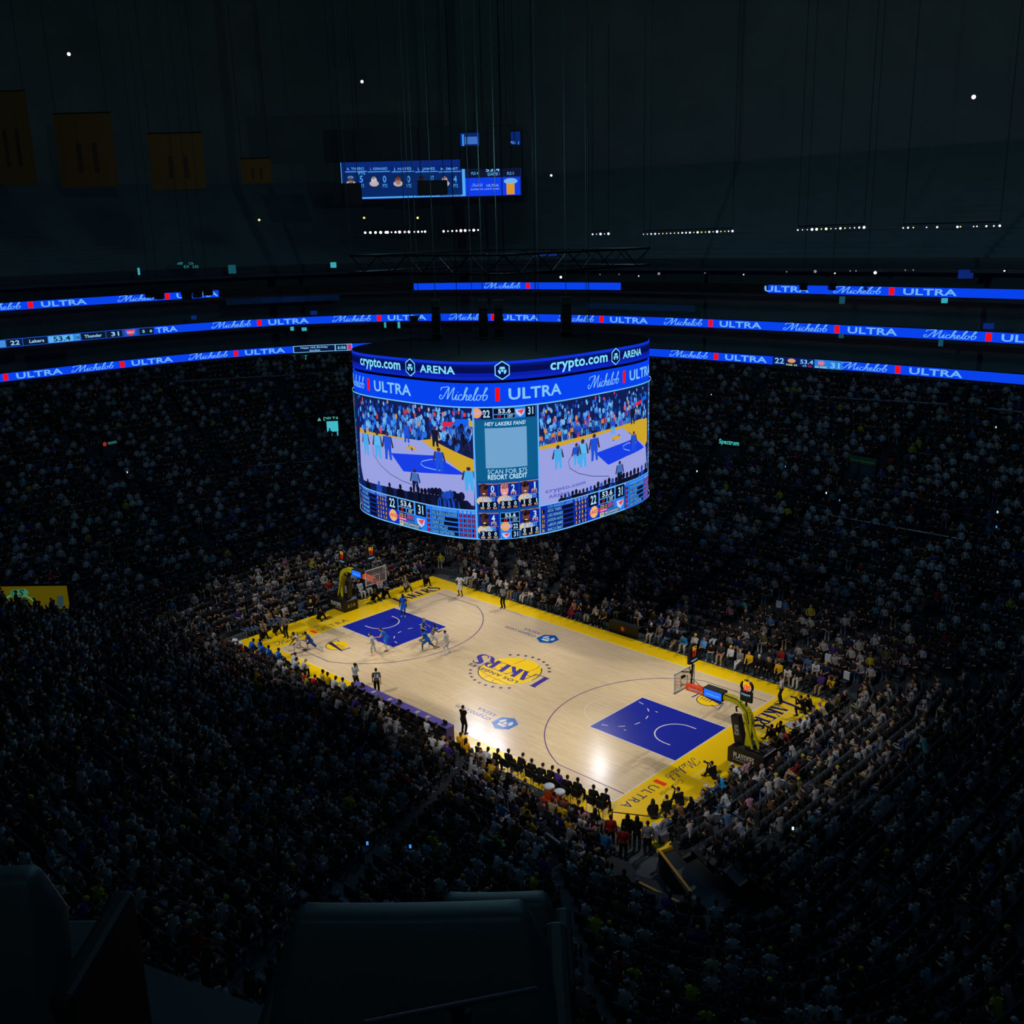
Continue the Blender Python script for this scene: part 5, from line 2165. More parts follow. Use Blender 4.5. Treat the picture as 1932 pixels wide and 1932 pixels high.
for x in (.5, LW - .5):
    p = np.array([P0[0], P0[1], 0]) + ex2 * x - n2 * .12
    mb.box((p[0], p[1], (zt2 - hz2) / 2), (.2, .2, zt2 - hz2))
mb.build('post', M_BLACK, tw)

# ------------------------------------------------------------------ the way out at the near corner: yellow gate table and orange rails
M_ORR = mat('rail_orange', (214, 150, 40), .6)
for (u0, v0, u1, v1), lab in (((1245, 1606, 1303, 1682), 'orange edged low wall on the right of the corner exit'), ((1180, 1652, 1312, 1718), 'orange edged low wall on the left of the corner exit')):
    a, b = at_z(u0, v0, 1.0), at_z(u1, v1, 1.6)
    for f in range(9):
        q_ = a + (b - a) * f / 8
        KEEPOUT.append((q_[0], q_[1], 1.35))
    t = thing('exit_rail', lab, 'rail', (0, 0, 0))
    m = MB()
    m.bar((a[0], a[1], a[2] - .55), (b[0], b[1], b[2] - .75), .1, 1.0)
    m.build('low_wall', M_BLACK, t)
    m = MB()
    m.bar(tuple(a), tuple(b), .12, .05)
    m.build('handrail', M_ORR, t)
    m = MB()
    for f in (0.02, .5, .98):
        p = a + (b - a) * f
        m.box((p[0], p[1], p[2] / 2), (.06, .06, p[2]))
    m.build('post', M_BLACK, t)
a = at_z(1246, 1588, .2)
t = thing('gate_table', 'small yellow and grey stand at the corner exit of the court', 'stand', (a[0], a[1], 0), -.35)
MB().box((0, 0, .1), (1.1, .9, .2)).build('yellow_body', mat('gate_yellow', (236, 190, 20), .5), t, bevel=.03)
MB().box((-.12, .12, .42), (.62, .5, .44)).build('grey_cushion', mat('cushion_grey', (96, 100, 112), .8), t, bevel=.03)
# thin black cord between posts at the near corner
a, b = at_z(1155, 1532, .95), at_z(1283, 1544, .95)
t = thing('barrier_rope', 'thin black barrier rope across the near corner of the apron', 'barrier', (0, 0, 0))
MB().tube([tuple(a), tuple((a + b) / 2 - np.array([0, 0, .04])), tuple(b)], .025, 6).build('rope', M_BLACK, t)
for p in (a, b):
    MB().lathe([(0, 0), (.16, 0), (.16, .03), (.03, .05), (.03, 1.0), (0, 1.0)], (p[0], p[1], 0), 12).build('post', M_BLKMET, t)

# aisle handrails in the stands (thin bright lines)
RAILM = mat('rail_grey', (120, 130, 140), .4, .5)
for (u0, v0, u1, v1), lab in (((1515, 1190, 1553, 1149), 'slim handrail of the aisle on the far stands, the closer one'), ((1373, 1135, 1416, 1096), 'slim handrail of the aisle on the far stands, the farther one'), ((1118, 1078, 1160, 1040), 'slim handrail high in the far stands behind the near end'),
                              ((1700, 1188, 1730, 1160), 'slim handrail at the right edge of the far stands')):
    Pa, _ = on_terrace(u0, v0, .9)
    Pb, _ = on_terrace(u1, v1, .9)
    if Pa is None or Pb is None:
        continue
    t = thing('aisle_rail', lab, 'rail', (0, 0, 0))
    m = MB()
    m.tube([tuple(Pa), tuple(Pb)], .03, 6)
    m.build('handrail', RAILM, t)
    m = MB()
    for f in (0, .5, 1):
        p = Pa + (Pb - Pa) * f
        m.tube([tuple(p), (p[0], p[1], p[2] - .95)], .025, 6)
    m.build('post', RAILM, t)
# pale ledges: low walls between blocks of the near and far stands
LEDGE = mat('ledge_pale', (120, 122, 128), .7)
for (u0, v0, u1, v1), lab in (((430, 1278, 452, 1294), 'pale low wall among the left stands'), ((722, 1430, 765, 1462), 'pale low wall at the near left stands'), ((888, 1500, 985, 1562), 'long pale low wall in the near stands behind the bench'), ((1030, 1580, 1066, 1602), 'short pale low wall in the near stands'),
                              ((1345, 1195, 1372, 1204), 'pale low wall on the far sideline beside the exit'), ((1265, 1152, 1292, 1160), 'pale ledge on the far sideline stands')):
    Pa, _ = on_terrace(u0, v0, .5)
    Pb, _ = on_terrace(u1, v1, .5)
    if Pa is None or Pb is None:
        continue
    m = MB()
    z = max(Pa[2], Pb[2])
    m.bar((Pa[0], Pa[1], z - .25), (Pb[0], Pb[1], z - .25), .12, .75)
    o = m.build('low_wall', LEDGE)
    struct(o, lab, 'wall')
# faint lit ledges far up the stands
for (u0, v0, u1, v1), lab in (((330, 720, 655, 702), 'faint pale ledge under the lowest ribbon at left'), ((1520, 747, 1788, 763), 'faint pale ledge under the lowest ribbon at right'), ((1863, 770, 1931, 778), 'faint pale ledge at the right edge under the lowest ribbon'), ((1570, 973, 1818, 1018), 'faint rail crossing the right stands'),
                              ((467, 880, 610, 868), 'faint rail crossing the left stands')):
    pts = []
    for k in range(9):
        u, v = u0 + (u1 - u0) * k / 8, v0 + (v1 - v0) * k / 8
        P_, _ = on_terrace(u, v, 1.0)
        if P_ is None:
            s_, z_ = SRB.hit(u, v)
            P_ = np.array(SRB.at(s_, z_, .15))
        pts.append(tuple(P_))
    m = MB()
    m.tube(pts, .09 if v0 < 800 else .04, 6)
    for p in pts[::4]:
        m.tube([p, (p[0], p[1], p[2] - 1.0)], .03, 5)
    o = m.build('ledge_rail', LEDGE if v0 < 800 else RAILM)
    tag(o, lab, 'rail')
# tiny phone lights held up in the stands
for i, (u, v, c_) in enumerate(((238, 868, 'w'), (240, 891, 'w'), (1315, 889, 'w'), (1482, 880, 'b'), (1559, 930, 'w'), (1584, 944, 'b'), (1882, 966, 'w'), (1880, 994, 'b'), (1610, 776, 'w'), (1689, 785, 'w'), (1879, 806, 'w'), (1342, 745, 'w'), (693, 1591, 'b'), (774, 1597, 'b'), (1496, 1563, 'w'))):
    P_, _ = on_terrace(u, v, 1.1)
    if P_ is None:
        continue
    ang = math.atan2(CAM[1] - P_[1], CAM[0] - P_[0])
    t = thing('smartphone', 'tiny bright phone held up in the dark stands', 'phone', tuple(P_), ang, 'phone lights in the dark stands')
    MB().box((-.01, 0, 0), (.012, .1, .17)).build('phone_body', M_BLACK, t)
    MB().box((.0, 0, 0), (.008, .085, .15)).build('display_panel', emit('phone_white', (210, 240, 230), 1.3) if c_ == 'w' else emit('phone_blue', (60, 150, 235), 1.0), t)

# ------------------------------------------------------------------ figures
def V3(*a):
    return Vector(a)


def ik(a, b, l1, l2, hint):
    """joint between a and b for a two-bone limb bent towards hint"""
    a, b = Vector(a), Vector(b)
    d = b - a
    L = min(d.length, (l1 + l2) * .995)
    dn = d.normalized()
    b = a + dn * L
    x = (l1 * l1 - l2 * l2 + L * L) / (2 * L)
    hgt = math.sqrt(max(l1 * l1 - x * x, 1e-6))
    h = Vector(hint) - dn * Vector(hint).dot(dn)
    h = h.normalized() if h.length > 1e-4 else Vector((0, 0, -1))
    return a + dn * x + h * hgt, b


class Prim:
    def __init__(self):
        self.bm = MB()

    def cap(self, p0, p1, r0, r1, n=10):
        p0, p1 = Vector(p0), Vector(p1)
        d = (p1 - p0)
        dn = d.normalized() if d.length > 1e-6 else Vector((0, 0, 1))
        pts, rs = [], []
        for t in (-.98, -.7, -.35, 0):
            pts.append(p0 + dn * r0 * t)
            rs.append(r0 * math.sqrt(1 - t * t))
        for t in (0, .35, .7, .98):
            pts.append(p1 + dn * r1 * t)
            rs.append(r1 * math.sqrt(1 - t * t))
        self.bm.tube(pts, rs, n)

    def ell(self, c, r, axes=None, n=12):
        ax = axes or (V3(1, 0, 0), V3(0, 1, 0), V3(0, 0, 1))
        c = Vector(c)
        i0 = len(self.bm.v)
        R_ = 7
        for i in range(1, R_):
            t = math.pi * i / R_
            for j in range(n):
                p = 2 * math.pi * j / n
                q = c + ax[0] * (r[0] * math.sin(t) * math.cos(p)) + ax[1] * (r[1] * math.sin(t) * math.sin(p)) + ax[2] * (r[2] * math.cos(t))
                self.bm.v.append(tuple(q))
        for i in range(R_ - 2):
            for j in range(n):
                a = i0 + i * n + j
                b = i0 + i * n + (j + 1) % n
                self.bm.f.append((a, a + n, b + n, b))
                self.bm.c.append(None)
        self.bm.f.append(tuple(i0 + j for j in range(n)))
        self.bm.f.append(tuple(i0 + (R_ - 2) * n + j for j in reversed(range(n))))
        self.bm.c += [None, None]

    def mesh(self, name, voxel, m):
        me = bpy.data.meshes.new(name)
        me.from_pydata(self.bm.v, [], self.bm.f)
        o = bpy.data.objects.new('tmp', me)
        COL.objects.link(o)
        r = o.modifiers.new('r', 'REMESH')
        r.mode = 'VOXEL'
        r.voxel_size = voxel
        s = o.modifiers.new('s', 'SMOOTH')
        s.iterations = 2
        PENDING.append((o, name, m))
        return len(ALLM) if not ALLM.append(None) else 0


PENDING = []
ALLM = []
DONE = {}


def flush():
    dg = bpy.context.evaluated_depsgraph_get()
    dg.update()
    base = len(ALLM) - len(PENDING)
    for q, (o, name, m) in enumerate(PENDING):
        me = bpy.data.meshes.new_from_object(o.evaluated_get(dg))
        me.name = name
        me.materials.clear()
        me.materials.append(m)
        me.polygons.foreach_set('use_smooth', [True] * len(me.polygons))
        DONE[base + q + 1] = me
    for o, name, m in PENDING:
        bpy.data.objects.remove(o)
    PENDING.clear()


SKIN_M, CLOTH_M, HAIR_M = objmat('skin', .55, .3), objmat('cloth', .85, .15), objmat('hair', .7, .25)
SHOE_M = objmat('shoe', .5, .35)

# where hands (h) and ankles (f) go, in metres; x forward, y to the left, z up
POSES = {
    'stand': dict(p=(0, 0, .93), lean=2, h=((.06, .27, .8), (.06, -.27, .8)), f=((.0, .11, .09), (.03, -.11, .09))),
    'stand_hip': dict(p=(0, 0, .93), lean=3, h=((.12, .2, 1.02), (.1, -.24, 1.0)), f=((.02, .14, .09), (-.02, -.14, .09)), eh=(-.6, 1, 0)),
    'arms_crossed': dict(p=(0, 0, .93), lean=2, h=((.2, -.08, 1.2), (.22, .1, 1.16)), f=((.02, .12, .09), (0, -.12, .09)), head=(0, 5)),
    'chin_hand': dict(p=(0, 0, .93), lean=4, h=((.22, -.02, 1.12), (.2, -.04, 1.46)), f=((.02, .12, .09), (0, -.12, .09))),
    'walk': dict(p=(0, 0, .92), lean=5, h=((.2, .25, .84), (-.16, -.26, .86)), f=((-.24, .09, .13), (.22, -.09, .09))),
    'guard_wide': dict(p=(0, 0, .74), lean=38, h=((.62, .42, .9), (.5, -.5, .62)), f=((-.15, .62, .09), (.2, -.42, .09)), head=(0, -20)),
    'lunge': dict(p=(0, 0, .72), lean=32, h=((.52, .35, .95), (.5, -.3, .78)), f=((-.78, .2, .1), (.3, -.3, .09)), head=(0, -18)),
    'run': dict(p=(0, 0, .9), lean=16, h=((.32, .22, 1.0), (-.22, -.28, .98)), f=((-.5, .1, .28), (.18, -.12, .09)), head=(0, -8)),
    'dribble': dict(p=(0, 0, .78), lean=30, h=((.6, .24, .72), (.42, -.42, 1.0)), f=((.42, .22, .09), (-.36, -.24, .1)), head=(0, -12)),
    'post_up': dict(p=(0, 0, .8), lean=22, h=((.2, .5, 1.1), (.62, -.32, 1.16)), f=((-.1, .34, .09), (.22, -.34, .09)), head=(-20, -10)),
    'box_out': dict(p=(0, 0, .76), lean=30, h=((.44, .4, .86), (.44, -.4, .9)), f=((.3, .34, .09), (-.44, -.26, .1)), head=(0, -12)),
    'ready': dict(p=(0, 0, .86), lean=14, h=((.34, .3, .98), (.34, -.3, .98)), f=((.05, .22, .09), (-.05, -.22, .09))),
    'sit': dict(p=(0, 0, .52), lean=8, h=((.36, .14, .64), (.36, -.14, .64)), f=((.45, .14, .09), (.45, -.14, .09))),
    'sit_lean': dict(p=(0, 0, .52), lean=34, h=((.5, .06, .64), (.5, -.04, .66)), f=((.4, .18, .09), (.44, -.18, .09)), head=(0, -24)),
    'sit_back': dict(p=(.03, 0, .52), lean=-10, h=((.3, .06, .72), (.32, -.05, .7)), f=((.56, .12, .09), (.5, -.14, .09)), head=(12, 4)),
    'sit_cross': dict(p=(0, 0, .52), lean=0, h=((.24, -.06, .98), (.26, .08, .94)), f=((.46, .12, .09), (.44, -.12, .09)), head=(-14, 0)),
    'sit_phone': dict(p=(0, 0, .52), lean=12, h=((.34, .06, .98), (.34, -.06, .98)), f=((.44, .16, .09), (.46, -.12, .09)), head=(0, 10)),
    'sit_legover': dict(p=(0, 0, .52), lean=2, h=((.3, .1, .68), (.34, -.02, .7)), f=((.66, -.02, .38), (.44, -.1, .09)), head=(16, 0)),
    'floor_sit': dict(p=(0, 0, .14), lean=22, h=((.42, .08, .6), (.42, -.08, .6)), eh=(-.1, .5, -1), f=((.5, .24, .09), (.46, -.22, .09)), head=(0, -4), kh=(0, 0, 1)),
    'floor_cross': dict(p=(0, 0, .14), lean=24, h=((.36, .12, .5), (.36, -.12, .5)), f=((.34, -.16, .1), (.38, .16, .1)), head=(0, -10), kh=(.2, 0, .6), spread=1),
    'kneel': dict(p=(0, 0, .48), lean=18, h=((.44, .08, .98), (.44, -.1, .98)), eh=(-.1, .5, -1), f=((.34, .14, .09), (-.4, -.14, .1)), head=(0, -6)),
}


def skeleton(P):
    k = {}
    pel = V3(*P['p'])
    la = math.radians(P.get('lean', 0))
    s = V3(math.sin(la), 0, math.cos(la))
    lat = V3(0, 1, 0)
    fwd = lat.cross(s).normalized()
    k['pel'], k['s'], k['lat'], k['fwd'] = pel, s, lat, fwd
    k['chest'] = pel + s * .3
    k['neck'] = pel + s * .52
    hy, hp = [math.radians(a) for a in P.get('head', (0, 0))]
    up = (s * .45 + V3(0, 0, 1) * .55).normalized()
    fh = (fwd * .4 + V3(1, 0, 0) * .6).normalized()
    up = (up * math.cos(hp) - fh * math.sin(hp) * -1 * -1).normalized() if False else up
    hup = (up * math.cos(hp * .5) + fh * math.sin(-hp * .5)).normalized()
    hf = (fh - hup * fh.dot(hup)).normalized()
    hl = hup.cross(hf).normalized()
    hf2 = (hf * math.cos(hy) + hl * math.sin(hy)).normalized()
    hl2 = hup.cross(hf2).normalized()
    k['head'] = k['neck'] + hup * .17 + hf2 * .02
    k['hax'] = (hf2, hl2, hup)
    for i, sg in enumerate((1, -1)):
        sh = pel + s * .46 + lat * (.185 * sg)
        el, wr = ik(sh, P['h'][i], .29, .255, P.get('eh', (-.5, .45, -.7)) if sg > 0 else tuple(a * (1, -1, 1)[j] for j, a in enumerate(P.get('eh', (-.5, .45, -.7)))))
        hip = pel + lat * (.09 * sg) - V3(0, 0, .02)
        kh = P.get('kh', (1, 0, .35))
        kh = (kh[0], sg * (.9 if P.get('spread') else .12), kh[2])
        kn, an = ik(hip, P['f'][i], .43, .42, kh)
        k['sh%d' % i], k['el%d' % i], k['wr%d' % i], k['hip%d' % i], k['kn%d' % i], k['an%d' % i] = sh, el, wr, hip, kn, an
        # foot direction: forward, kept level
        td = V3(1, .25 * sg, 0).normalized()
        k['toe%d' % i] = an + td * .16 + V3(0, 0, -.055)
        k['heel%d' % i] = an + td * -.05 + V3(0, 0, -.045)
    return k


def torso(pr, k, g=0.0, top=.46, low=-.02):
    ax = (k['fwd'], k['lat'], k['s'])
    pr.ell(k['pel'] + k['s'] * .03, (.125 + g, .165 + g, .14 + g), ax)
    pr.ell(k['pel'] + k['s'] * .18, (.105 + g, .145 + g, .16 + g), ax)
    pr.ell(k['pel'] + k['s'] * .34, (.12 + g, .17 + g, .18 + g), ax)
    pr.cap(k['sh0'] - k['lat'] * .03, k['sh1'] + k['lat'] * .03, .062 + g, .062 + g)


def limbs_arm(pr, k, i, g=0.0, frac=1.0, hand=True):
    sh, el, wr = k['sh%d' % i], k['el%d' % i], k['wr%d' % i]
    if frac <= .5:
        pr.cap(sh, sh + (el - sh) * frac * 2, .056 + g, .047 + g)
        return
    pr.cap(sh, el, .054 + g, .042 + g)
    pr.cap(el, wr, .043 + g, .03 + g)
    if hand:
        d = (wr - el).normalized()
        n = d.cross(V3(0, 0, 1))
        n = n.normalized() if n.length > .1 else V3(0, 1, 0)
        w = n.cross(d).normalized()
        sg = 1 if i == 0 else -1
        palm = wr + d * .05
        pr.ell(palm, (.05, .04, .02), (d, n, w))
        for j in range(4):
            b = palm + d * .035 + n * (.028 - .019 * j)
            ln = (.036, .042, .04, .03)[j]
            m = b + d * ln - w * .006
            pr.cap(b, m, .0105, .01, 6)
            pr.cap(m, m + (d * .7 - w * .6).normalized() * ln * .8, .01, .009, 6)
        b = palm + n * (.03 * sg) - d * .02
        pr.cap(b, b + (d * .6 + n * sg * .8).normalized() * .045, .012, .0105, 6)


def limbs_leg(pr, k, i, g=0.0, to=1.0, foot=True):
    hip, kn, an = k['hip%d' % i], k['kn%d' % i], k['an%d' % i]
    if to < .5:
        pr.cap(hip, hip + (kn - hip) * to * 2, .09 + g, .07 + g * 1.6)
        return
    pr.cap(hip, kn, .086 + g, .06 + g)
    pr.cap(kn, kn + (an - kn) * .35, .056 + g, .058 + g)
    pr.cap(kn + (an - kn) * .35, an, .056 + g, .036 + g * 1.3)
    if foot:
        pr.cap(k['heel%d' % i], k['toe%d' % i], .036, .032)
        pr.cap(an, k['heel%d' % i], .036, .036)


BUILT = {}


def want(pose, piece):
    key = (pose, piece)
    if key in BUILT:
        return
    k = skeleton(POSES[pose])
    pr = Prim()
    vox = .016
    m = CLOTH_M
    hd, hax = k['head'], k['hax']
    if piece == 'body':
        vox = .0125
        m = SKIN_M
        torso(pr, k)
        pr.cap(k['neck'] - k['s'] * .05, hd - hax[2] * .05, .056, .052)
        pr.ell(hd, (.098, .076, .115), hax)
        pr.ell(hd + hax[0] * .03 - hax[2] * .07, (.062, .052, .05), hax)              # jaw and chin
        pr.cap(hd + hax[0] * .088 + hax[2] * .015, hd + hax[0] * .106 - hax[2] * .02, .012, .017, 6)   # nose
        pr.cap(hd + hax[0] * .086 + hax[1] * .022 - hax[2] * .062, hd + hax[0] * .086 - hax[1] * .022 - hax[2] * .062, .012, .012, 6)   # mouth
        for sg in (1, -1):
            pr.cap(hd + hax[0] * .08 + hax[1] * .03 * sg + hax[2] * .026, hd + hax[0] * .084 + hax[1] * .045 * sg + hax[2] * .02, .012, .011, 6)     # brow over the eye
            pr.ell(hd + hax[1] * .078 * sg - hax[2] * .005, (.026, .014, .036), hax, 8)   # ear
        for i in (0, 1):
            limbs_arm(pr, k, i)
            limbs_leg(pr, k, i)
    elif piece in ('short_top', 'long_top', 'jersey'):
        torso(pr, k, .018)
        if piece != 'jersey':
            for i in (0, 1):
                limbs_arm(pr, k, i, .014, .4 if piece == 'short_top' else 1.0, False)
    elif piece == 'trousers' or piece == 'shorts':
        ax = (k['fwd'], k['lat'], k['s'])
        pr.ell(k['pel'] + k['s'] * .02, (.145, .185, .13), ax)
        for i in (0, 1):
            limbs_leg(pr, k, i, .016, 1.0 if piece == 'trousers' else .44, False)
    elif piece == 'tights':
        for i in (0, 1):
            limbs_leg(pr, k, i, .006, 1.0, False)
    elif piece in ('shoe0', 'shoe1'):
        i = int(piece[-1])
        m = SHOE_M
        pr.cap(k['heel%d' % i], k['toe%d' % i], .046, .04)
        pr.cap(k['heel%d' % i] + V3(0, 0, .045), k['heel%d' % i], .046, .046)
    elif piece == 'short_hair':
        m = HAIR_M
        pr.ell(hd - hax[0] * .022 + hax[2] * .026, (.1, .084, .108), hax)
    elif piece == 'long_hair':
        m = HAIR_M
        pr.ell(hd - hax[0] * .022 + hax[2] * .024, (.102, .088, .11), hax)
        pr.cap(hd - hax[0] * .07, hd - hax[0] * .1 - hax[2] * .24, .07, .05)
        for sg in (1, -1):
            pr.cap(hd - hax[0] * .02 + hax[1] * .075 * sg, hd - hax[0] * .02 + hax[1] * .08 * sg - hax[2] * .2, .03, .022)
    elif piece == 'cap':
        m = CLOTH_M
        pr.ell(hd - hax[0] * .008 + hax[2] * .05, (.106, .088, .085), hax)
        pr.ell(hd + hax[0] * .12 + hax[2] * .045, (.07, .066, .012), hax)
    elif piece == 'headband':
        pr.ell(hd + hax[2] * .045, (.104, .084, .022), hax)
    BUILT[key] = pr.mesh(piece, vox, m)


def mesh_of(pose, piece):
    want(pose, piece)
    o = BUILT[(pose, piece)]
    return DONE[o]


PEOPLE = []
USED_LABELS = set()


def person(pose, loc, head, lab, skin='mid', hair='short_hair', hairc=(24, 18, 16), top='short_top', topc=(30, 30, 34), bot='trousers', botc=(34, 36, 44), shoe=(40, 40, 44), tights=None, band=None, group=None, scale=1.0, number=None, numc=(230, 230, 230)):
    PEOPLE.append(dict(pose=pose, loc=tuple(loc), head=head, lab=lab, skin=skin, hair=hair, hairc=hairc, top=top, topc=topc, bot=bot, botc=botc, shoe=shoe, tights=tights, band=band, group=group, scale=scale, number=number, numc=numc))


SKINS = {'pale': (206, 160, 134), 'mid': (176, 124, 94), 'tan': (142, 94, 68), 'dark': (78, 50, 38), 'deep': (52, 34, 28)}
NUM_M = {}


def realise():
    for P in PEOPLE:
        for pc in ['body', P['hair'], P['top'], P['bot'], 'shoe0', 'shoe1'] + (['tights'] if P['tights'] else []) + (['headband'] if P['band'] else []):
            if pc:
                want(P['pose'], pc)
    flush()
    for P in PEOPLE:
        o = bpy.data.objects.new('person', mesh_of(P['pose'], 'body'))
        COL.objects.link(o)
        o.location = P['loc']
        o.rotation_euler = (0, 0, P['head'])
        o.scale = (P['scale'],) * 3
        o.color = (*L3(SKINS[P['skin']]), 1)
        tag(o, P['lab'], 'person', P['group'])
        for pc, nm, c in ((P['hair'], 'cap' if P['hair'] == 'cap' else 'hair', P['hairc']), (P['top'], 'jersey' if P['top'] == 'jersey' else 'shirt', P['topc']), (P['bot'], P['bot'], P['botc']), ('shoe0', 'shoe', P['shoe']), ('shoe1', 'shoe', P['shoe']),
                          ('tights' if P['tights'] else None, 'tights', P['tights']), ('headband' if P['band'] else None, 'headband', P['band'])):
            if not pc:
                continue
            ch = bpy.data.objects.new(nm, mesh_of(P['pose'], pc))
            COL.objects.link(ch)
            ch.parent = o
            ch.color = (*L3(c), 1)
        if P['number']:
            k = skeleton(POSES[P['pose']])
            V, F, w = text2d(P['number'], 1, .05)
            mb = MB()
            b0 = k['pel'] + k['s'] * .34
            hgt = .2
            mb.add([tuple(b0 - k['fwd'] * (.16 - .25 * abs((a - w / 2) * hgt) ** 1.5) - k['lat'] * ((a - w / 2) * hgt) + k['s'] * ((b - .5) * hgt)) for a, b in V], F)
            mb.build('back_number', mat('number_%d_%d_%d' % P['numc'], P['numc'], .7, vary=0), o)


# ------------------------------------------------------------------ chairs
def make_chair(lab):
    c = thing('folding_chair', lab, 'chair', (0, 0, 0))
    M_CH = mat('chair_black', (22, 22, 24), .6)
    MB().box((-.02, 0, .44), (.42, .44, .05)).build('seat', M_CH, c, bevel=.015)
    MB().box((-.235, 0, .7), (.05, .44, .36), ry=-.12).build('backrest', M_CH, c, bevel=.015)
    for sy in (-1, 1):
        for sx, ex_ in ((.17, .2), (-.2, -.24)):
            MB().tube([(sx, sy * .2, .44), (ex_, sy * .21, .0)], .015, 6).build('leg', M_BLKMET, c)
        MB().tube([(-.2, sy * .2, .42), (-.26, sy * .2, .86)], .014, 6).build('back_post', M_BLKMET, c)
    return c


def dup(src, loc, rz, label, group=None):
    r = src.copy()
    COL.objects.link(r)
    r.location = loc
    r.rotation_euler = (0, 0, rz)
    r['label'] = label
    if group:
        r['group'] = group
    for ch in list(src.children):
        c = ch.copy()
        COL.objects.link(c)
        c.parent = r
    return r


CH0 = []


def chair(x, y, rz, lab, grp):
    if not CH0:
        c = make_chair(lab)
        c.location = (x, y, 0)
        c.rotation_euler = (0, 0, rz)
        c['group'] = grp
        CH0.append(c)
    else:
        dup(CH0[0], (x, y, 0), rz, lab, grp)


BLACKC, WHITEC = (22, 22, 26), (196, 200, 206)
NAVY, BLUEJ = (26, 34, 70), (26, 104, 214)
D2R = math.radians
TOCAM, AWAY, LEFT, RIGHT = D2R(-46), D2R(134), D2R(224), D2R(44)


def G(u, v):
    p = at_z(u, v, 0)
    return (float(p[0]), float(p[1]), 0.0)


WJ, BJ = (204, 206, 212), BLUEJ
# ---- on the court
person('dribble', G(566, 1231), D2R(236), 'player in white crouching and dribbling the ball near the far left corner', 'deep', top='jersey', topc=WJ, bot='shorts', botc=WJ, shoe=(30, 30, 34), tights=(206, 204, 208))
person('lunge', G(589, 1229), D2R(224), 'player in blue jersey and white tights guarding the dribbler at far left', 'dark', top='jersey', topc=(36, 66, 140), bot='shorts', botc=(36, 66, 140), tights=(205, 208, 214), shoe=(190, 195, 200))
person('run', G(706, 1239), D2R(215), 'player in white with headband running at the edge of the far key', 'pale', hairc=(70, 48, 34), top='short_top', topc=WJ, bot='shorts', botc=(190, 194, 206), band=(225, 225, 228), shoe=(200, 200, 206))
person('guard_wide', G(731, 1222), D2R(214), 'player in blue lunging with arms wide inside the far key', 'pale', hairc=(60, 40, 30), top='jersey', topc=BJ, bot='shorts', botc=BJ, tights=(190, 192, 206), shoe=(130, 24, 36))
person('stand', G(762, 1163), D2R(-60), 'player in blue with long dark hair standing under the far basket', 'deep', hair='long_hair', top='jersey', topc=BJ, bot='shorts', botc=BJ, shoe=(90, 214, 216), number='44')
person('ready', G(798, 1208), D2R(20), 'player in blue upright at the free throw line of the far key', 'pale', hairc=(150, 110, 84), top='jersey', topc=BJ, bot='shorts', botc=BJ, shoe=(30, 30, 40), tights=(200, 200, 208))
person('post_up', G(816, 1219), D2R(60), 'player in white reaching sideways among the group at the far free throw line', 'deep', top='jersey', topc=(120, 116, 116), bot='shorts', botc=WJ, tights=(200, 202, 208), shoe=(190, 70, 60), band=(225, 225, 228))
person('box_out', G(808, 1226), D2R(215), 'player in blue bending low at the far free throw line', 'dark', top='jersey', topc=BJ, bot='shorts', botc=BJ, shoe=(170, 200, 206))
person('ready', G(845, 1234), D2R(200), 'player in white standing just inside the far three point line', 'pale', hairc=(40, 30, 28), top='short_top', topc=WJ, bot='shorts', botc=(190, 196, 212), tights=(214, 214, 218), shoe=(200, 206, 212))
person('stand_hip', G(869, 1124), D2R(-70), 'player in white standing in the far corner of the court', 'deep', top='short_top', topc=WJ, bot='shorts', botc=WJ, shoe=(40, 40, 44))
person('stand', G(950, 1147), D2R(-80), 'referee in grey shirt and black trousers standing on the far sideline', 'dark', top='short_top', topc=(120, 124, 128), bot='trousers', botc=(18, 18, 20), shoe=(16, 16, 18))
person('walk', G(712, 1311), D2R(140), 'referee seen from behind in grey and black shirt near the purple table', 'pale', hairc=(40, 34, 32), top='short_top', topc=(86, 90, 96), bot='trousers', botc=(18, 18, 20), shoe=(16, 16, 18), number='18')
person('stand_hip', G(541, 1203), D2R(-75), 'referee standing on the yellow apron at the far left end', 'mid', hairc=(120, 84, 70), top='short_top', topc=(112, 112, 114), bot='trousers', botc=(18, 18, 20), shoe=(16, 16, 18))
person('chin_hand', G(672, 1301), D2R(110), 'coach in white long-sleeved top standing at the far end of the purple table', 'deep', top='long_top', topc=(176, 188, 194), bot='trousers', botc=BLACKC)
person('arms_crossed', G(875, 1385), D2R(100), 'coach all in black standing with crossed arms by the near end of the purple table', 'pale', hairc=(20, 18, 18), top='long_top', topc=(14, 15, 18), bot='trousers', botc=(14, 15, 18), shoe=(14, 14, 16))
# the ball
bp = at_z(556, 1216, .32)
bl = MB()
pr = Prim()
pr.ell((0, 0, 0), (.121, .121, .121), n=18)
bl.v, bl.f, bl.c = pr.bm.v, pr.bm.f, pr.bm.c
o = bl.build('basketball', mat('ball_brown', (120, 62, 36), .6, vary=.2, scale=30), None, True, loc=tuple(bp))
tag(o, 'brown basketball just under the hand of the crouching dribbler', 'ball')
sm = MB()
for ax in range(3):
    pts = []
    for k in range(25):
        t = 2 * math.pi * k / 24
        c_, s_ = .1215 * math.cos(t), .1215 * math.sin(t)
        pts.append(((c_, s_, 0), (0, c_, s_), (s_, 0, c_))[ax])
    sm.tube(pts, .003, 4, False)
sm.build('seam', M_BLACK, o)


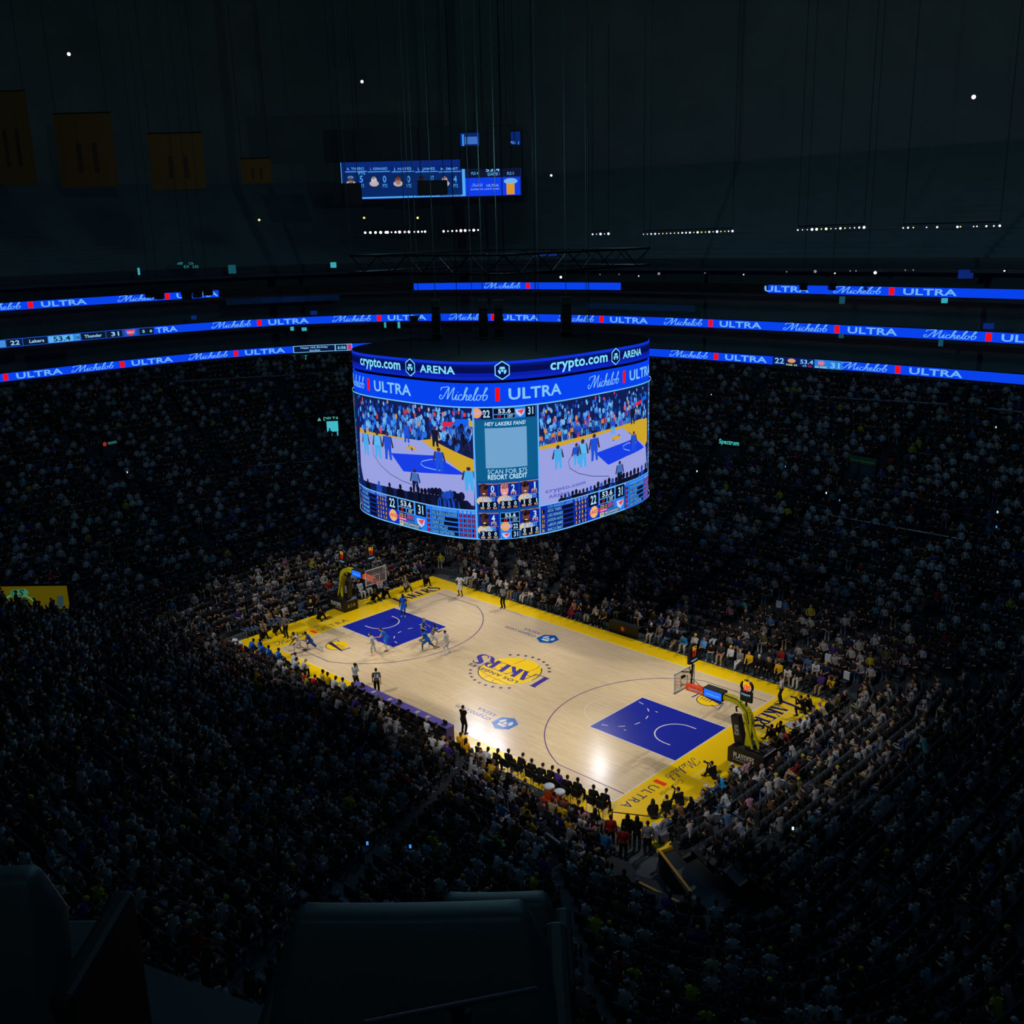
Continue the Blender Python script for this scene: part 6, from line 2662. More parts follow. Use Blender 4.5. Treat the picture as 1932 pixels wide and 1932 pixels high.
# ---- photographers and ball kids on the apron
def floorp(u, v, head, lab, pose='floor_sit', topc=(18, 18, 20), botc=(18, 18, 22), skin='mid', cam_=True, hair='short_hair', **k):
    P = G(u, v)
    person(pose, P, head, lab, skin, hair=hair, topc=topc, botc=botc, top='long_top', **k)
    if cam_:
        hz = {'floor_sit': .66, 'kneel': 1.04, 'floor_cross': .52}[pose]
        fx = {'floor_sit': .47, 'kneel': .49, 'floor_cross': .44}[pose]
        q = (P[0] + math.cos(head) * fx, P[1] + math.sin(head) * fx, hz)
        t = thing('camera', 'long-lens camera held by the ' + ' '.join(w for w in lab.split() if w not in ('in', 'black', 'dark', 'clothes', 'sitting', 'kneeling', 'the', 'aiming', 'a', 'long', 'camera')), 'camera', q, head)
        MB().box((0, 0, 0), (.09, .15, .12)).build('camera_body', M_BLACK, t, bevel=.01)
        g = MB()
        g.tube([(.04, 0, 0), (.14, 0, 0), (.26, 0, 0), (.3, 0, 0)], [.04, .045, .055, .058], 12)
        g.build('lens', M_PAD, t)


TOW = lambda u, v: math.atan2(-G(u, v)[1] * .3, -G(u, v)[0])
floorp(601, 1168, D2R(10), 'photographer in black sitting on the apron left of the far hoop base')
floorp(519, 1194, D2R(0), 'photographer in dark clothes sitting at the left end of the far baseline')
floorp(495, 1205, D2R(-10), 'person in dark top with white shoes sitting at the far left apron corner', cam_=False, shoe=(200, 200, 205))
floorp(703, 1133, D2R(10), 'photographer in black sitting right beside the far hoop base')
floorp(724, 1126, D2R(-10), 'bald photographer in black sitting on the far baseline by the club letters', hair=None, skin='pale')
floorp(766, 1113, D2R(-15), 'person in white patterned top sitting on the far baseline near the corner', topc=(170, 172, 176), botc=(20, 20, 24), cam_=False)
floorp(803, 1102, D2R(-25), 'person in dark top sitting in the far left corner of the apron', cam_=False)
floorp(1349, 1470, D2R(170), 'photographer in black sitting inside the white box by the near hoop base', skin='pale')
floorp(1462, 1398, D2R(175), 'photographer in black aiming a long camera beside the club letters at the near end')
floorp(1478, 1392, D2R(165), 'second photographer in black behind the long camera at the near end', cam_=False)
floorp(1516, 1352, D2R(190), 'photographer in black kneeling on the apron near the far right corner', 'kneel')
floorp(1531, 1340, D2R(185), 'person in black sitting behind the kneeling photographer at the far right corner', cam_=False)
floorp(1285, 1521, D2R(160), 'camera operator in black sitting low on the near corner apron', skin='pale')
floorp(1262, 1537, D2R(150), 'person in black crouching by the white cloths at the near corner', cam_=False, pose='floor_cross')
floorp(1234, 1545, D2R(140), 'person with long dark hair sitting at the near corner rope', 'floor_cross', hair='long_hair', cam_=False)
# white cloths dropped on the apron
for i, (u, v, r, lab) in enumerate(((1298, 1540, .7, 'white cloth lying on the near corner of the yellow apron'), (1246, 1560, .35, 'small white cloth lying by the barrier rope'), (1505, 1368, .6, 'white cloth on the floor under the kneeling photographer'), (1447, 1412, .5, 'pale cloth under the long camera at the near end'))):
    P = G(u, v)
    mb = MB()
    rq = random.Random(i)
    NN = 7
    grid = [[(r * (a / NN - .5) * 2 * (1 + .2 * rq.random()), r * .55 * (b / NN - .5) * 2 * (1 + .2 * rq.random()), .03 + .07 * rq.random()) for b in range(NN + 1)] for a in range(NN + 1)]
    for a in range(NN):
        for b in range(NN):
            mb.poly([grid[a][b], grid[a + 1][b], grid[a + 1][b + 1], grid[a][b + 1]])
    o = mb.build('towel', mat('towel_white', (190, 196, 206), .9), None, True, loc=(P[0], P[1], .0))
    o.rotation_euler = (0, 0, .6 * i)
    sd = o.modifiers.new('s', 'SOLIDIFY')
    sd.thickness = .02
    tag(o, lab, 'towel')

# ------------------------------------------------------------------ who sits where
COLNAME = [('black', (20, 20, 23), 46), ('charcoal', (44, 46, 50), 16), ('white', (196, 200, 208), 30), ('grey', (120, 124, 130), 8), ('navy', (28, 38, 74), 8), ('denim blue', (66, 96, 136), 7),
           ('gold', (214, 170, 26), 5), ('brown', (96, 66, 46), 5), ('beige', (176, 158, 128), 5), ('red', (150, 30, 32), 3), ('purple', (70, 50, 130), 3), ('sky blue', (84, 150, 210), 3), ('pink', (196, 120, 140), 2), ('olive', (84, 86, 54), 3)]
BOTN = [('black', (20, 20, 24)), ('dark', (34, 36, 44)), ('denim', (60, 84, 120)), ('denim', (74, 100, 138)), ('tan', (160, 136, 104)), ('white', (196, 196, 200)), ('black', (22, 22, 24))]
HAIRC = [(18, 15, 14), (26, 20, 18), (52, 36, 26), (98, 70, 44), (168, 132, 82), (126, 122, 118)]
ORD = ['first', 'second', 'third', 'fourth', 'fifth', 'sixth', 'seventh', 'eighth', 'ninth', 'tenth', 'eleventh', 'twelfth', 'thirteenth', 'fourteenth', 'fifteenth', 'sixteenth', 'seventeenth', 'eighteenth', 'nineteenth', 'twentieth',
       'twenty-first', 'twenty-second', 'twenty-third', 'twenty-fourth', 'twenty-fifth', 'twenty-sixth', 'twenty-seventh', 'twenty-eighth', 'twenty-ninth', 'thirtieth', 'thirty-first', 'thirty-second', 'thirty-third', 'thirty-fourth', 'thirty-fifth',
       'thirty-sixth', 'thirty-seventh', 'thirty-eighth', 'thirty-ninth', 'fortieth', 'forty-first', 'forty-second', 'forty-third', 'forty-fourth', 'forty-fifth', 'forty-sixth', 'forty-seventh', 'forty-eighth', 'forty-ninth', 'fiftieth']
rc = random.Random(21)


def pick():
    t = rc.uniform(0, sum(c[2] for c in COLNAME))
    for n, c, w_ in COLNAME:
        t -= w_
        if t <= 0:
            return n, c
    return COLNAME[0][:2]


SITP = ['sit', 'sit', 'sit_lean', 'sit_back', 'sit_cross', 'sit_phone', 'sit_legover', 'sit_lean']


def guest(x, y, z, head, where, topc=None, botc=None, pose=None, hair=None, group=None, number=None, long=None, hairc=None, skin=None):
    n, c = topc or pick()
    bn, bc = botc or rc.choice(BOTN)
    hair = hair or rc.choice(['short_hair', 'short_hair', 'short_hair', 'long_hair', 'cap'])
    hc = hairc or (rc.choice(HAIRC) if hair != 'cap' else rc.choice([(22, 22, 26), (200, 200, 206), (214, 170, 26), (40, 44, 60)]))
    hn = {'short_hair': 'person', 'long_hair': 'long-haired person', 'cap': 'capped person', None: 'bald person'}[hair]
    lab = '%s in %s%s, %s' % (hn, n, '' if 'jersey' in n else ' top', where)
    person(pose or rc.choice(SITP), (x, y, z), head + rc.uniform(-.2, .2), lab, skin or rc.choice(['pale', 'pale', 'mid', 'mid', 'tan', 'dark']), hair, hc, 'long_top' if (long if long is not None else rc.random() < .5) else 'short_top', c, 'trousers', bc,
           rc.choice([(30, 30, 34), (190, 190, 196), (190, 190, 196), (60, 50, 46)]), group=group, number=number, scale=rc.uniform(.95, 1.05))


BLOCK = []          # floor spots taken by individually built people

# far sideline, the row on the court edge
xs = [x for x in np.arange(-13.9, 17.2, .68) if not (0.35 < x < 3.15)]
n1 = sum(1 for x in xs if x < 0)
spec = {}
for i, x in enumerate(xs):
    if x < 0:
        where = 'far courtside row, %s from black table towards far hoop' % ORD[n1 - 1 - i]
    else:
        where = 'far courtside row, %s from black table towards near hoop' % ORD[i - n1]
    u, v, _ = project((x, 9.7, 1.2))
    kw = {}
    if abs(x + 3.2) < .34:
        kw = dict(topc=('pink', (200, 150, 150)), botc=('pink', (226, 24, 96)), hair='long_hair', hairc=(168, 132, 82), pose='sit')
    elif abs(u - 1298) < 9:
        kw = dict(topc=('sky blue', (30, 130, 200)), pose='sit_lean')
    guest(x, 9.82, 0, -math.pi / 2, where, **kw)
    chair(x, 9.82, -math.pi / 2, 'black chair under a courtside guest on the far sideline', 'courtside chairs on the far sideline')
# ends: the rows behind the hoops
ys = [y for y in np.arange(-8.6, 9.0, .68) if not -1.45 < y < .9]
for i, y in enumerate(ys):
    if y < -8.3:
        continue
    k = len(ys) - 1 - i
    where = 'front row behind far hoop, %s from far corner' % ORD[k]
    guest(-18.15, y, 0, 0, where)
    chair(-18.15, y, 0, 'black chair in the front row behind the far hoop', 'front row chairs behind the far hoop')
for i, y in enumerate(ys):
    k = len(ys) - 1 - i
    where = 'front row behind near hoop, %s from far corner' % ORD[k]
    kw = {}
    if abs(y - -1.8) < .3:
        kw = dict(topc=('pale pink', (190, 150, 160)))
    if abs(y - -2.3) < .3:
        kw = dict(topc=('white', (190, 196, 206)), pose='sit_lean')
    if abs(y - -3.6) < .3:
        kw = dict(topc=('sky blue', (28, 150, 220)), pose='sit_lean')
    guest(18.15, y, 0, math.pi, where, **kw)
    chair(18.15, y, math.pi, 'black chair in the front row behind the near hoop', 'front row chairs behind the near hoop')
# near sideline: team benches, backs to the camera
BN = [(645, 490, 'black', 0), (680, 520, 'white', 0), (740, 530, 'black', 0), (828, 530, 'black', 0), (890, 555, 'black', 0), (970, 590, 'black', 0), (1018, 620, 'black', 0), (1073, 635, 'black', 0), (1135, 650, 'purple', 0), (1188, 690, 'black', 0), (1258, 700, 'black', 0), (1362, 740, 'black', 1), (1415, 770, 'black', 0)]
CN = {n: c for n, c, _ in COLNAME}
CN['blue'] = BLUEJ
CN['warm-up white'] = (186, 192, 198)
CN['bright red'] = (190, 24, 26)
CN['bright yellow'] = (236, 196, 20)
for i, (zx, zy, c, bnd) in enumerate(BN):
    p = at_z(700 + zx / 3.22, 1250 + zy / 3.22, 1.3)
    x, y = float(p[0]), min(-8.85, float(p[1]) - .0)
    where = 'on the near bench, %s from the purple table' % ORD[i]
    person(rc.choice(['sit', 'sit_lean', 'sit']), (x, y, 0), math.pi / 2 + rc.uniform(-.2, .25), 'person in %s on near bench, %s from purple table%s' % (c + ' suit' if c == 'black' else c + ' top', ORD[i], ', with white headband' if bnd else ''),
           rc.choice(['deep', 'dark', 'pale', 'tan']), 'short_hair', (20, 16, 15), 'long_top', CN[c], 'trousers', BLACKC, (18, 18, 20), band=(220, 220, 225) if bnd else None)
    chair(x, y, math.pi / 2, 'black chair of the near team bench', 'near bench chairs')
LB = [(550, 205, 'blue', ''), (640, 180, 'blue', ''), (700, 250, 'blue', '9'), (840, 310, 'blue', '7'), (990, 350, 'blue', '7'), (1190, 420, 'warm-up white', ''), (1205, 490, 'warm-up white', ''), (1335, 505, 'warm-up white', ''), (980, 480, 'warm-up white', ''), (1085, 580, 'warm-up white', ''),
      (730, 470, 'warm-up white', ''), (1390, 710, 'bright red', ''), (1490, 760, 'bright red', ''), (1660, 680, 'bright yellow', '77'), (1735, 720, 'bright yellow', ''), (1775, 790, 'white', ''), (1910, 800, 'white', ''), (490, 440, 'warm-up white', ''), (575, 440, 'warm-up white', ''), (650, 500, 'black', '19'), (860, 590, 'warm-up white', '')]
for i, (zx, zy, c, num) in enumerate(LB):
    p = at_z(400 + zx / 8.05, 1180 + zy / 8.05, 1.3 if c != 'white' else 1.2)
    x, y = float(p[0]), float(p[1])
    while any(abs(x - qx) < .52 and abs(y - qy) < .6 for qx, qy in BLOCK):
        x += .18
    BLOCK.append((x, y))
    bald = (zx == 1335)
    person(rc.choice(['sit', 'sit_lean']), (x, y, 0), math.pi / 2 + rc.uniform(-.2, .2), 'person in %s top at far left bench, %s from orange coolers' % (c, ORD[i]), rc.choice(['deep', 'dark', 'dark', 'pale']) if not bald else 'pale', None if bald else 'short_hair', (20, 16, 15),
           'long_top' if 'white' in c else 'short_top', CN[c], 'trousers', BLACKC if c != 'blue' else (26, 60, 150), (190, 190, 195), number=num or None)
    chair(x, y, math.pi / 2, 'black chair of the far left team bench', 'far left bench chairs')
# onlookers gathered behind the rope at the near corner
for u, v, lab, c, hair in ((1152, 1554, 'person in dark red top standing behind the barrier rope', (130, 26, 26), 'short_hair'), (1176, 1576, 'person in dark red jersey standing at the near corner exit', (116, 24, 30), 'short_hair'), (1184, 1552, 'long-haired person in black behind the barrier rope, left of two', (18, 18, 22), 'long_hair'),
                           (1202, 1556, 'long-haired person in black behind the barrier rope, right of two', (18, 18, 22), 'long_hair'), (1222, 1566, 'person in grey hooded top standing beside the yellow corner stand', (112, 114, 124), 'short_hair')):
    P_ = at_z(u, v, 1.3)
    person('stand', (float(P_[0]), float(P_[1]), 0), D2R(125), lab, 'tan', hair, (20, 16, 15) if hair != 'cap' else (190, 190, 196), 'long_top', c, 'trousers', (26, 28, 36))
# officials behind the purple table
for i in range(11):
    x = -4.1 + .78 * i
    if -5.2 < x < 4.1:
        n, c = rc.choice([('black', (20, 20, 23)), ('charcoal', (44, 46, 50)), ('white', (196, 200, 208)), ('black', (20, 20, 23))])
        hn = rc.choice(['short_hair', 'short_hair', 'long_hair', 'cap'])
        person(rc.choice(['sit_lean', 'sit', 'sit']), (x, -9.55, 0), math.pi / 2 + rc.uniform(-.2, .2), 'person in %s top working behind the purple table, %s from its far end' % (n, ORD[i]), rc.choice(['pale', 'mid', 'dark']), hn, rc.choice(HAIRC), 'long_top', c, 'trousers', (24, 24, 28))
        chair(x, -9.55, math.pi / 2, 'black chair behind the purple table', 'chairs behind the purple table')
# standing in the aisles
for u, v, lab, c, h_, pose in ((669, 1112, 'person in pale shirt standing in the stands behind the far hoop', (150, 166, 190), D2R(120), 'stand'), (1474, 1318, 'person in white shirt standing at the far right corner of the court', (196, 196, 204), D2R(200), 'stand_hip'), (852, 1447, 'person in dark clothes standing in the aisle below the near end of the purple table', (18, 20, 24), D2R(170), 'stand'),
                               (909, 1468, 'person in white shirt walking up the aisle behind the near bench', (170, 164, 160), D2R(-60), 'walk')):
    P_ = at_z(u, v, .3 if v < 1400 else .0)
    person(pose, (float(P_[0]), float(P_[1]), max(0, float(P_[2]) - (.3 if u < 700 or v < 1400 else 0)) if u != 669 else .0), h_, lab, 'mid', topc=c, top='short_top', bot='trousers', botc=(30, 32, 40))
for u, v, lab, c in ((867, 1385, 'person in gold shirt seated on the near sideline beside the coach in black', (226, 160, 20)), (877, 1396, 'person with dark ponytail in gold shirt seated by the end of the purple table', (226, 160, 20)), (782, 1412, 'person in plain yellow jersey, farther one of a pair in the near stands', (222, 186, 24)), (798, 1421, 'person in yellow jersey number 9, closer one of a pair in the near stands', (222, 186, 24))):
    P_ = at_z(u, v, 1.25)
    x, y = float(P_[0]), float(P_[1])
    person('sit', (x, y, 0), D2R(100), lab, 'tan', 'long_hair' if u == 877 else 'short_hair', (24, 18, 16), 'short_top', c, 'trousers', (50, 62, 90), number='9' if u == 798 else None, numc=(60, 40, 120))
    chair(x, y, D2R(100), 'dark folding chair behind the near sideline', 'loose chairs behind the near sideline')

# ------------------------------------------------------------------ seats of the stands
rows_ = []
for i in range(NROW):
    t = i / (NROW - 1)
    N = 900
    ph = np.linspace(0, 2 * math.pi, N + 1)
    a_, b_, n_ = row_par(t)
    r_ = (np.abs(np.cos(ph) / a_) ** n_ + np.abs(np.sin(ph) / b_) ** n_) ** (-1 / n_)
    X = np.stack([r_ * np.cos(ph), r_ * np.sin(ph)], 1)
    arc = np.concatenate([[0], np.cumsum(np.hypot(*np.diff(X, axis=0).T))])
    m_ = int(arc[-1] / .6)
    s_ = np.arange(m_) * (arc[-1] / m_)
    px, py = np.interp(s_, arc, X[:, 0]), np.interp(s_, arc, X[:, 1])
    qx, qy = np.interp(s_ + .1, arc, X[:, 0]), np.interp(s_ + .1, arc, X[:, 1])
    ang = np.arctan2(qx - px, -(qy - py))             # inward normal of a counter-clockwise oval
    ang = np.arctan2((qx - px), -(qy - py))
    hd = np.arctan2(qx - px, -(qy - py))
    for k in range(m_):
        rows_.append((i, px[k], py[k], row_z(t), float(np.arctan2(qx[k] - px[k], -(qy[k] - py[k])))))
SEATS = []
AISLES = [math.radians(a) for a in (8, 24, 38, 52, 66, 80, 97, 112, 126, 140, 154, 170, 188, 206, 222, 238, 252, 266, 281, 296, 310, 336, 352)]
for i, x, y, z, hd in rows_:
    if i < 13 and in_tunnel(x, y):
        continue
    # straight aisles run up the stands along rays of the oval
    d_ = math.hypot(x / 1.35, y)
    pa = math.atan2(y, x / 1.35) % (2 * math.pi)
    if any(abs((pa - a + math.pi) % (2 * math.pi) - math.pi) * d_ < .36 for a in AISLES):
        continue
    if any((x - kx) ** 2 + (y - ky) ** 2 < kr * kr for kx, ky, kr in KEEPOUT):
        continue
    u, v, zz = project((x, y, z + .8))
    if zz < 1 or u < -60 or u > 1992 or v < 560 or v > 1960:
        continue
    # the seat seen through the scoreboard need not be left out, it is real
    SEATS.append([i, x, y, z, hd, u, v, zz])
print('seats in view', len(SEATS))


def seat_near(u, v):
    return min(range(len(SEATS)), key=lambda k: (SEATS[k][5] - u) ** 2 + (SEATS[k][6] - v) ** 2 if not taken[k] else 1e9)


taken = [False] * len(SEATS)
# keep stand seats clear of rails, towels and the loose chairs on the floor
for k, s in enumerate(SEATS):
    if s[0] == 0 and s[2] < -11 and -9 < s[1] < 17:
        pass
PICKED = [  # spectators one can make out in the photograph
    (1057, 1552, 'number-8 blue jersey', (20, 44, 110), '8', 'short_hair'), (938, 1596, 'bright green', (74, 156, 60), None, 'short_hair'), (1017, 1500, 'bright red', (150, 26, 26), None, 'short_hair'), (895, 1494, 'number-15 dark jersey', (30, 34, 44), '15', 'short_hair'),
    (983, 1535, 'yellow jersey', (206, 176, 24), '7', 'short_hair'), (978, 1565, 'white-sleeved gold jersey', (150, 120, 30), None, 'short_hair'), (1100, 1565, 'white-sleeved navy jersey', (28, 30, 48), '7', 'short_hair'), (1116, 1572, 'pink', (190, 110, 124), None, 'long_hair'), (1128, 1590, 'sky blue', (40, 120, 170), None, 'short_hair'),
    (918, 1500, 'white', (178, 184, 188), None, 'short_hair'), (930, 1508, 'white', (178, 184, 188), None, 'short_hair'), (880, 1461, 'white', (180, 180, 184), None, 'short_hair'), (866, 1455, 'white', (180, 180, 184), None, 'short_hair'), (933, 1545, 'white', (176, 176, 184), None, 'short_hair'), (946, 1552, 'white', (176, 176, 184), None, 'short_hair'),
    (917, 1566, 'white', (170, 172, 184), None, 'short_hair'), (905, 1585, 'grey', (130, 134, 146), None, 'short_hair'), (840, 1492, 'gold', (206, 150, 30), None, 'short_hair'), (806, 1480, 'white', (180, 180, 184), None, 'short_hair'), (785, 1496, 'white', (180, 180, 184), None, 'short_hair'), (1047, 1570, 'white', (176, 170, 170), None, 'short_hair'), (1060, 1578, 'white', (176, 170, 170), None, 'short_hair'),
    (688, 1330, 'pale white', (170, 176, 180), None, 'short_hair'), (612, 1348, 'white', (176, 170, 176), None, 'short_hair'), (583, 1318, 'blue', (20, 70, 180), None, 'short_hair'), (632, 1342, 'white', (176, 176, 182), None, 'short_hair'), (527, 1288, 'beige', (160, 140, 120), None, 'short_hair'), (478, 1290, 'orange-yellow', (200, 140, 20), None, 'short_hair'), (488, 1296, 'orange-yellow', (200, 140, 20), None, 'short_hair'),
    (463, 1308, 'white', (150, 150, 170), None, 'short_hair'), (675, 1345, 'gold', (180, 140, 40), None, 'short_hair'), (697, 1378, 'teal', (70, 140, 150), None, 'short_hair'), (668, 1348, 'white', (186, 186, 190), None, 'short_hair'), (735, 1345, 'white', (186, 186, 190), None, 'short_hair'), 
    (1437, 1460, 'white', (170, 176, 196), None, 'short_hair'), (1490, 1445, 'dark red', (110, 26, 26), None, 'short_hair'), (1566, 1352, 'white', (176, 180, 190), None, 'short_hair'), (1352, 1520, 'white', (160, 164, 176), None, 'short_hair'), (1408, 1555, 'white', (140, 144, 160), None, 'short_hair'),
]
NPICK = 0
for u, v, cn, c, num, hair in PICKED:
    k = seat_near(u, v)
    s = SEATS[k]
    if abs(s[5] - u) > 40 or abs(s[6] - v) > 40:
        continue
    taken[k] = 'P'
    s.append((cn, c, num, hair))
# and the nearest, best lit seats of the stands up to the count of three hundred
NEED = 300 - len(PEOPLE) - sum(1 for t in taken if t)
cand = [k for k, s in enumerate(SEATS) if not taken[k] and s[0] <= 6 and s[2] < -8 and -16 < s[1] < 19]
cand.sort(key=lambda k: SEATS[k][7] + 2.2 * SEATS[k][0])
lit = [k for k, s in enumerate(SEATS) if not taken[k] and s[0] == 0 and s[2] > 9 and -12 < s[1] < 17]
for k in lit[:30] + cand[:max(0, NEED - len(lit[:30]))]:
    if rc.random() < .97:
        taken[k] = 'A'
# name every one by row and place along it
byrow = {}
for k, t in enumerate(taken):
    if t:
        s = SEATS[k]
        side = 'far' if s[2] > 9 and abs(s[1]) < 19 else ('near' if s[2] < -9 and s[1] < 18 else 'end')
        byrow.setdefault((side, s[0]), []).append(k)
SEATC = []
for (side, i), ks in byrow.items():
    if side == 'end':
        ks.sort(key=lambda k: -SEATS[k][2])
        where = '%s stand row behind near hoop, %s from far corner'
    elif side == 'far':
        ks.sort(key=lambda k: SEATS[k][1])
        where = '%s stand row behind far sideline, %s from far hoop'
    else:
        ks.sort(key=lambda k: -SEATS[k][1])
        where = '%s stand row behind near bench, %s from corner exit'
    where = where.replace(' of the row built', ' counted')
    for j, k in enumerate(ks):
        s = SEATS[k]
        w_ = where % (ORD[i], ORD[min(j, 49)])
        kw = {}
        if len(s) > 8:
            cn, c, num, hair = s[8]
            kw = dict(topc=(cn, c), number=num, hair=hair, pose='sit' if num else None)
        guest(s[1], s[2], s[3], s[4], w_, **kw)
        SEATC.append((s[1], s[2], s[3], s[4], side))
for P in PEOPLE:
    if len(P['lab'].split()) > 16:
        print('LONG', P['lab'])
realise()
# their seats
M_SEAT = mat('seat_dark', (48, 54, 62), .6)
st0 = None
for x, y, z, hd, side in SEATC:
    lab = {'far': 'dark stand seat under a spectator behind the far sideline', 'near': 'dark stand seat under a spectator behind the near bench', 'end': 'dark stand seat under a spectator behind the near hoop'}[side]
    if st0 is None:
        st0 = thing('stadium_seat', lab, 'seat', (x, y, z), hd, lab.replace('dark stand seat', 'stand seats'))
        MB().box((0, 0, .42), (.42, .48, .06)).build('seat_pan', M_SEAT, st0, bevel=.02)
        MB().box((-.23, 0, .66), (.05, .48, .46), ry=-.15).build('backrest', M_SEAT, st0, bevel=.02)
        MB().box((-.1, 0, .2), (.1, .3, .4)).build('pedestal', M_BLKMET, st0)
    else:
        dup(st0, (x, y, z), hd, lab, lab.replace('dark stand seat', 'stand seats'))


# ------------------------------------------------------------------ everybody else: thousands of small seated figures as one crowd
def proto():
    """low seated figure facing +x: vertices, faces, part index of each face"""
    V, F, Pt = [], [], []

    def add(vs, fs, p):
        i = len(V)
        V.extend(vs)
        for f in fs:
            F.append(tuple(i + q for q in f))
            Pt.append(p)

    def prism(levels, n, p, capit=True):
        i = len(V)
        for (cx, cy, cz, rx, ry) in levels:
            for j in range(n):
                t = 2 * math.pi * j / n + .3
                V.append((cx + rx * math.cos(t), cy + ry * math.sin(t), cz))
        for l in range(len(levels) - 1):
            for j in range(n):
                a, b = i + l * n + j, i + l * n + (j + 1) % n
                F.append((a, b, b + n, a + n))
                Pt.append(p)
        F.append(tuple(i + (len(levels) - 1) * n + j for j in range(n)))
        Pt.append(p)
    prism([(0, 0, .44, .14, .19), (.02, 0, .6, .12, .17), (.05, 0, .85, .13, .2), (.06, 0, .98, .09, .19), (.06, 0, 1.03, .05, .07)], 8, 0)
    prism([(.08, 0, 1.02, .05, .05), (.1, 0, 1.08, .075, .07), (.11, 0, 1.16, .09, .075), (.1, 0, 1.2, .09, .075)], 7, 1)
    prism([(.085, 0, 1.17, .095, .082), (.08, 0, 1.24, .08, .07), (.08, 0, 1.265, .03, .03)], 7, 2)

    def limb(a, b, ra, rb, p):
        m = MB()
        m.tube([a, b], [ra, rb], 5)
        add(m.v, m.f, p)
    for s in (1, -1):
        limb((.04, .1 * s, .5), (.44, .12 * s, .52), .085, .065, 3)
        limb((.44, .12 * s, .52), (.46, .12 * s, .06), .06, .045, 3)
        limb((.05, .22 * s, .93), (.12, .25 * s, .66), .055, .045, 0)
        limb((.12, .25 * s, .66), (.36, .1 * s, .62), .042, .035, 1)
    # the seat behind and under
    m = MB()
    m.box((-.24, 0, .62), (.05, .46, .5))
    m.box((-.02, 0, .4), (.44, .46, .05))
    m.box((-.08, 0, .19), (.08, .3, .38))
    add(m.v, m.f, 4)
    return np.array(V), F, np.array(Pt)


PV, PF, PP = proto()
SEATV = [i for i, p in enumerate(PP) if p == 4]
nr = np.random.default_rng(4)
rest = [s for k, s in enumerate(SEATS) if not taken[k]]
occ, emp = [], []
for s in rest:
    (occ if nr.random() < .87 else emp).append(s)
print('crowd', len(occ), 'empty', len(emp))


def mass(name, seats, faces, parts, colfn, m, label, cat, jitter=True):
    n = len(seats)
    used = sorted({q for f in faces for q in f})
    remap = {q: i for i, q in enumerate(used)}
    pv = PV[used]
    fs = [tuple(remap[q] for q in f) for f in faces]
    S = np.array([[s[1], s[2], s[3], s[4]] for s in seats], float)
    sc = nr.uniform(.93, 1.08, n) if jitter else np.ones(n)
    S[:, 3] += nr.uniform(-.3, .3, n) if jitter else 0
    lean = nr.uniform(-.12, .35, n) if jitter else np.zeros(n)
    P = np.repeat(pv[None], n, 0) * sc[:, None, None]
    P[:, :, 0] += lean[:, None] * np.clip(P[:, :, 2] - .5, 0, 1)
    P[:, :, 0] += (nr.uniform(-.05, .05, n)[:, None] if jitter else 0)
    c, s_ = np.cos(S[:, 3])[:, None], np.sin(S[:, 3])[:, None]
    X = P[:, :, 0] * c - P[:, :, 1] * s_ + S[:, 0:1]
    Y = P[:, :, 0] * s_ + P[:, :, 1] * c + S[:, 1:2]
    Z = P[:, :, 2] + S[:, 2:3]
    VV = np.stack([X, Y, Z], 2).reshape(-1, 3).astype(np.float32)
    lens = np.array([len(f) for f in fs])
    flat_ = np.array([q for f in fs for q in f])
    loops = (flat_[None] + (np.arange(n) * len(used))[:, None]).ravel().astype(np.int32)
    alll = np.tile(lens, n)
    starts = np.concatenate([[0], np.cumsum(alll)[:-1]]).astype(np.int32)
    me = bpy.data.meshes.new(name)
    me.vertices.add(len(VV))
    me.vertices.foreach_set('co', VV.ravel())
    me.loops.add(len(loops))
    me.loops.foreach_set('vertex_index', loops)
    me.polygons.add(len(starts))
    me.polygons.foreach_set('loop_start', starts)
    me.update(calc_edges=True)
    if colfn is not None:
        C = colfn(n)                      # n x parts x 3
        pc = C[:, parts, :]               # n x faces x 3
        lc = np.repeat(pc, lens, axis=1).reshape(-1, 3)
        buf = np.ones((len(lc), 4), np.float32)
        buf[:, :3] = lc
        at = me.color_attributes.new('Col', 'FLOAT_COLOR', 'CORNER')
        at.data.foreach_set('color', buf.ravel())
    me.materials.append(m)
    o = bpy.data.objects.new(name, me)
    COL.objects.link(o)
    o['kind'] = 'stuff'
    o['label'] = label
    o['category'] = cat
    return o


TOPL = np.array([L3(c) for _, c, _ in COLNAME])
TOPW = np.array([w_ for _, _, w_ in COLNAME], float)
TOPW[0] += 70
TOPW[4:] *= .6
TOPW[6] *= .4
TOPW[2] *= 1.5
TOPW /= TOPW.sum()


def crowdcols(n):
    C = np.zeros((n, 5, 3))
    C[:, 0] = TOPL[nr.choice(len(TOPL), n, p=TOPW)] * nr.uniform(.7, 1.1, (n, 1))
    sk = np.array([L3(c) for c in SKINS.values()])
    C[:, 1] = sk[nr.choice(len(sk), n, p=[.3, .3, .2, .12, .08])]
    hc = np.array([L3(c) for c in HAIRC + [(200, 200, 206), (214, 170, 26)]])
    C[:, 2] = hc[nr.choice(len(hc), n, p=[.3, .25, .15, .1, .06, .06, .05, .03])]
    bc = np.array([L3(c) for _, c in BOTN])
    C[:, 3] = bc[nr.choice(len(bc), n)]
    C[:, 4] = L3((24, 28, 38))
    C[:, 0] = np.clip(C[:, 0], .022, .34)
    C[:, 3] = np.clip(C[:, 3], .02, .3)
    C[:, 2] = np.clip(C[:, 2], .015, .35)
    return C


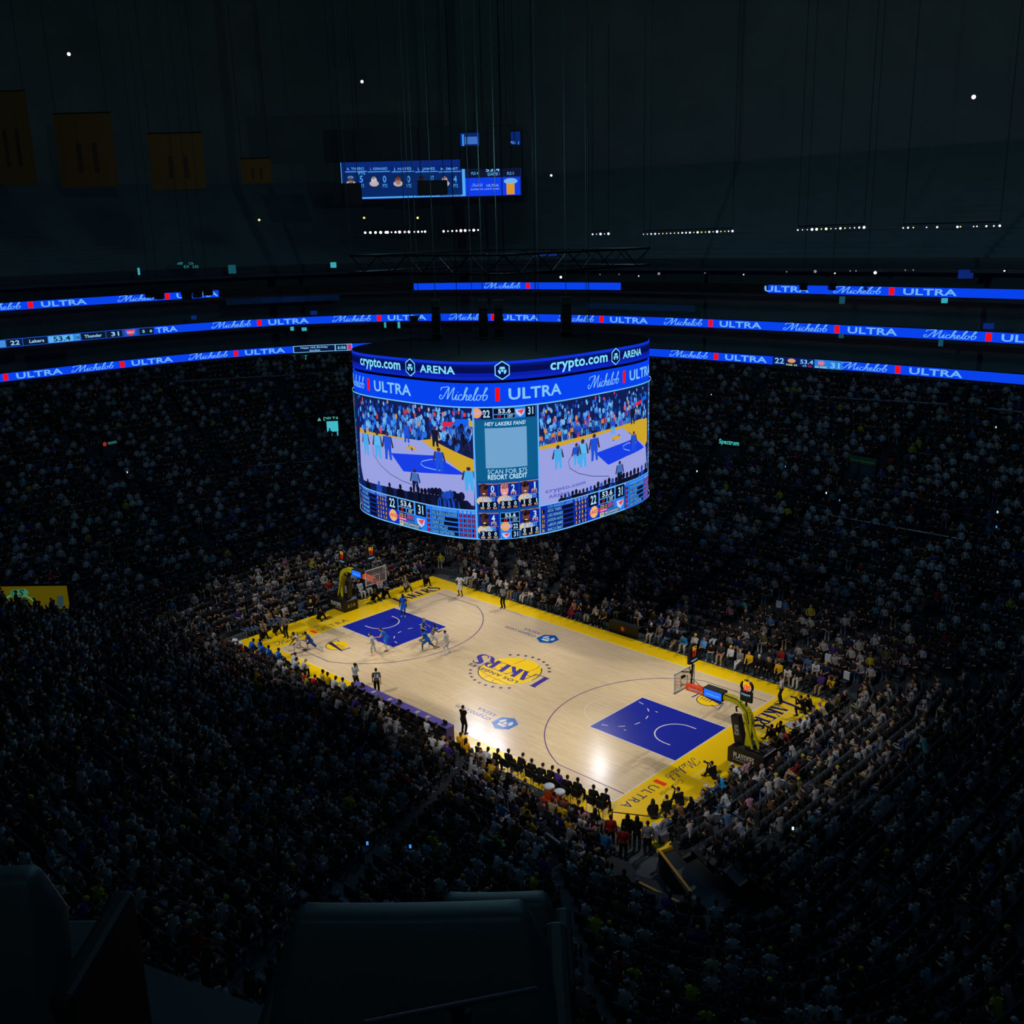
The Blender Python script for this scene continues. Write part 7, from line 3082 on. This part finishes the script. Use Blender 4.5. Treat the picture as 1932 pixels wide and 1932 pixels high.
bodyF = [f for f, p in zip(PF, PP) if p != 4]
bodyP = np.array([p for p in PP if p != 4])
seatF = [f for f, p in zip(PF, PP) if p == 4]
mass('crowd', occ, bodyF, bodyP, crowdcols, paintmat('crowd_cloth', .85, .15), 'dense crowd of seated spectators filling the dark stands all round', 'crowd')
mass('stadium_seats', [s for s in rest], seatF, np.zeros(len(seatF), int), None, M_SEAT, 'rows of dark seats under the crowd in the stands', 'seats', False)
# white giveaway towels hung over empty seat backs
tw_ = 0
for u, v in ((1486, 1122), (1500, 1126), (1427, 1115), (1443, 1128), (1459, 1129), (1540, 1228), (1552, 1232), (1566, 1236), (1578, 1240), (1594, 1264), (1600, 1214), (1616, 1220), (1655, 1216), (1590, 1185), (1620, 1256)):
    k = min(range(len(rest)), key=lambda q: (rest[q][5] - u) ** 2 + (rest[q][6] - v) ** 2)
    s = rest[k]
    g = MB()
    g.box((-.2, 0, .68), (.025, .4, .46))
    g.box((-.285, 0, .74), (.025, .4, .34))
    g.box((-.243, 0, .905), (.11, .4, .025))
    o = g.build('towel', mat('towel_white', (190, 196, 206), .9), loc=(s[1], s[2], s[3]))
    o.rotation_euler = (0, 0, s[4])
    tag(o, 'white towel hung over a seat back in the far right stands', 'towel', 'white towels on seat backs')

# ------------------------------------------------------------------ the dark seats right in front of the camera
M_SB = mat('seat_back_dark', (58, 70, 68), .5, spec=.5)


def big_seat(u0, u1, v, dep, lab, yaw=0.0, full=True, tilt=0.0):
    a, b = at_depth(u0, v, dep), at_depth(u1, v + tilt, dep)
    c = (a + b) / 2
    ex_ = b - a
    W = float(math.hypot(ex_[0], ex_[1]))
    ang = math.atan2(ex_[1], ex_[0])          # along the row, left to right
    t = thing('stadium_seat', lab, 'seat', (float(c[0]), float(c[1]), float(c[2]) - .85), ang + math.pi / 2 + yaw)
    # local: x forward (away from the camera), y to the left
    g = MB()
    hw = W / 2
    prof = []
    for k in range(13):
        s_ = -hw + W * k / 12
        e_ = abs(s_) / hw
        prof.append((s_, .85 - .10 * max(0, (e_ - .86) / .14) ** 2))
    rows2 = []
    for j in range(9):
        f = j / 8
        z = .85 - .5 * f
        rows2.append([(-.06 * math.sin(math.pi * f) - .05 * f + .008 * (abs(s_) / hw) ** 2, -s_ * (1 + .08 * math.sin(math.pi * min(1, f * 1.2)) - .16 * max(0, f - .6)), zt_ - .5 * f) for s_, zt_ in prof])
    n = len(prof)
    vs = [p for r in rows2 for p in r] + [(p[0] + .06, p[1], p[2]) for r in rows2 for p in r]
    m_ = len(rows2) * n
    fs = []
    for j in range(len(rows2) - 1):
        for i in range(n - 1):
            a0 = j * n + i
            fs.append((a0, a0 + n, a0 + n + 1, a0 + 1))
            fs.append((m_ + a0, m_ + a0 + 1, m_ + a0 + n + 1, m_ + a0 + n))
    for i in range(n - 1):
        fs.append((i, i + 1, m_ + i + 1, m_ + i))
        q = (len(rows2) - 1) * n + i
        fs.append((q + 1, q, m_ + q, m_ + q + 1))
    for j in range(len(rows2) - 1):
        q = j * n
        fs.append((q, m_ + q, m_ + q + n, q + n))
        q = j * n + n - 1
        fs.append((q + n, m_ + q + n, m_ + q, q))
    g.add(vs, fs)
    g.build('backrest', M_SB, t, True, bevel=.012)
    MB().box((.22, 0, .42), (.4, W * .9, .07)).build('seat_pan', M_SB, t, bevel=.02)
    for sy in (-1, 1):
        MB().box((.1, sy * (hw + .02), .32), (.34, .05, .64)).build('side_frame', M_BLACK, t, bevel=.015)
    return t


big_seat(512, 1034, 1724, 1.95, 'broad dark seat back with a bright top edge in the middle foreground', tilt=20)
big_seat(818, 1052, 1700, 2.75, 'dark seat back one row ahead, just above the broad one', tilt=10)
big_seat(-420, 92, 1662, 1.95, 'dark rounded seat back at the left edge of the foreground', tilt=10)
a_, b_ = at_depth(686, 1932, 1.25), at_depth(1012, 1866, 1.6)
t = thing('armrest', 'slim dark armrest with a lit edge at the bottom of the foreground', 'armrest', (0, 0, 0))
MB().tube([tuple(a_), tuple(b_)], .0045, 8).build('lit_edge_tube', mat('lit_edge_pale', (90, 90, 100), .3, .5), t)  # pale tube stands in for the edge that catches the light
m_ = a_ + (b_ - a_) * .5
MB().bar(tuple(m_ - np.array([0, 0, .004])), tuple(m_ - np.array([0, 0, .75])), .012, .03).build('arm_post', M_BLACK, t)
